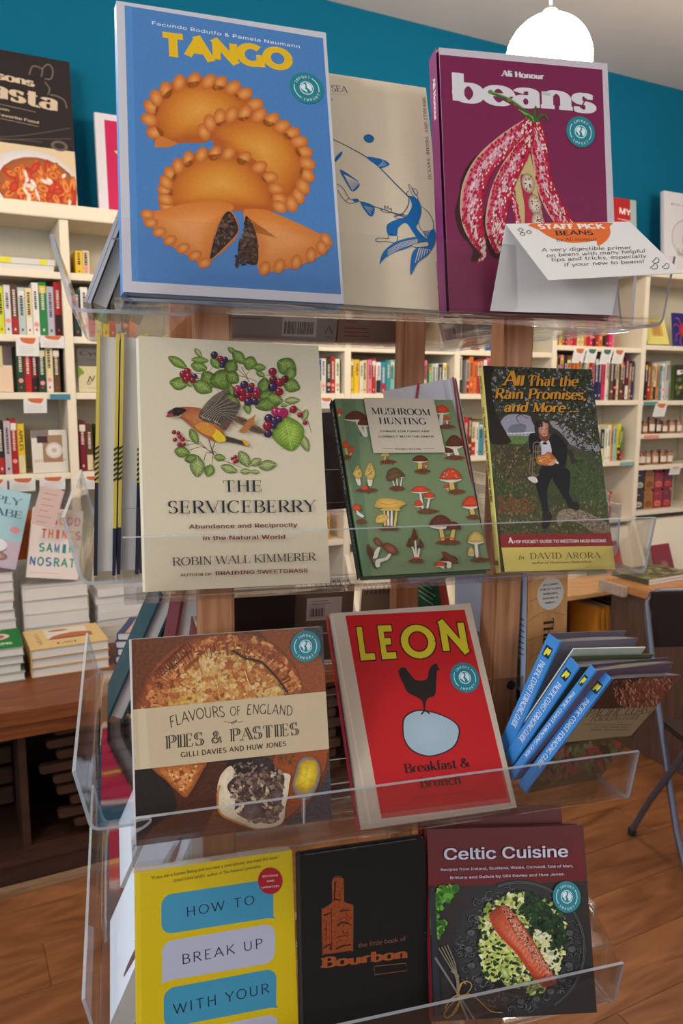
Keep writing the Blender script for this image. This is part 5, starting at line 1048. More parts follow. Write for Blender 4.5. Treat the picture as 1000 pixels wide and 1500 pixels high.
for gi, (v, w, h, T, col, lab_) in enumerate(GUIDES):
    M = RACK @ T3(*v[:3]) @ rotv(v[3:])
    root = thing('folding_guide', 'blue spined fold-out guide, ' + lab_, 'guide', M, 'fold-out foraging guides leaning in the third tray')
    m = MB(); m.extrude([(w, 0), (.0008, 0), (0, .0008), (0, T-.0008), (.0008, T), (w, T), (w, T-.0004), (.0012, T-.0004), (.0006, T-.0012), (.0006, .0012), (.0012, .0004), (w, .0004)], 0, h, 'z')
    m.build('cover', PLC[(gi*3+3) % 4], root)
    m = MB(); m.extrude([(.0030, -.0001), (.0008, -.0001), (-.0001, .0008), (-.0001, T-.0008), (.0008, T+.0001), (.0030, T+.0001), (.0030, T-.0003), (.0010, T-.0003), (.0004, T-.0010), (.0004, .0010), (.0010, .0003), (.0030, .0003)], -.0001, h+.0001, 'z')
    m.build('spine', BLUEC, root)
    # concertina panels, fanned open at the far side
    npan = 5 if T > .01 else 3
    for k in range(npan):
        y0 = .0008+(T-.0016)*(k+.2)/npan; y1 = max(.0022, T*(.05+1.0*(k+.5)/npan)); m = MB(); n = 6; P = []
        L = w*(.99-.10*k/npan)
        for j in range(n+1): t = j/n; P.append((.001+L*t, y0+(y1-y0)*t*t))
        back_ = [(p[0], p[1]+.0028*math.sin(math.pi*min(1, i/n+.05))+.0005) for i, p in enumerate(P)]
        m.extrude(P+back_[::-1], .001, h-.001-.0012*k, 'z'); m.build('folded_panel', PLC[(k+gi) % 4], root)
    s = flat_art(T, h); s.m = lambda p: (p[0], p[1]); Tm = T/.0116
    s.poly([(.0002, 0), (T-.0002, 0), (T-.0002, h*.30), (.0002, h*.30)], (44, 98, 160)) if False else None
    s.poly([(T*.22, h-.021), (T*.78, h-.021), (T*.78, h-.010), (T*.22, h-.010)], (16, 44, 60)); s.soft([(T*.3, h-.019), (T*.38, h-.012), (T*.5, h-.0125), (T*.72, h-.012), (T*.66, h-.018), (T*.52, h-.017), (T*.4, h-.020)], (222, 206, 60))
    s.serif('PACIFIC COAST FORAGING GUIDE', (T*.28, h*.79), (T*.28, h*.20), T*.42, (206, 220, 236), .17, .1, 0)
    s.build('spine_print', INK, root, clip=False, M=Matrix.Translation((-.00016, T, 0)) @ Matrix.Rotation(rad(-90), 4, 'Z'))
    if gi == 0:
        a = Art(w, h, [(775, 1158), (862, 1134), (1012, 1000), (898, 995)], (730, 900, 3.7037)); a.H = homography([(775, 1158), (862, 1134), (1012, 1000), (898, 995)], [(0, 0), (w, 0), (w, h), (0, h)])
        a.full((60, 38, 32), .25)
        a.soft([(640, 560), (680, 470), (780, 390), (1000, 340), (1100, 380), (980, 500), (860, 590), (700, 600)], (120, 70, 54), .4)
        for i in range(260):
            x, y = RND.uniform(620, 1010), RND.uniform(370, 590); a.line([(x, y), (x+RND.uniform(-20, 10), y+RND.uniform(16, 34))], 5, RND.choice([(150, 76, 54), (176, 100, 76), (190, 150, 130), (90, 44, 34)]), lv=12+i % 5, w2=2, sm=False)
        a.lv = 20; a.poly([(270, 780), (650, 715), (840, 570), (420, 595)], (150, 134, 104), .05)
        a.serif('PACIFIC COAST', (412, 642), (776, 610), 34, (60, 52, 46), .12, .06, .1); a.serif('FORAGING GUIDE', (444, 664), (706, 640), 20, (66, 58, 50), .11, .05, .1)
        a.line([(404, 680), (660, 668)], 2, (100, 88, 72), sm=False); a.sans('40 wild foods from', (470, 692), (640, 684), 8, (84, 76, 64)); a.sans('beach, field and forest', (450, 708), (640, 696), 8, (84, 76, 64))
        a.soft([(180, 900), (300, 790), (640, 720), (620, 800), (480, 880), (130, 950)], (72, 70, 44), .4); a.stipple(120, inpoly([(180, 890), (300, 800), (600, 740), (560, 820), (180, 930)]), [(96, 104, 56), (150, 60, 70), (60, 48, 44), (120, 110, 90)], (6, 18), .2)
        a.build('cover_print', INK, root)
# bright leaflet caught between two of the guides
v = GUIDES[2][0]; M = RACK @ T3(v[0]+.002, v[1]+.016, v[2]+.008) @ rotv(v[3:])
lf = MB().box(0, .105, 0, .0012, 0, .128).build('leaflet', plain('leaflet_card', (196, 206, 196), .5)); lf.matrix_world = M; tag(lf, 'pale green and white leaflet slipped between the blue spined guides', 'leaflet')

# ---- folded staff pick card over the lip of the top tray
CARD = plain('card_stock', (226, 224, 222), .7, .01)
def card(parent_name, label):
    root = thing(parent_name, label, 'card', RACK)
    TL, TR = Vector((.0935, -.0135, .1437)), Vector((.2045, -.0135, .1530)); BL_, BR_ = Vector((.0893, -.0010, .0790)), Vector((.1985, -.0060, .0795)); FL, FR = Vector((.1120, -.0500, .0976)), Vector((.2307, -.0487, .1092))
    n1 = (TR-TL).cross(BL_-TL).normalized()*.0003; n2 = (TR-TL).cross(FL-TL).normalized()*.0003
    m = MB()
    for q, n in (((TL, TR, BR_, BL_), n1), ((TL, TR, FR, FL), n2)):
        vs = [p-n for p in q]+[p+n for p in q]; m.add(vs, [(0, 1, 2, 3), (7, 6, 5, 4), (0, 4, 5, 1), (1, 5, 6, 2), (2, 6, 7, 3), (3, 7, 4, 0)])
    m.build('folded_sheet', CARD, root)
    U = (FR-FL).normalized(); N_ = (TR-TL).cross(FL-TL).normalized(); N_ = N_ if N_.y < 0 else -N_; V_ = (TL-FL)-U*(TL-FL).dot(U); V_.normalize()
    a = Art(1, 1, [(804, 411), (999, 400), (926, 323), (743, 327)], (470, 50, 1.8868))
    a.H = homography([(804, 411), (999, 400), (926, 323), (743, 327)], [((q-FL).dot(U), (q-FL).dot(V_)) for q in (FL, FR, TR, TL)]); OG = (222, 108, 50)
    P = [(586, 522), (606, 540), (640, 562), (690, 576), (740, 574), (764, 570), (768, 585), (790, 572), (804, 552), (803, 530), (796, 518)]
    a.soft(P, OG, n=3); a.serif('STAFF PICK', (608, 538), (790, 536), 14, (236, 226, 220), .24, .22, 0)
    K = (44, 40, 42)
    a.sheet(800, 300, 5)
    hw = dict(thick=.09, thin=.08, sf=0, slant=.22, jitter=.06)
    a.serif('BEANS', (76, 222), (358, 218), 34, K, .16, .15, 0, slant=.1, jitter=.06); a.serif('by Ali Honour', (82, 268), (380, 262), 24, K, **hw)
    a.serif('A very digestible primer', (-30, 346), (634, 324), 26, K, **hw); a.serif('on beans with many helpful', (6, 386), (734, 350), 26, K, **hw); a.serif('tips and tricks, especially', (36, 418), (740, 388), 26, K, **hw); a.serif('if your new to beans!', (130, 456), (720, 428), 26, K, **hw)
    for x, y in ((805, 410), (790, 455), (875, 452)): a.loop([(x-28, y+8), (x-10, y-4), (x+6, y-22), (x+24, y-8), (x+16, y+14), (x-8, y+18)], 4, K)
    a.sheet(470, 50, 1.8868)
    for x, y in ((555, 540), (560, 552), (578, 546)): a.loop([(x-7, y), (x, y-4), (x+7, y), (x, y+5)], 1.6, K)
    for i, (u, l, v_) in enumerate(a.v): a.v[i] = tuple(FL+U*u+V_*v_+N_*(.0004-l))
    a.build('card_print', INKM, root, clip=False); return root
card('staff_pick_card', 'folded white staff pick card with an orange bubble hung over the top tray')
# ================================================================ more books on the rack
def leftbook(name, label, X, yn, Z, lean, w, h, T, col, hard=True, group=None, rough=.5, cat='book', yaw=0):
    M = RACK @ T3(X, yn+w, Z) @ Matrix.Rotation(rad(-90+yaw), 4, 'Z') @ Matrix.Rotation(-rad(lean), 4, 'X')
    return book(name, label, M, w, h, T, cmat(col, rough), hard, cat, group)
Lw = (206, 206, 212)
x = -.2235
for i, (T, h, col, lab_, hd) in enumerate(((.0055, .185, (200, 200, 208), 'thin white hardcover, outermost of the leaning row in the upper side tray', True), (.012, .168, (70, 66, 74), 'slate grey paperback leaning second in the upper side tray', False), (.010, .160, (120, 112, 120), 'grey paperback leaning third in the upper side tray', False), (.008, .150, (24, 28, 48), 'navy hardcover leaning fourth in the upper side tray', True), (.009, .150, (150, 60, 56), 'red and brown cookbook leaning innermost in the upper side tray', False))):
    leftbook('cookbook', lab_, x, .086+.004*i, .0785+.004, 22, .17, h, T, col, hd, 'cookbooks leaning in the upper side tray'); x += T/math.cos(rad(22))+.0006
YB, NVB = (206, 184, 76), (22, 34, 66)
x = -.2232
for i in range(3):
    T = .0175; M = RACK @ T3(x, .082+.135, -.1405) @ Matrix.Rotation(rad(-90), 4, 'Z') @ Matrix.Rotation(-rad(2.6), 4, 'X')
    r = book('hardcover_book', 'yellow and navy hardcover in the second side tray, %s' % ['outermost of three', 'between two like it', 'innermost, beside the bird cover'][i], M, .135, .199, T, [cmat(YB, .35)], True, group='yellow hardcovers in the second side tray')
    m = MB(); wv = [(0, -.0002), (.1352, -.0002), (.1352, .0028), (.1325, .0028), (.1325, .0002)]
    for y0, y1, c_ in ((-.00015, .00275, 0), (T-.00275, T+.00015, 0)):
        m.box(-.0001, .1352, y0, y1, -.0001, .078 if (i+ (y0 > 0)) % 3 != 1 else .04)
    m.build('jacket_band', cmat((20, 30, 56) if i != 2 else (46, 50, 60), .35), r)
    for y0 in (-.0004, T-.0030):
        mm = MB()
        for k in range(7): z = .079+k*.0042; mm.add([(.1355, y0, z), (.1355, y0+.0034, z+.003), (.1355, y0+.0034, z+.0045), (.1355, y0, z+.0022)], [(0, 1, 2, 3)])
        mm.build('wave_print', cmat((22, 26, 40), .4), r)
    x += T+.0011
leftbook('hardcover_book', 'dark teal hardcover leaning steeply at the rear of the third side tray', -.2195, .285, -.357+.006, 24, .11, .19, .018, (24, 58, 66), True)
leftbook('paperback', 'thin yellow paperback behind the teal hardcover in the third side tray', -.196, .285, -.357+.004, 24, .10, .165, .006, (190, 164, 70), False)
leftbook('hardcover_book', 'dark red hardcover leaning by the brown pie cookbook in the third side tray', -.176, .175, -.357+.004, 11, .10, .185, .024, (104, 30, 34), True)
leftbook('paperback', 'thin brown paperback leaning at the near end of the third side tray', -.158, .087, -.3565, 9, .13, .15, .004, (112, 44, 34), False)
def whitebook(X, yn, lab_, cols):
    r = leftbook('illustrated_book', lab_, X, yn, -.575+.006, 24, .15, .20, .022, (206, 214, 228), False)
    a = flat_art(.15, .20); a.sh = (0, 0, 1)
    for P, c_ in cols: a.soft(P, c_, .1)
    a.build('cover_print', INKM, r)
whitebook(-.2235, .092, 'white book with pale brush drawings standing low in the bottom side tray', [([(70, 30), (78, 34), (60, 84), (52, 80)], (150, 150, 150)), ([(80, 20), (88, 30), (74, 90), (72, 60)], (110, 66, 60)), ([(92, 60), (98, 70), (88, 110), (84, 100)], (96, 70, 66))])
whitebook(-.212, .300, 'white book with green leaf drawings at the rear of the bottom side tray', [([(60, 10), (96, 30), (84, 60), (70, 40)], (96, 130, 110)), ([(76, 60), (92, 70), (90, 108), (78, 90)], (24, 84, 84)), ([(50, 50), (64, 40), (60, 96), (48, 80)], (90, 96, 100)), ([(64, 60), (74, 56), (76, 90), (66, 96)], (180, 170, 150))])
# ribboned notebook behind the mushroom book
WN = cmat((206, 210, 222), .5)
M = RACK @ T3(.112, .0285, -.139) @ Matrix.Rotation(rad(-30), 4, 'Z') @ Matrix.Rotation(-rad(28), 4, 'X') @ Matrix.Rotation(-rad(13), 4, 'Y') @ Matrix.Rotation(rad(180), 4, 'Z') @ T3(0, -.0135, 0)
r = book('notebook', 'pale notebook with a magenta ribbon and grey spine behind the mushroom book', M, .072, .195, .0135, WN, True)
MB().box(-.0008, -.0002, .0006, .0129, 0, .195).build('spine_band', cmat((134, 116, 110), .5), r)
s = flat_art(.0135, .195); s.m = lambda p: (p[0], p[1]); s.serif('the pocket rhubarb', (.0045, .14), (.0045, .09), .0045, (116, 30, 50), .18, .14, 0); s.serif('Nina Mingya', (.005, .07), (.005, .04), .004, (60, 40, 44), .16, .12, 0)
s.build('spine_print', INKM, r, clip=False, M=Matrix.Translation((-.00085, .0135, 0)) @ Matrix.Rotation(rad(-90), 4, 'Z'))
rb = plain('ribbon_magenta', (176, 24, 70), .5)
MB().tube([(.002, .0142, .1955), (.0035, .0146, .15), (.002, .0146, .09), (.004, .0146, .03)], .0009, 6).build('ribbon', rb, r)
MB().tube([(.036, .0142, .1955), (.040, .0146, .18), (.043, .0146, .16), (.041, .0146, .12)], .0012, 6).build('ribbon', rb, r)
# right-hand trays of the rack and the box in one of them
Mright = T3(.277, .075, 0) @ Matrix.Rotation(rad(90), 4, 'Z')
for z, bk in zip(TZ, (.055, .062, .07, .07)): tray(rack, Mright, 0, .40, z-.0015, .094, .052, bk, .0005)
bw = wood('printed_board_grain', (176, 120, 70), (206, 152, 94), 3, (30, 30, 5), .5)
BXW, BXD, BXH = .046, .17, .207
root = thing('card_box', 'boxed card set with wood pattern sides and a round pale sticker, behind the wooden post', 'box', RACK @ T3(.1875, .080, -.3585) @ Matrix.Rotation(rad(-2), 4, 'Y'))
MB().cbox(0, BXW, 0, BXD, 0, BXH, .0012).build('carton', bw, root)
a = flat_art(BXW, BXH); a.m = lambda p: (p[0], p[1])
for q in range(10): a.line([(.002, .01+q*.02), (.02, .014+q*.02+.004*(q % 2)), (.044, .012+q*.02)], .0005, (140, 92, 52), .1)
a.ell(.026, .176, .0148, .0165, (196, 190, 184), n=28)
for k, t_ in enumerate(('30 CARDS', 'FOR STYLING', 'SPREADS,', 'SAVORY &', 'SWEET')): hw = (.0085, .0115, .0085, .0085, .006)[k]; a.sans(t_, (.026-hw, .1845-k*.0046), (.026+hw, .1845-k*.0046), .0026, (40, 36, 36), .02); 
def capfix(a):
    pass
a.serif('THE', (.019, .151), (.019, .124), .011, (44, 34, 28), .22, .06, .12); a.serif('BOARD', (.019, .116), (.019, .070), .011, (44, 34, 28), .22, .06, .12)
a.build('side_print', INKM, root, clip=False, M=T3(0, -.0001, 0))
a = flat_art(BXD, BXH); a.m = lambda p: (p[0], p[1]); a.full((178, 190, 212))
a.serif('BUILD YOUR OWN BOARD', (.012, .165), (.15, .165), .009, (40, 48, 60), .15, .05, .1); a.serif('OWN', (.100, .145), (.122, .145), .011, (40, 48, 60), .16, .05, .1); a.serif('BOARD', (.100, .128), (.136, .128), .011, (40, 48, 60), .16, .05, .1)
for k in range(7): a.line([(.142, .15-k*.006), (.166, .15-k*.006)], .0012, (70, 76, 92), sm=False)
for i in range(4):
    for j in range(3): x0, z0 = .012+i*.038, .01+j*.034; a.poly([(x0, z0), (x0+.034, z0), (x0+.034, z0+.03), (x0, z0+.03)], [(60, 56, 60), (150, 110, 80), (96, 40, 44), (120, 124, 130)][(i+j) % 4], .3); a.ell(x0+.017, z0+.015, .011, .010, [(190, 160, 130), (90, 40, 36)], 0, .2)
a.build('back_print', INKM, root, clip=False, M=Matrix.Translation((-.0001, BXD, 0)) @ Matrix.Rotation(rad(-90), 4, 'Z'))
def rightbook(name, label, X, yn, Z, lean, w, h, T, col, hard=True, rough=.5, art=None):
    """faces outwards (+x of the rack), so its back cover shows between the posts"""
    M = RACK @ T3(X, yn, Z) @ Matrix.Rotation(rad(90), 4, 'Z') @ Matrix.Rotation(-rad(lean), 4, 'X')
    r = book(name, label, M, w, h, T, cmat(col, rough), hard)
    a = flat_art(w, h); a.m = lambda p: (p[0], p[1])
    if art: art(a)
    if a.v: a.build('back_print', INKM, r, clip=False, M=Matrix.Translation((w, T, 0)) @ Matrix.Rotation(rad(180), 4, 'Z'))
    return r
def greenback(a):
    a.full((30, 92, 62), .03)
    for k in range(13): a.line([(.014, .19-k*.008), (.014+RND.uniform(.07, .088), .19-k*.008)], .0022, (160, 196, 176), sm=False)
rightbook('paperback', 'green paperback with pale text on its back, in the third tray facing away', .236, .335, -.3585, 12, .115, .215, .012, (150, 40, 34), False, art=greenback)
def bars(a, x, z, w, h):
    a.poly([(x-.003, z-.003), (x+w+.003, z-.003), (x+w+.003, z+h+.006), (x-.003, z+h+.006)], (176, 170, 172)); xx = x
    while xx < x+w-.001: t = RND.uniform(.0004, .0014); a.poly([(xx, z), (xx+t, z), (xx+t, z+h), (xx, z+h)], (30, 28, 30)); xx += t+RND.uniform(.0005, .0013)
def greyback(col, n, side=0):
    def f(a):
        a.full(col, .02); bars(a, a.w*.55 if side == 0 else a.w*.1, .012, .040, .016)
        a.sans('FSC', (a.w-.014, .008), (a.w-.006, .008), .003, (40, 38, 40)); a.line([(a.w-.015, .014), (a.w-.010, .024), (a.w-.005, .014)], .0012, (40, 38, 40), sm=False)
        for k in range(n): a.line([(a.w*.1 if side == 0 else a.w*.5, .030+k*.0045), (a.w*.1+.04+(k % 3)*.004, .030+k*.0045)], .0011, (96, 84, 84), sm=False)
    return f
def backbook(name, label, X1, Z, lean, w, h, T, col, hard=True, art=None, y=.452, yaw=0):
    """stands in a rear tray, front cover away from the camera; X1 is its spine side"""
    M = RACK @ T3(X1, y, Z) @ Matrix.Rotation(rad(180+yaw), 4, 'Z') @ Matrix.Rotation(-rad(lean), 4, 'X')
    r = book(name, label, M, w, h, T, cmat(col, .6), hard)
    a = flat_art(w, h); a.m = lambda p: (p[0], p[1])
    if art: art(a)
    if a.v: a.build('back_print', INKM, r, clip=False, M=Matrix.Translation((w, T, 0)) @ Matrix.Rotation(rad(180), 4, 'Z'))
    return r
backbook('hardcover_book', 'grey backed hardcover with a barcode in the rear top tray', .083, .079, 15, .155, .20, .012, (150, 140, 140), True, greyback((140, 132, 134), 4), y=.448)
def tenback(a):
    a.full((138, 114, 104), .02); a.sans('10', (.008, .030), (.016, .030), .006, (110, 40, 36), .01); a.ell(.021, .033, .0036, .0036, (110, 40, 36)); a.ell(.021, .033, .0028, .0028, (138, 114, 104))
    for k in range(3): a.line([(.008, .022-k*.005), (.040+k*.002, .022-k*.005)], .0012, (110, 44, 40), sm=False)
backbook('hardcover_book', 'brownish backed hardcover with small red print in the rear top tray', .194, .079, 15, .108, .19, .012, (132, 108, 98), True, tenback, y=.448)
rightbook('paperback', 'grey backed paperback with a barcode at the far end of the upper tray facing away', .266, .350, .079, 16, .115, .19, .014, (140, 132, 130), False, art=greyback((144, 134, 130), 2, 1))
rightbook('paperback', 'paperback with a teal and orange spine in the upper tray facing away', .262, .232, .079, 16, .112, .19, .016, (90, 140, 150), False, art=greyback((186, 170, 150), 3, 1))
for k, (X1, w, T, col, lab_) in enumerate(((.094, .030, .030, (40, 32, 32), 'narrow dark box standing in the rear tray beside the bird cover'), (.128, .026, .026, (70, 56, 56), 'dark brown lidded tube standing by the narrow dark box in the rear tray'))):
    rr = thing('gift_box' if k == 0 else 'gift_tube', lab_, 'box' if k == 0 else 'tube', RACK @ T3(X1-w/2, .418, -.1405) @ Matrix.Rotation(rad(-3), 4, 'Y'))
    if k == 0: MB().cbox(-w/2, w/2, -T/2, T/2, 0, .125, .0015).build('carton', cmat(col, .3), rr); MB().cbox(-w/2-.001, w/2+.001, -T/2-.001, T/2+.001, .098, .128, .0015).build('lid', cmat((52, 42, 42), .3), rr)
    else: MB().lathe([(0, 0), (.0125, 0), (.0135, .001), (.0135, .118), (.0125, .120), (0, .120)], seg=20).build('tube_wall', cmat(col, .3), rr, smooth=True); MB().lathe([(.0136, .0), (.0142, .001), (.0142, .012), (.0136, .013)], seg=20).build('end_cap', cmat((40, 30, 30), .3), rr, smooth=True)
# spiral pads and a framed card in the rear tray of the third tier
M = RACK @ T3(.026, .452, -.3585) @ Matrix.Rotation(rad(180), 4, 'Z') @ Matrix.Rotation(-rad(8), 4, 'X')
root = thing('boxed_cards', 'dark boxed card set under a clear sleeve in the rear tray', 'box', M)
MB().cbox(0, .088, 0, .022, 0, .112, .001).build('carton', cmat((44, 34, 36), .4), root); MB().cbox(-.0008, .0888, -.0008, .0228, -.0008, .113, .001).build('clear_sleeve', ACR, root)
MW = plain('binding_wire', (70, 62, 58), .4, metal=.6)
for k, (X1, w, h, col, lab_) in enumerate(((.110, .080, .112, (112, 94, 80), 'spiral bound pad with a kraft back and a barcode label'), (.196, .074, .105, (150, 132, 112), 'spiral bound pad with a pale tan back'))):
    M = RACK @ T3(X1, .452-k*.004, -.3585) @ Matrix.Rotation(rad(180), 4, 'Z') @ Matrix.Rotation(-rad(10), 4, 'X')
    root = thing('spiral_pad', lab_ + ' in the rear tray', 'notepad', M, 'spiral bound pads in the rear tray')
    MB().box(0, w, 0, .009, 0, h).build('paper_block', PAGES, root); MB().box(-.001, w+.001, .009, .0105, -.001, h+.001).build('back_card', cmat(col, .7), root)
    for i in range(11):
        cx_ = .006+i*(w-.012)/10; m = MB(); m.tube([(cx_, .0048+.0075*math.cos(t), h-.002+.0075*math.sin(t)) for t in [2*math.pi*j/12 for j in range(13)]], .0006, 6); m.build('wire_ring', MW, root, smooth=True)
    if k == 0:
        a = flat_art(.05, .034); a.m = lambda p: (p[0], p[1]); a.full((196, 190, 188)); bars(a, .006, .006, .018, .012); [a.line([(.006, .029-j*.004), (.03+j*.004, .029-j*.004)], .0008, (60, 56, 56), sm=False) for j in range(2)]
        a.build('price_label', INKM, root, clip=False, M=Matrix.Translation((.066, .0106, .062)) @ Matrix.Rotation(rad(180), 4, 'Z'))
# ================================================================ the shop: u runs along the far wall, d towards it, z up
WY = rad(62.86)
WALL = Matrix(((math.sin(WY), -math.cos(WY), 0), (math.cos(WY), math.sin(WY), 0), (0, 0, 1))).to_4x4()
WF = 3.259                                       # bookcase front
def W(u, d, z, a=0, lean=0, roll=0):
    return WALL @ T3(u, d, z) @ Matrix.Rotation(rad(a), 4, 'Z') @ Matrix.Rotation(-rad(lean), 4, 'X') @ Matrix.Rotation(-rad(roll), 4, 'Y')
def struct(name, m, mats, label=None, **k):
    o = m.build(name, mats, None, **k); o.matrix_world = WALL; tag(o, label, None, None, 'structure'); return o
TEAL = plain('teal_paint', (0, 96, 128), .8, .04, 3, bump=.15, bscale=60, spec=.15)
CEIL = plain('ceiling_paint', (196, 190, 188), .9, .05, 3, bump=.4, bscale=40)
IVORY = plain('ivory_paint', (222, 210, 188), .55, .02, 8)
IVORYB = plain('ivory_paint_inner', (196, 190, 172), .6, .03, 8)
struct('wall_back', MB().box(-3.5, 8, WF+.30, WF+.42, 0, 3.39), TEAL)
m = MB().box(-3.5, 8, -2.3, -2.2, 0, 1.8).box(-3.5, 8, -2.3, -2.2, 2.7, 3.385)
for u in (-3.5, -1.4, .9, 3.2, 5.5, 7.8): m.box(u, u+.2, -2.3, -2.2, 1.8, 2.7)
struct('unseen_light_wall', m, plain('cream_wall_paint', (176, 164, 146), .8))  # unseen wall, solid low down to block light from the lower covers
struct('ceiling', MB().box(-3.5, 8, -3, WF+.42, 3.385, 3.5), CEIL)
def floor_mat():
    m, nt, b = new_mat('oak_floor', .38)
    tc = nd(nt, 'ShaderNodeTexCoord'); oi = nd(nt, 'ShaderNodeObjectInfo'); mp = nd(nt, 'ShaderNodeMapping'); mp.inputs['Scale'].default_value = (1.0, 5, 5)
    ad = nd(nt, 'ShaderNodeVectorMath', operation='ADD'); sc = nd(nt, 'ShaderNodeVectorMath', operation='SCALE'); sc.inputs['Scale'].default_value = 37
    cb = nd(nt, 'ShaderNodeCombineXYZ'); nt.links.new(oi.outputs['Random'], cb.inputs[0]); nt.links.new(oi.outputs['Random'], cb.inputs[1])
    nt.links.new(cb.outputs[0], sc.inputs[0]); nt.links.new(tc.outputs['Object'], mp.inputs[0]); nt.links.new(mp.outputs[0], ad.inputs[0]); nt.links.new(sc.outputs[0], ad.inputs[1])
    no = nd(nt, 'ShaderNodeTexNoise'); no.inputs['Scale'].default_value = 2.6; no.inputs['Detail'].default_value = 8; no.inputs['Distortion'].default_value = 1.6
    nt.links.new(ad.outputs[0], no.inputs['Vector'])
    cr = nd(nt, 'ShaderNodeValToRGB'); cr.color_ramp.elements[0].position = .28; cr.color_ramp.elements[1].position = .7
    cr.color_ramp.elements[0].color = lin((96, 56, 30))+(1,); cr.color_ramp.elements[1].color = lin((142, 92, 56))+(1,)
    nt.links.new(no.outputs[0], cr.inputs[0])
    hs = nd(nt, 'ShaderNodeHueSaturation'); ml = nd(nt, 'ShaderNodeMath', operation='MULTIPLY_ADD'); ml.inputs[1].default_value = .16; ml.inputs[2].default_value = .92
    nt.links.new(oi.outputs['Random'], ml.inputs[0]); nt.links.new(ml.outputs[0], hs.inputs['Value']); nt.links.new(cr.outputs[0], hs.inputs['Color'])
    nt.links.new(hs.outputs[0], b.inputs['Base Color'])
    bp = nd(nt, 'ShaderNodeBump'); bp.inputs['Strength'].default_value = .2; bp.inputs['Distance'].default_value = .002
    nt.links.new(no.outputs[0], bp.inputs['Height']); nt.links.new(bp.outputs[0], b.inputs['Normal']); return m
FLOORM = floor_mat()
fl = struct('floor', MB().box(-3.5, 8, -3, WF+.42, -.03, -.004), plain('floor_underlay', (70, 44, 30), .8))
pk = MB().cbox(.0006, 1.2994, .0006, .1894, -.012, 0, .0008).mesh('plank', FLOORM); k = 0
for j in range(16):
    for i in range(-1, 5):
        u = i*1.3+((j*7) % 5)*.26-.6; d = .35+j*.19
        link('plank', pk, fl, T3(u, d, 0)); k += 1
# ---- bookcase
case = thing('bookcase', 'long ivory built-in bookcase along the teal wall', 'bookcase', WALL)
UP = [-.14, .480, 1.09, 1.70, 2.31, 2.93, 3.585, 4.25, 4.9]
DEP = .27
for u in UP: MB().cbox(u-.017, u+.017, WF, WF+DEP, 0, 2.238, .002).build('upright', IVORY, case)
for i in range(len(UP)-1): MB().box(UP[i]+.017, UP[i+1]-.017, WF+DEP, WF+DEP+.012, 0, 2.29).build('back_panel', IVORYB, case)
MB().cbox(-1.2, 5.0, WF-.012, WF+.295, 2.238, 2.290, .003).build('top_board', IVORY, case)
LEV = [[2.043, 1.804, 1.588, 1.275]]*2+[[2.043, 1.804, 1.588, 1.275, .905]]*3+[[1.845, 1.555, 1.212, .885]]+[[1.865, 1.553, 1.360, 1.178, .912]]*2
for i, ls in enumerate(LEV):
    for z in ls: MB().cbox(UP[i]+.017, UP[i+1]-.017, WF+.002, WF+DEP, z-.026, z, .0015).build('shelf', IVORY, case)
for i in (3, 4, 5, 6, 7):
    m = MB(); z1 = (.86 if i < 6 else .885); m.extrude([(WF+.02, z1), (WF+.0, z1-.03), (WF-.19, .42), (WF-.19, .36), (WF+.02, .36)], UP[i]-.012, UP[i]+.012, 'x'); m.build('slanted_divider', IVORY, case)
    m = MB(); m.extrude([(WF+.04, z1-.03), (WF+.024, z1-.04), (WF-.07, .46), (WF-.04, .46)], UP[i]+.013, UP[i+1]-.013, 'x'); m.build('slanted_panel', IVORY, case)
    MB().cbox(UP[i]+.013, UP[i+1]-.013, WF-.19, WF+.02, .42, .459, .002).build('plinth_shelf', IVORY, case)
CN = dict(w=((214, 208, 198), 'white'), c=((206, 190, 152), 'cream'), g=((150, 148, 146), 'grey'), l=((178, 176, 178), 'light grey'), k=((34, 30, 32), 'black'), r=((164, 36, 34), 'red'), m=((104, 20, 44), 'maroon'), p=((206, 110, 124), 'pink'), h=((206, 40, 90), 'hot pink'),
 o=((206, 98, 38), 'orange'), y=((212, 180, 44), 'yellow'), v=((190, 200, 46), 'lime'), e=((40, 120, 52), 'green'), d=((34, 56, 44), 'dark green'), b=((34, 74, 140), 'blue'), n=((32, 36, 70), 'navy'), t=((50, 132, 142), 'teal'), a=((130, 176, 196), 'pale blue'), u=((92, 54, 38), 'brown'), s=((150, 104, 62), 'tan'), z=((52, 40, 38), 'dark brown'), x=((196, 132, 60), 'ochre'))
ORD = 'first second third fourth fifth sixth seventh eighth ninth tenth eleventh twelfth thirteenth fourteenth fifteenth sixteenth seventeenth eighteenth nineteenth twentieth twenty-first twenty-second twenty-third twenty-fourth twenty-fifth twenty-sixth'.split()
PG = (206, 198, 184)
def ink_build(v, f, c, name, mat=None):
    me = bpy.data.meshes.new(name); me.from_pydata(v, [], f); at = me.color_attributes.new('ink', 'FLOAT_COLOR', 'POINT')
    at.data.foreach_set('color', [x for q in c for x in lin(q)+(.03,)]); me.materials.append(mat or INKM); me.update(); return me
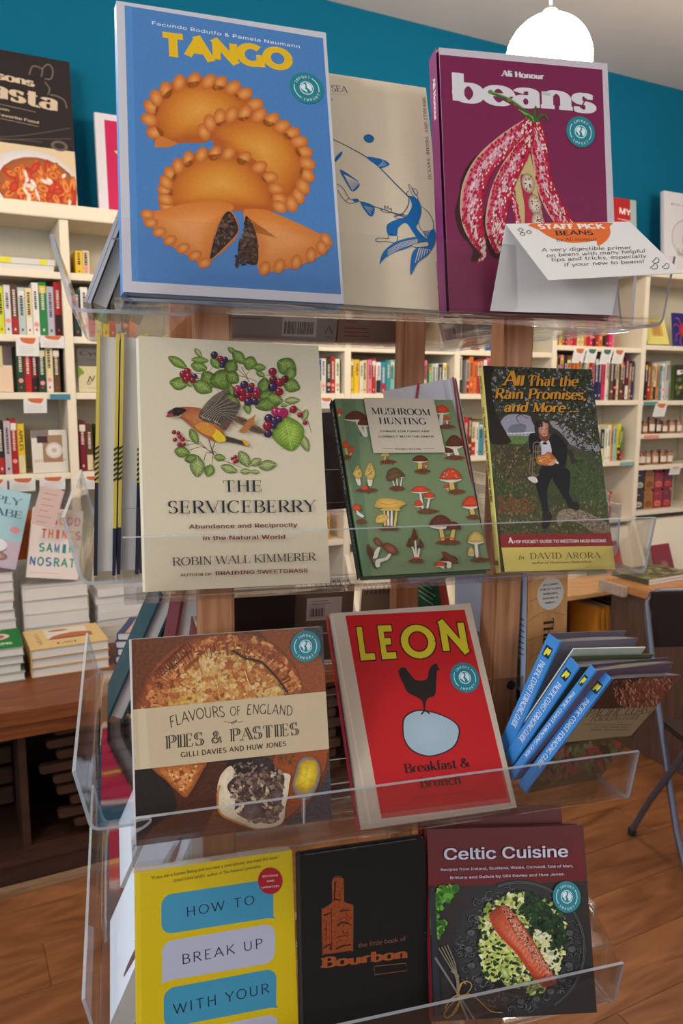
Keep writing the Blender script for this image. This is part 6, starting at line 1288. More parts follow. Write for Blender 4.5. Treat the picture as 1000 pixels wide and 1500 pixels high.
def shelf_book(u, z, T, h, dep, col, style, rnd, tilt=0, dset=0, word=None):
    """spine faces the room; boards wrap a page block set in from top and fore edge"""
    v, f, c = [], [], []
    def bx(x0, x1, y0, y1, z0, z1, cc):
        n = len(v); v.extend([(x, y, q) for x in (x0, x1) for y in (y0, y1) for q in (z0, z1)]); c.extend([cc]*8)
        f.extend([tuple(n+i for i in q) for q in ((0, 1, 3, 2), (4, 6, 7, 5), (0, 4, 5, 1), (2, 3, 7, 6), (0, 2, 6, 4), (1, 5, 7, 3))])
    bx(0, .0014, .001, dep, 0, h, col); bx(T-.0014, T, .001, dep, 0, h, col)
    n = len(v); ps = [(.0006, .0012), (T*.2, .0002), (T*.5, -.0004), (T*.8, .0002), (T-.0006, .0012)]
    for q in ps: v += [(q[0], q[1], 0), (q[0], q[1], h)]; c += [col]*2
    for q in ps[::-1]: v += [(q[0], q[1]+.0016, 0), (q[0], q[1]+.0016, h)]; c += [col]*2
    K = 10; f += [(n+2*i, n+2*((i+1) % K), n+2*((i+1) % K)+1, n+2*i+1) for i in range(K)]; f += [tuple(n+2*i+1 for i in range(K)), tuple(n+2*i for i in range(K))[::-1]]
    bx(.0016, T-.0016, .003, dep-.004, .002, h-.003, PG)
    def q4(x0, x1, z0, z1, cc, y=-.0007): n = len(v); v.extend([(x0, y, z0), (x1, y, z0), (x1, y, z1), (x0, y, z1)]); c.extend([cc]*4); f.append((n, n+1, n+2, n+3))
    lum = sum(col); tc = (36, 32, 34) if lum > 330 else (206, 198, 184); 
    if style == 1: q4(T*.06, T*.94, h*.02, h*rnd.uniform(.3, .42), CN[rnd.choice('wckr')][0]); 
    if style == 2: q4(T*.06, T*.94, h*.8, h*.93, CN[rnd.choice('wcoy')][0])
    z1 = h*rnd.uniform(.82, .92); z0 = h*rnd.uniform(.38, .55); q = z1
    if T > .011 and not word:
        while q > z0: L = rnd.uniform(.003, .007); q4(T*.3, T*.68, q-L, q, tc, -.0010); q -= L+rnd.uniform(.0016, .004)
        q4(T*.36, T*.6, h*.08, h*.13, tc if rnd.random() < .6 else (186, 40, 40), -.0010)
        if rnd.random() < .35: n = len(v); r_ = min(T*.4, .009); zc = h*rnd.uniform(.2, .3); v.extend([(T/2+r_*math.cos(i*.785), -.0010, zc+r_*math.sin(i*.785)) for i in range(8)]); c.extend([(222, 140, 130)]*8); f.append(tuple(range(n, n+8)))
    me = ink_build(v, f, c, 'shelf_book'); o = link('shelf_book', me); o.matrix_world = W(u, WF+.012+dset, z+.0007) @ Matrix.Rotation(rad(tilt), 4, 'Y')
    if word:
        a = flat_art(T, h); a.m = lambda p: (p[0], p[1]); a.serif(word, (T*.28, h*.88), (T*.28, h*(.88-.07*len(word))), T*.5, tc, .17, .13, 0); s = a.build('spine_print', INKM, o, clip=False, off=(0, -.0008, 0))
    return o
rb_ = random.Random(11)
def row(u, z, spec, where, hmax, near='near', group=None, top=None):
    """spec: letters, one per book; a digit after one scales its height (tenths), '_' leaves a gap, [WORD] letters a spine"""
    i = 0; k = 0; seen = []
    while i < len(spec):
        ch = spec[i]
        if ch == '_': u += .02; i += 1; continue
        hs = None; word = None
        if i+1 < len(spec) and spec[i+1].isdigit(): hs = int(spec[i+1]); i += 1
        if i+1 < len(spec) and spec[i+1] == '[': j = spec.index(']', i); word = spec[i+2:j]; i = j
        T = (rb_.uniform(.017, .026) if u > .9 else rb_.uniform(.0215, .0275)) if not word else .026; h = hmax*((hs/10+.1) if hs else rb_.uniform(.84, 1))
        col, nm = CN[ch]; col = tuple(min(235, max(0, v+rb_.uniform(-10, 10))) for v in col)
        o = shelf_book(u, z, T, h, rb_.uniform(.14, .19), col, rb_.choice([0, 0, 1, 2]), rb_, 0, rb_.uniform(0, .012), word)
        prev = seen[-1] if seen else None
        lb = '%s spine, %s along %s' % (nm, ORD[k], where)
        tag(o, lb, 'book', group or ('books on ' + where)); seen.append(nm); k += 1; u += T+.0012; i += 1
    return u
# near bays, beside the black pasta poster book
row(.208, 1.804, 'pvwulcwelr', 'the second shelf under the pasta book', .205)
row(.287, 1.588, 'drmdcu', 'the third shelf under the pasta book', .186)
row(.175, 1.275, 'xzlry[APPLES]', 'the lowest shelf under the pasta book', .215)
row(.505, 1.804, 'dwpcyrgmo', 'the second shelf behind the upper side tray', .20)
row(.505, 1.275, 'mus1e', 'the lowest shelf behind the yellow hardcovers', .21)
row(.52, 2.043, 'yc', 'the top shelf behind the upper side tray', .10)
row(1.11, 1.804, 'wcgrkyboemwcsrpd', 'the second shelf behind the bird cover', .19)
row(1.50, 1.588, 'kebwdrw', 'the third shelf between the bird and mushroom covers', .165)
row(1.722, 1.588, 'yy[PARLA]wcprw[ANDALUZ]ttay_r', 'the third shelf above the mushroom cover', .17)
row(2.05, 1.588, 'rhpelwn', 'the third shelf beside the rear post', .165) if False else None
row(2.085, 1.588, 'rhpelwnw', 'the third shelf beside the rear post', .165)
row(1.72, 1.804, 'cwrgtbywkmocwapsr', 'the second shelf above the mushroom cover', .19)
row(2.33, 1.588, 'w_gooruwp_k', 'the third shelf behind the wooden post', .19)
row(2.33, 1.804, 'goykrwcbtmaroyck', 'the second shelf behind the wooden post', .19)
row(1.52, .905, 'wkzx', 'the low shelf seen under the mushroom cover', .15)
row(1.11, 1.275, 'rkwbycogtmpl', 'the fourth shelf behind the bird cover', .2)
row(1.725, 1.275, 'kzuwgrcbyd', 'the fourth shelf behind the mushroom cover', .2)
row(2.33, 1.275, 'oorucwtgyk', 'the fourth shelf behind the bearded man cover', .2)
row(2.95, 1.845, 'ryrmohrcyorhkroymhp', 'the top shelf under the staff pick card', .20)
row(2.95, 1.555, 'ykpkwsoxk_wrpnnhwgukcudmsn', 'the middle shelf beside the bearded man cover', .245)
row(3.22, 1.212, 'zrwckwwxaye', 'the lower shelf beside the bearded man cover', .21)
row(3.22, .885, 'prmhepalr', 'the bottom shelf beside the bearded man cover', .175)
row(3.63, 1.553, 'kuscxtwll', 'the shelf above the honey jars', .23)
# ---- face-out books
def faceout(name, label, M, w, h, T, col, draw=None, hard=True, mat=None, group=None, cat='book'):
    zl = min((M @ Vector((x, y, q))).z for x in (0, w) for y in (0, T) for q in (0, h)); M = T3(0, 0, M.translation.z-zl+.0007) @ M
    r = book(name, label, M, w, h, T, cmat(col, .5), hard, cat, group)
    a = flat_art(w, h); a.m = lambda p: (p[0]*w, p[1]*h); a.ls = .001
    if draw: draw(a)
    if a.v: a.build('cover_print', mat or INKM, r, clip=True)
    return r
def rect(a, x0, y0, x1, y1, c, g=0): a.poly([(x0, y0), (x1, y0), (x1, y1), (x0, y1)], c, g)
def pasta(a):
    rect(a, 0, 0, 1, 1, (34, 26, 28)); rect(a, 0, 0, 1, .405, (206, 184, 150), .02)
    for P in ([(.62, .87), (.66, .93), (.74, .92), (.73, .87)], [(.74, .92), (.8, .96), (.84, .93), (.82, .87), (.76, .86)], [(.76, .84), (.8, .80), (.78, .76)], [(.80, .76), (.86, .76), (.93, .74), (.95, .69)], [(.05, .94), (.12, .98), (.18, .93), (.10, .89)], [(.2, 1), (.27, .96), (.36, .98)]): a.line(P, 6, (84, 70, 66), .3); a.line(P, 2.5, (120, 104, 98), .2)
    for P in ([(.2, .42), (.55, .47), (.97, .56)], [(.25, .41), (.6, .45), (.98, .49)], [(0, .40), (.4, .43), (.7, .44)], [(0, .55), (.12, .50), (.2, .47)]): a.line(P, 3.5, (78, 66, 60), .2)
    a.ell(.86, .43, .08, .035, (96, 84, 78), 0, .4); a.ell(.86, .43, .05, .02, (40, 32, 32))
    K = (196, 176, 150)
    a.serif('Four Seasons', (-.33, .835), (.66, .797), .05, K, .26, .1, .12); a.serif('of Pasta', (-.36, .73), (.87, .66), .105, K, .22, .08, .12)
    a.line([(0, .665), (.66, .632)], 1, K, sm=False); a.sans('A New Way with', (.0, .628), (.42, .61), .018, K, .01); a.sans("Everyone's Favorite Food", (.0, .588), (.68, .558), .024, K, .012); a.line([(0, .572), (.68, .54)], 1, K, sm=False)
    a.blob([(.60+.43*math.cos(t*.314), .155+.225*math.sin(t*.314)) for t in range(20)], [(196, 190, 190), (216, 212, 214), (206, 202, 204)], 0, smooth=0); a.ell(.64, .14, .37, .195, [(140, 80, 40), (176, 96, 48), (150, 60, 30)], 0, .3)
    for i in range(70): an = RND.uniform(0, 6.28); q = RND.random()**.5; x, y = .66+.31*q*math.cos(an), .13+.165*q*math.sin(an); a.ell(x, y, RND.uniform(.045, .075), RND.uniform(.02, .032), RND.choice([[(150, 60, 24), (214, 120, 50), (100, 36, 20)], [(176, 70, 30), (224, 140, 66), (120, 40, 22)], [(160, 40, 24), (196, 70, 36)]]), RND.uniform(0, 180), .1)
    for i in range(14): a.ell(.7+RND.uniform(-.2, .25), .14+RND.uniform(-.10, .11), RND.uniform(.02, .05), RND.uniform(.01, .02), [(206, 180, 160), (226, 214, 206)], RND.uniform(0, 180), .1)
faceout('cookbook', 'large black and cream cookbook with a bowl of pasta on top of the bookcase', W(.556-.40, 3.385, 2.292, 0, 5.0, 0), .40, .572, .03, (34, 26, 28), pasta)
def pinkv(a): rect(a, 0, 0, 1, 1, (206, 200, 208)); rect(a, .12, -.02, 1.0, .94, (186, 26, 80), .03); a.serif('VEG', (.25, .58), (.8, .57), .07, (214, 200, 40), .26, .22, 0)
faceout('cookbook', 'pink cookbook with a white border and yellow letters on top of the bookcase', W(.640, 3.385, 2.292, 0, 4), .30, .395, .03, (206, 200, 208), pinkv)
def redmy(a): rect(a, 0, 0, 1, 1, (166, 30, 34)); a.sans('MY', (.55, .78), (.85, .77), .12, (226, 216, 214), .02); rect(a, .84, 0, 1, 1, (150, 170, 168), .1); a.line([(.5, .7), (.85, .69)], 3, (220, 210, 206), sm=False); a.sans('COMFORT', (.45, .56), (.82, .55), .09, (226, 216, 214), .02)
faceout('cookbook', 'red cookbook with white letters on top of the bookcase behind the plum cookbook', W(3.34, 3.385, 2.292, 0, 6), .29, .385, .03, (150, 150, 150), redmy)
def whitero(a): rect(a, 0, 0, 1, 1, (206, 204, 208)); a.sans('ROOTS', (.18, .84), (.8, .84), .035, (70, 66, 70), 0, 1.2); a.ell(.6, .45, .42, .24, (176, 160, 150)); a.ell(.6, .45, .40, .225, (202, 198, 200)); a.ell(.66, .42, .2, .13, [(150, 110, 90), (206, 170, 150), (214, 190, 180)], 0, .2); [a.line([(.35+i*.03, .22), (.30+i*.05, .28+(i % 2)*.04)], 4, (90, 96, 60)) for i in range(6)]
faceout('cookbook', 'pale grey cookbook with an oval floral picture on top of the bookcase', W(3.850, 3.385, 2.292, 0, 5), .33, .465, .03, (200, 198, 204), whitero)
def peach(a): rect(a, 0, 0, 1, 1, (206, 190, 170)); rect(a, 0, .55, 1, 1, (90, 74, 76), .1); rect(a, .35, .5, .8, .95, (196, 180, 130), .2); rect(a, 0, 0, 1, .5, (212, 184, 156)); a.ell(.3, .6, .16, .1, [(150, 90, 50), (206, 150, 100)], 0, .2)
faceout('paperback', 'peach and grey book facing out beside the dark green spine, third shelf', W(.112, WF+.02, 1.588, 0, 5), .160, .182, .014, (200, 180, 150), peach, False)
def cyc(a):
    rect(a, 0, 0, 1, 1, (92, 88, 82)); rect(a, 0, 0, 1, .56, (196, 186, 150), .03); a.serif('Cycling', (.06, .80), (.95, .80), .085, (52, 46, 44), .2, .08, .1); a.line([(.2, .7), (.8, .7)], 2, (60, 56, 52), sm=False); a.soft([(0, .56), (.14, .42), (.05, .36), (0, .3)], (110, 140, 40))
    for x in (.2, .5, .75): a.line([(x, .2), (x+.06, .34), (x+.1, .24), (x+.16, .36)], 4, (50, 46, 40)); a.ell(x+.02, .2, .045, .04, (60, 56, 50)); a.ell(x+.02, .2, .03, .027, (190, 180, 146))
    a.sans('stories from the road', (.2, .08), (.8, .08), .03, (90, 84, 76))
faceout('paperback', 'grey and cream cycling book facing out behind the side trays, third shelf', W(.512, WF+.02, 1.588, 0, 5), .175, .182, .014, (92, 88, 82), cyc, False)
def coffee(a): rect(a, 0, 0, 1, 1, (206, 200, 188)); rect(a, 0, .82, .48, 1, (120, 108, 106)); rect(a, .3, .24, .86, .88, (150, 118, 90), .4); a.ell(.62, .52, .24, .19, [(190, 180, 168), (212, 206, 198), (170, 140, 110)]); rect(a, .15, .70, .45, .86, (60, 40, 50), .2); a.sans('INTENTIONS', (.06, .24), (.94, .26), .09, (170, 96, 80), 0)
faceout('paperback', 'white book with a coffee cup picture facing out, lowest open shelf under the pasta book', W(.326, WF+.015, 1.275, 0, 4), .132, .166, .014, (206, 200, 188), coffee, False)
for z_, c_, w_, lab_, u_ in ((2.043, (160, 152, 144), .50, 'grey book lying flat at the bottom of the top shelf pair', -.06), (2.0655, (206, 198, 172), .50, 'white and yellow book lying on the grey one, top shelf', -.055)):
    r = book('hardcover_book', lab_, W(u_, WF+.02, z_+.0008) @ Matrix.Rotation(rad(-90), 4, 'X') @ Matrix.Rotation(rad(0), 4, 'Z') @ T3(0, -.0215, 0), w_, .19, .0215, cmat(c_, .4), False)
    if z_ > 2.05: MB().box(.29, .345, .0002, .0213, -.0006, -.0001).build('yellow_band', cmat((206, 200, 40), .4), r); MB().box(.445, .47, .0002, .0213, -.0006, -.0001).build('yellow_band', cmat((206, 200, 40), .4), r)
def crab(a): rect(a, 0, 0, 1, 1, (30, 34, 110)); a.ell(.6, .5, .3, .22, [(150, 20, 24), (206, 44, 40)], 0, .1); [a.line([(.5+.2*math.cos(t), .5+.2*math.sin(t)), (.5+.42*math.cos(t), .5+.4*math.sin(t)), (.5+.5*math.cos(t+.3), .5+.5*math.sin(t+.3))], 4, (206, 60, 50)) for t in (.4, 1.0, 2.1, 2.7, 3.6, 4.3, 5.2, 5.9)]
faceout('cookbook', 'blue cookbook with a red crab facing out on the top shelf', W(3.885, WF+.05, 1.866, 0, 8), .15, .195, .015, (30, 34, 110), crab)
def yel(a): rect(a, 0, 0, 1, 1, (206, 196, 110)); rect(a, .3, .3, .8, .85, (190, 150, 80), .4); [a.line([(.4+i*.06, .35), (.45+i*.06, .8)], 3, (140, 80, 40)) for i in range(5)]
faceout('cookbook', 'pale yellow cookbook leaning on its side, top shelf beside the crab cookbook', W(3.665, WF+.05, 1.866, -10, 22), .15, .165, .022, (206, 196, 110), yel)
def pgreen(a): rect(a, 0, 0, 1, 1, (40, 44, 34), .1); a.sans('P', (.15, .72), (.5, .72), .18, (216, 212, 206), .03); [a.ell(RND.uniform(.1, .9), RND.uniform(.05, .6), .12, .07, [(60, 30, 40), RND.choice([(170, 180, 60), (150, 50, 60), (90, 130, 50)])], RND.uniform(0, 90), .2) for _ in range(14)]
faceout('cookbook', 'dark green cookbook with vegetables facing out above the honey jars', W(3.905, WF+.05, 1.555, -18, 4), .17, .205, .03, (96, 140, 44), pgreen)
faceout('paperback', 'red picture book leaning in the slanted display under the bottom shelf', W(3.28, WF-.165, .46, 0, 20), .13, .32, .015, (176, 56, 56), lambda a: (rect(a, 0, 0, 1, 1, (176, 60, 58)), rect(a, 0, .8, 1, 1, (150, 50, 60)), a.serif('Red', (.2, .82), (.8, .84), .08, (210, 196, 190), .2, .1, .1), [a.soft([(RND.uniform(0, 1), RND.uniform(0, .3)) for _ in range(5)], RND.choice([(220, 210, 200), (100, 60, 50), (190, 140, 120)])) for _ in range(8)]), False)
faceout('paperback', 'green spotted picture book leaning in the slanted display', W(3.14, WF-.165, .46, 0, 20), .12, .28, .012, (40, 90, 60), lambda a: (rect(a, 0, 0, 1, 1, (40, 90, 60)), [a.ell(RND.uniform(.1, .9), RND.uniform(.1, .9), .07, .03, (206, 206, 196)) for _ in range(14)]), False)
faceout('paperback', 'dull red book standing in the second opening of the slanted display', W(3.66, WF-.165, .46, 3, 20), .16, .27, .012, (130, 40, 50), lambda a: (rect(a, 0, 0, 1, 1, (128, 44, 54), .1), a.ell(.5, .5, .3, .2, [(110, 40, 40), (180, 120, 110)], 0, .2)), False)
# ---- shelf-edge cards
def shelf_tag(u, z, w, h, lab_, colr=(206, 110, 70), tilt=-14, roll=0):
    M = W(u, WF-.004, z-.002, 0, tilt, roll) @ T3(0, 0, -h)
    o = MB().box(0, w, -.0004, .0002, 0, h).build('shelf_card', CARD); o.matrix_world = M; tag(o, lab_, 'card', 'shelf-edge review cards')
    a = flat_art(w, h); a.m = lambda p: (p[0]*w, p[1]*h); a.ls = .001
    a.poly([(.18, 1), (.2, .86), (.3, .74), (.5, .68), (.7, .66), (.78, .72), (.84, .86), (.86, 1)], colr)
    for k in range(4): a.line([(.14, .52-k*.12), (RND.uniform(.6, .88), .53-k*.12)], .8, (150, 140, 136), sm=False)
    a.build('card_print', INKM, o, off=(0, -.0005, 0))
OT, TT = (206, 110, 70), (60, 110, 104)
for u, z, w, h, lab_, c_ in ((.288, 1.795, .082, .070, 'white card with orange bubble on the second shelf edge, the lower hanging of two', OT), (.375, 1.805, .088, .046, 'white card with orange bubble on the second shelf edge, the shorter of two', OT), (.303, 1.568, .084, .058, 'white card with orange bubble hanging alone on the third shelf edge', OT),
  (.13, 1.262, .098, .056, 'white card with orange bubble under the yellow apples spine', OT), (.236, 1.262, .094, .054, 'white card with orange bubble under the light grey spines, lowest shelf', OT), (.345, 1.262, .096, .054, 'white card with orange bubble under the coffee cup book', OT), (.505, 1.258, .09, .055, 'white card with orange bubble under the maroon and brown spines', OT),
  (1.55, 1.570, .075, .05, 'white card with orange bubble on the shelf left of the mushroom cover'.replace(' left of', ' next to'), OT), (3.062, 1.832, .082, .078, 'white card with orange bubble, first of four under the top shelf', OT), (3.152, 1.832, .078, .074, 'white card with green bubble, second of four under the top shelf', TT), (3.262, 1.832, .08, .08, 'white card with green bubble, third of four under the top shelf', TT), (3.352, 1.832, .082, .076, 'white card with orange bubble, last of four under the top shelf', OT),
  (3.700, 1.538, .098, .078, 'white card with orange bubble under the white spines above the honey jars', OT), (3.86, 1.165, .09, .05, 'white card with pale bubble over the chocolate boxes', (206, 170, 160))): shelf_tag(u, z, w, h, lab_, c_)
for u, z, w, lab_, c_ in ((.40, 1.585, .075, 'narrow blue label strip on the third shelf edge', (60, 120, 140)), (3.61, 1.550, .11, 'narrow teal label strip on the shelf edge above the jars', (70, 130, 124)), (3.63, 1.357, .115, 'narrow salmon label strip on the shelf edge under the jars', (206, 130, 110)), (3.45, 1.209, .11, 'narrow pale blue label strip on the lower shelf edge', (120, 160, 160))):
    o = MB().box(u, u+w, WF-.0025, WF+.0015, z-.024, z-.003).build('label_strip', cmat(c_, .5)); o.matrix_world = WALL; tag(o, lab_, 'label')
# ---- jars and boxes
GLS = plain('honey_glass', (150, 104, 66), .12, .08, 90); LABW = plain('jar_label', (206, 196, 182), .6); LIDM = plain('jar_lid', (120, 96, 84), .35, metal=.4)
def jar(name, label, u, d, z, r, h, fill=GLS, lid=LIDM, group=None):
    root = thing(name, label, 'jar', W(u, d, z+.0007), group)
    MB().lathe([(0, 0), (r*.9, 0), (r, r*.12), (r, h*.68), (r*.82, h*.80), (r*.78, h*.84), (0, h*.84)], seg=16).build('glass', fill, root, smooth=True)
    MB().lathe([(r*.84, h*.83), (r*.86, h*.85), (r*.86, h*.97), (r*.8, h), (0, h)], seg=16).build('lid', lid, root, smooth=True)
    m = MB(); n = 10; vs = []
    for k in range(n+1): t = rad(-150+k*12); vs += [(r*1.012*math.cos(t), r*1.012*math.sin(t), h*.16), (r*1.012*math.cos(t), r*1.012*math.sin(t), h*.58)]
    m.add(vs, [(2*i, 2*i+2, 2*i+3, 2*i+1) for i in range(n)]); m.build('paper_label', LABW, root, smooth=True); return root
names = 'first second third fourth fifth sixth seventh'.split()
GL2 = plain('amber_glass', (120, 66, 40), .12, .08, 90); GL3 = plain('dark_jam_glass', (70, 30, 36), .12, .08, 90)
for k, (u, r, h) in enumerate(((3.640, .019, .082), (3.688, .019, .076), (3.742, .024, .096), (3.800, .020, .088), (3.852, .022, .074), (3.912, .024, .078), (3.975, .023, .078))):
    jar('honey_jar', 'small labelled jar on the upper jar shelf, %s from the upright' % names[k], u, WF+.06, 1.360, r, h, [GLS, GLS, GL2, GL3, GL2, GLS, GLS][k], group='jars on the upper jar shelf')
for k, (u, r, h) in enumerate(((3.665, .032, .088), (3.725, .020, .080), (3.782, .024, .084), (3.846, .027, .084), (3.905, .023, .082))):
    jar('spice_jar', 'labelled glass jar on the lower jar shelf, %s from the upright' % names[k], u, WF+.055, 1.178, r, h, [GL2, GLS, GLS, GL2, GLS][k], group='jars on the lower jar shelf')
BC = [((46, 28, 26), 'dark brown', (190, 180, 160)), ((150, 96, 34), 'ochre', (120, 70, 30)), ((140, 26, 44), 'crimson', (206, 110, 90)), ((110, 22, 34), 'dark red', (196, 66, 60))]
for lv_ in range(2):
    for k, (c_, nm, lc) in enumerate(BC):
        u = 3.638+k*.078; z = .9135+lv_*.1165
        root = thing('chocolate_box', '%s chocolate box with a slanted lid, %s of its pair' % (nm, ['lower', 'upper'][lv_]), 'box', W(u, WF+.05, z), 'chocolate boxes in two tiers')
        MB().extrude([(0, 0), (.073, 0), (.073, .092), (.050, .1150), (0, .1150)], 0, .10, 'y').build('carton', cmat(c_, .4), root)
        MB().extrude([(.0725, .093), (.0735, .093), (.0515, .1155), (.0505, .1155)], -.001, .0995, 'y').build('lid_flap', cmat((206, 170, 140), .5), root)
        a = flat_art(.073, .1225); a.m = lambda p: (p[0], p[1]); a.soft([(.012, .016), (.030, .012), (.058, .016), (.060, .036), (.036, .046), (.012, .038)], lc); a.sans('ARA', (.020, .022), (.052, .022), .012, c_, .03); b_ = flat_art(.073, .1225); b_.m = a.m; b_.line([(.012, .086), (.04, .086)], .005, lc, sm=False); b_.build('text_print', INKM, root, clip=False, off=(0, -.0003, 0))
        a.build('emblem_print', INKM, root, clip=False, off=(0, -.0003, 0))

# ---- flat-file cabinet with piles of books
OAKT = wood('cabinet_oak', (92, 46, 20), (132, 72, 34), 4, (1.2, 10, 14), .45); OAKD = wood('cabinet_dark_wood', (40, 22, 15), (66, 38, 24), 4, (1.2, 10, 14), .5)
cab = thing('display_cabinet', 'low wooden cabinet with open front and stacked boards inside', 'cabinet', WALL)
CF = 2.527
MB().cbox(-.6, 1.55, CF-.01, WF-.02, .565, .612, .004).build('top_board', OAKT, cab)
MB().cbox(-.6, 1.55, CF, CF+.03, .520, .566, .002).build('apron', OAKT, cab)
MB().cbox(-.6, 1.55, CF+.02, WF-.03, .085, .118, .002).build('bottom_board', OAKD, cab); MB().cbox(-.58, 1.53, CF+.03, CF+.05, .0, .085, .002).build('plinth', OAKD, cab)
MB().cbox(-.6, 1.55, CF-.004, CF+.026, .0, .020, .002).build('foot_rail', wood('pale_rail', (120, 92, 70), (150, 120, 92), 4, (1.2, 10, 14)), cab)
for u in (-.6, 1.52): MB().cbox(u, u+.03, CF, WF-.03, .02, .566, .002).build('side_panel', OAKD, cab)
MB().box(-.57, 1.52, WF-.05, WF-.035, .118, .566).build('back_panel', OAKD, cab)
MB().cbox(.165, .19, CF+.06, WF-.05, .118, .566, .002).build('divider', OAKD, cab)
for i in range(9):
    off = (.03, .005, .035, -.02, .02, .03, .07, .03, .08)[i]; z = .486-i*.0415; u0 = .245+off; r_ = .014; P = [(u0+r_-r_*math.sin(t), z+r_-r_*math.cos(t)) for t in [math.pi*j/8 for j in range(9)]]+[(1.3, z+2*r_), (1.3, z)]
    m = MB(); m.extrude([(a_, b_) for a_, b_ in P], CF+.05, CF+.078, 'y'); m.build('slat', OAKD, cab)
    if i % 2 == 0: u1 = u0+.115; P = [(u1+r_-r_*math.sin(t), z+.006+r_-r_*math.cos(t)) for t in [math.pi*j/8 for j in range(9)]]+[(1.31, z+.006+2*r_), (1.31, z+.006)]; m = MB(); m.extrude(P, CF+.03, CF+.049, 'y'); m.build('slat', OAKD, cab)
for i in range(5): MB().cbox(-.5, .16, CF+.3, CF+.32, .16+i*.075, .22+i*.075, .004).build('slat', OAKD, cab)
def pile(u, d, z, n, w, dep, T, col, label, ang=0, group='book piles on the wooden cabinet', top=None, jit=.006, hard=True, pagecol=None):
    """books lying flat; spines to the back, fore edges to the room"""
    for k in range(n):
        a_ = ang+RND.uniform(-1.5, 1.5); M = W(u+RND.uniform(-jit, jit), d+RND.uniform(-jit, jit), z+k*(T+.0004), a_) @ T3(0, dep, T) @ Matrix.Rotation(rad(-90), 4, 'X') @ Matrix.Rotation(0, 4, 'Z')
        # local x -> u, local z -> -d ... front cover (local -y) faces up
        M = W(u+RND.uniform(-jit, jit), d+RND.uniform(-jit, jit), z+T+k*(T+.0004), a_) @ Matrix.Rotation(rad(-90), 4, 'X') @ Matrix.Rotation(rad(0), 4, 'Z')
        M = M @ Matrix.Scale(1, 4)
        pos = ['lowest', 'second', 'third', 'fourth', 'fifth', 'sixth', 'seventh', 'eighth', 'ninth'][k]
        if k == n-1: pos = 'topmost'
        r = book('hardcover_book', '%s, %s of its pile' % (label, pos), M @ T3(0, 0, -0.0) @ T3(0, 0, 0), w, dep, T, cmat(col, .4), hard, group=group)
        if k == n-1 and top:
            a = flat_art(w, dep); a.m = lambda p: (p[0]*w, p[1]*dep); a.ls = .001; top(a); a.build('cover_print', INKM, r)
def ycov(a): rect(a, 0, 0, 1, 1, (206, 176, 120)); rect(a, .26, .36, .82, .94, (206, 200, 190)); a.soft([(.3, .4), (.5, .38), (.82, .42), (.84, .6), (.6, .66), (.36, .56)], (176, 96, 50), .4); a.soft([(.3, .38), (.82, .38), (.8, .44), (.32, .44)], (120, 80, 50)); a.ell(.45, .84, .14, .05, (150, 90, 50), 0, .3); a.serif('EAST', (.35, .13), (.62, .13), .09, (90, 60, 40), .2, .06, .1); a.serif('MEERA', (.18, .2), (.17, .8), .06, (150, 120, 80), .2, .06, .1)
def gcov(a): rect(a, 0, 0, 1, 1, (20, 110, 48)); a.ell(.45, .62, .42, .24, (206, 190, 180)); a.ell(.45, .62, .36, .19, [(150, 80, 40), (206, 140, 80)], 0, .3); a.ell(.45, .68, .1, .06, (150, 40, 90)); a.serif('Pierogies', (.1, .18), (.88, .2), .14, (196, 206, 170), .24, .12, .1); a.ell(.7, .95, .08, .05, (206, 140, 130))
pile(.236, 2.795, .6125, 3, .262, .235, .034, (196, 160, 104), 'tan edged cookbook with a sandy cover', 0, top=ycov)
pile(-.06, 2.80, .6125, 4, .272, .235, .030, (150, 166, 140), 'green covered cookbook lying flat', 0, top=gcov)
pile(.246, 3.07, .6125, 5, .235, .165, .0512, (196, 192, 190), 'white cookbook under the rainbow lettered one', 0, jit=.003)
pile(-.02, 3.07, .6125, 9, .235, .165, .0355, (186, 170, 170), 'pinkish white cookbook under the pale blue one', 0, jit=.004)
pile(.512, 3.08, .6125, 7, .26, .155, .031, (190, 186, 190), 'grey white paperback in the rear pile beside the side trays', 2, hard=False, jit=.004)
pile(.530, 2.82, .6125, 4, .150, .20, .029, (30, 44, 96), 'navy blue hardcover lying by the sandy pile', -24, top=lambda a: (rect(a, .2, 0, 1, 1, (186, 150, 140), .1), a.soft([(.3, .5), (.6, .4), (.9, .6), (.6, .8)], (120, 70, 60)), a.soft([(.4, .1), (.8, .1), (.9, .3), (.5, .3)], (206, 190, 180))))
def good(a):
    rect(a, 0, 0, 1, 1, (208, 196, 190))
    for t_, y, x0, x1, cs in (('GOOD', .77, .38, .97, [(206, 70, 90), (214, 170, 60), (196, 70, 80), (190, 60, 110)]), ('THINGS', .57, .20, 1.0, [(196, 80, 60), (206, 110, 60), (206, 90, 70), (206, 110, 80), (214, 170, 60), (190, 60, 120)]), ('SAMIN', .37, .18, .9, [(40, 140, 120), (30, 120, 110), (60, 110, 160), (40, 120, 130), (40, 140, 110)]), ('NOSRAT', .17, .02, .94, [(50, 90, 160), (40, 120, 120), (60, 110, 160), (40, 130, 120), (40, 140, 110), (50, 140, 120)])):
        for i, ch in enumerate(t_): s_ = (x1-x0)/len(t_); a.serif(ch, (x0+i*s_+.01, y), (x0+(i+1)*s_-.02, y), .0, cs[i], .2, .18, 0) if False else a._text(pen(ch, .2, .18, 0), (x0+i*s_+.01, y), (x0+(i+1)*s_-.02, y), -.13, cs[i], 0, 12)
    a.lv = 16; a.line([(.05, .07), (.6, .075)], 1.5, (196, 130, 130), sm=False); a.line([(.3, .93), (.95, .93)], 2, (150, 170, 160), sm=False)
def _fixcap(): pass
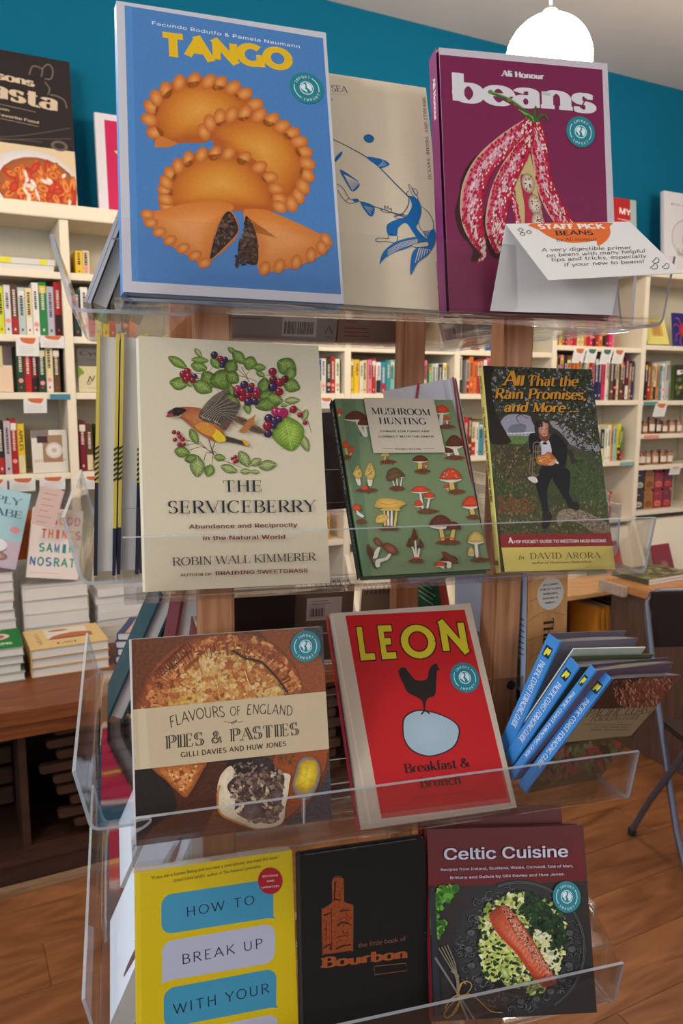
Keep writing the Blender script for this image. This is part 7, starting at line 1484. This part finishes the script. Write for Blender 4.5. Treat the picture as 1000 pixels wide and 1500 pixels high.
faceout('cookbook', 'white cookbook with rainbow coloured lettering standing on a pile', W(.262, 3.085, .872, 0, 12, -9), .185, .265, .03, (200, 186, 176), good)
def donabe(a): rect(a, 0, 0, 1, 1, (150, 186, 196)); rect(a, 0, 0, 1, .36, (176, 160, 176), .2); a.serif('SIMPLY', (.1, .82), (.88, .82), .09, (60, 84, 96), .14, .05, .1); a.serif('DONABE', (.0, .66), (.93, .66), .09, (60, 84, 96), .14, .05, .1); a.ell(.87, .5, .08, .045, (206, 140, 140)); a.blob([(.3, .28), (.45, .36), (.7, .34), (.8, .24), (.6, .12), (.4, .16)], [(110, 84, 90), (176, 150, 156), (200, 190, 196)], .2); a.ell(.66, .28, .14, .08, (206, 206, 212)); a.ell(.66, .14, .18, .06, [(120, 80, 70), (190, 170, 160)], 0, .2)
faceout('cookbook', 'pale blue cookbook with dark slim lettering standing on a pile', W(.008, 3.075, .936, 0, 12, -15), .225, .285, .035, (150, 176, 184), donabe)
o = MB().box(0, .085, 0, .0006, 0, .145).build('review_card', CARD); o.matrix_world = W(.283, 3.045, 1.115, 0, -4, -17); tag(o, 'pinkish handwritten card propped over the rainbow lettered cookbook', 'card')
a = flat_art(.085, .145); a.m = lambda p: (p[0]*.085, p[1]*.145); a.ls = .001; rect(a, 0, 0, 1, 1, (206, 178, 172)); [a.line([(.2, .84-k*.15), (.2+.55*(1-k % 2*.3), .85-k*.15)], 2, (150, 110, 110), sm=False) for k in range(6)]; a.build('card_print', INKM, o, off=(0, -.0003, 0))
faceout('cookbook', 'orange cookbook standing behind the rainbow lettered one', W(.225, 3.20, .95, 0, 3), .10, .19, .02, (206, 98, 36), None)

# ---- low shelf unit, counter, drawer unit
PINE = wood('pine_shelf', (176, 130, 84), (206, 164, 116), 5, (1.4, 12, 12), .5); PALE = wood('pale_side', (150, 130, 116), (176, 156, 140), 5, (12, 12, 1.4), .5); WALN = wood('walnut_side', (70, 50, 42), (98, 72, 60), 5, (12, 12, 1.2), .5)
lo = thing('low_shelf', 'low pine shelf unit between the bookcase and the counter', 'shelf unit', WALL)
MB().cbox(3.098, 3.122, 2.72, 3.00, 0, .625, .002).build('side_panel', PALE, lo); MB().cbox(2.50, 2.524, 2.72, 3.00, 0, .625, .002).build('side_panel', PALE, lo)
for z in (.235, .03, .625): MB().cbox(2.524 if z < .6 else 2.5, 3.098 if z < .6 else 3.122, 2.72, 3.0, z, z+.022, .002).build('shelf_board', PINE, lo)
MB().cbox(2.524, 3.098, 2.725, 2.745, .165, .235, .002).build('shelf_lip', PINE, lo); MB().box(2.524, 3.098, 2.985, 3.0, .03, .625).build('back_panel', PINE, lo)
u = 2.845
for k, (c_, T, h, lab_) in enumerate((((206, 130, 40), .028, .30, 'orange hardcover in the low shelf, first of three'), ((206, 136, 46), .028, .29, 'orange hardcover in the low shelf, second of three'), ((200, 126, 40), .027, .295, 'orange hardcover in the low shelf, third of three beside the teal one'), ((70, 110, 112), .024, .27, 'teal leaning book in the low shelf'), ((30, 28, 30), .026, .28, 'black leaning book in the low shelf beside the teal one'), ((24, 24, 26), .024, .29, 'black leaning book at the end of the low shelf'))):
    M = W(u, 2.755, .258) @ Matrix.Rotation(rad(-5), 4, 'Y') @ T3(T, 0, 0) @ Matrix.Rotation(rad(90), 4, 'Z')
    book('hardcover_book', lab_, M, .19, h, T, cmat(c_, .4), True, group='books in the low shelf'); u += T+.003
co = thing('counter', 'wooden counter with a dark walnut side panel', 'counter', WALL)
CU = 2.69; BUT = wood('counter_top', (150, 98, 54), (190, 136, 84), 4, (10, 1.4, 12), .35)
MB().cbox(CU+.03, 4.1, 1.70, 2.585, .712, .75, .003).build('counter_top', BUT, co); MB().cbox(CU, CU+.029, 1.70, 2.585, .712, .75, .003).build('top_edge', BUT, co)
MB().cbox(CU+.02, CU+.05, 1.72, 2.565, .0, .712, .002).build('side_panel', WALN, co); MB().cbox(CU-.03, CU-.001, 2.45, 2.60, .70, .748, .002).build('top_corner', PALE, co)
MB().box(CU+.05, 4.05, 2.54, 2.56, .1, .712).build('back_panel', WALN, co); MB().cbox(4.0, 4.05, 1.72, 2.54, 0, .712, .002).build('side_panel', WALN, co)
for k, (lab_, c_, dz) in enumerate((('thin dark magazine lying under another on the counter', (70, 74, 60), 0), ('magazine with a green and dark cover lying topmost on the counter', (72, 70, 60), .013))):
    M = W(2.80, 2.585, .7505+.0125+dz, -38) @ T3(0, -.18, 0) @ Matrix.Rotation(rad(-90), 4, 'X')
    r = book('magazine', lab_, W(2.775, 2.415, .7505+.0125+dz, 2) @ Matrix.Rotation(rad(-90), 4, 'X'), .30, .21, .0122, cmat(c_, .35), False, 'magazine')
    if k: a = flat_art(.30, .21); a.m = lambda p: (p[0]*.3, p[1]*.21); a.ls = .001; rect(a, 0, 0, 1, 1, (80, 76, 60), .3); a.stipple(120, lambda: (RND.random(), RND.random()), [(60, 70, 40), (110, 110, 80), (50, 46, 40), (140, 130, 100), (120, 140, 60)], (.02, .07), .1); a.build('cover_print', INK, r)
GM = plain('grey_steel', (120, 124, 126), .4, .03, 20, metal=.3)
dr = thing('drawer_unit', 'grey steel drawer unit standing under the counter', 'drawer unit', W(2.765, 1.80, 0)); 
MB().cbox(0, .40, 0, .50, .02, .56, .004).build('steel_body', GM, dr)
for k in range(3): f_ = MB().cbox(.012, .388, -.014, 0, .04+k*.172, .20+k*.172, .003).build('drawer', GM, dr); MB().cbox(.14, .26, -.030, -.015, .14+k*.172, .152+k*.172, .003).build('handle', cmat((40, 40, 42), .4), f_)
# ---- folding chair
ch = thing('folding_chair', 'grey tubular folding chair with a dark brown back panel', 'chair', Matrix.Translation((1.085, 2.72, 0)) @ Matrix.Rotation(rad(6), 4, 'Z'))
TUB = plain('grey_tube', (96, 98, 112), .35, .05, 60, metal=.5); BRN_ = plain('dark_back_panel', (40, 30, 30), .35); RUB = plain('rubber_foot', (22, 22, 26), .7)
CWD = .42; RT = .0115
def post(x): return [(x, .02, .80), (x, -.02, .72), (x, -.10, .55), (x, -.36, 0.02)]
pts = [(.0, -.36-.05, .012), (0, -.30, .16), (0, -.10, .58), (0, -.02, .80), (.004, -.004, .865), (.020, .002, .893), (.05, .004, .900), (CWD-.05, .004, .900), (CWD-.02, .002, .893), (CWD-.004, -.004, .865), (CWD, -.02, .80), (CWD, -.10, .58), (CWD, -.30, .16), (CWD, -.41, .012)]
MB().tube(pts, RT, 12).build('back_frame', TUB, ch, smooth=True)
for x in (-.022, CWD+.022):
    MB().tube([(x, -.05, .024), (x, -.16, .20), (x, -.38, .50)], RT, 12).build('leg', TUB, ch, smooth=True)
    MB().lathe([(0, 0), (.013, 0), (.015, .006), (.015, .022), (.012, .028), (0, .030)], seg=14, M=T3(x, -.048, 0)).build('rubber_foot', RUB, ch, smooth=True)
for x in (0, CWD): MB().lathe([(0, 0), (.013, 0), (.015, .006), (.013, .022), (0, .022)], seg=14, M=T3(x, -.412, 0)).build('rubber_foot', RUB, ch, smooth=True)
MB().cbox(.006, CWD-.006, -.022, -.010, .70, .905, .004, M=T3(0, -.0, -.0)).build('backrest', BRN_, ch); 
MB().cbox(.012, CWD-.012, -.44, -.12, .455, .475, .006).build('seat', BRN_, ch); MB().tube([(-.022, -.30, .39), (CWD+.022, -.30, .39)], .008, 10).build('crossbar', TUB, ch, smooth=True)
for z in (.745, .845):
    for x in (.0, CWD): MB().lathe([(0, 0), (.004, 0), (.004, .002), (0, .003)], seg=10, M=T3(x, -.030 if z < .8 else -.016, z) @ Matrix.Rotation(rad(90), 4, 'X')).build('rivet', plain('rivet_metal', (150, 150, 156), .3, metal=.8), ch)
# ---- pendant lamps
GLOW = bpy.data.materials.new('opal_glass'); GLOW.use_nodes = True; b = GLOW.node_tree.nodes['Principled BSDF']; b.inputs['Base Color'].default_value = (.9, .88, .84, 1); b.inputs['Emission Color'].default_value = (1, .86, .68, 1); b.inputs['Emission Strength'].default_value = 60
CORD = plain('white_cord', (190, 184, 180), .5)
def pendant(x, y, z, r, label):
    root = thing('pendant_lamp', label, 'pendant lamp', Matrix.Translation((x, y, z)), 'globe pendant lamps')
    n = 20; MB().lathe([(r*math.sin(math.pi*i/n), -r*math.cos(math.pi*i/n)) for i in range(n+1)], seg=32).build('globe_shade', GLOW, root, smooth=True)
    MB().lathe([(0, r-.004), (.022, r-.006), (.022, r+.012), (.006, r+.026), (0, r+.026)], seg=16).build('lamp_holder', CORD, root, smooth=True)
    MB().tube([(0, 0, r+.02), (0, 0, 3.38-z)], .0045, 8).build('cord', CORD, root, smooth=True)
    MB().lathe([(0, 3.355-z), (.05, 3.358-z), (.055, 3.385-z), (0, 3.385-z)], seg=20).build('ceiling_rose', CORD, root, smooth=True)
pendant(.628, 2.6, 2.602, .131, 'lit white globe pendant lamp hanging beyond the plum cookbook')
for i, (u, d) in enumerate(((-.3, 1.75), (3.2, 1.75), (-1.5, .2), (3.4, .1))):  # unseen pendants, added to light the ceiling, bookcase and room
    q = WALL @ Vector((u, d, 2.60)); pendant(q.x, q.y, 2.6, .131, 'added unseen globe pendant lamp, ' + ('over the wooden cabinet', 'over the counter', 'by the window side of the room', 'on the near side of the counter')[i])
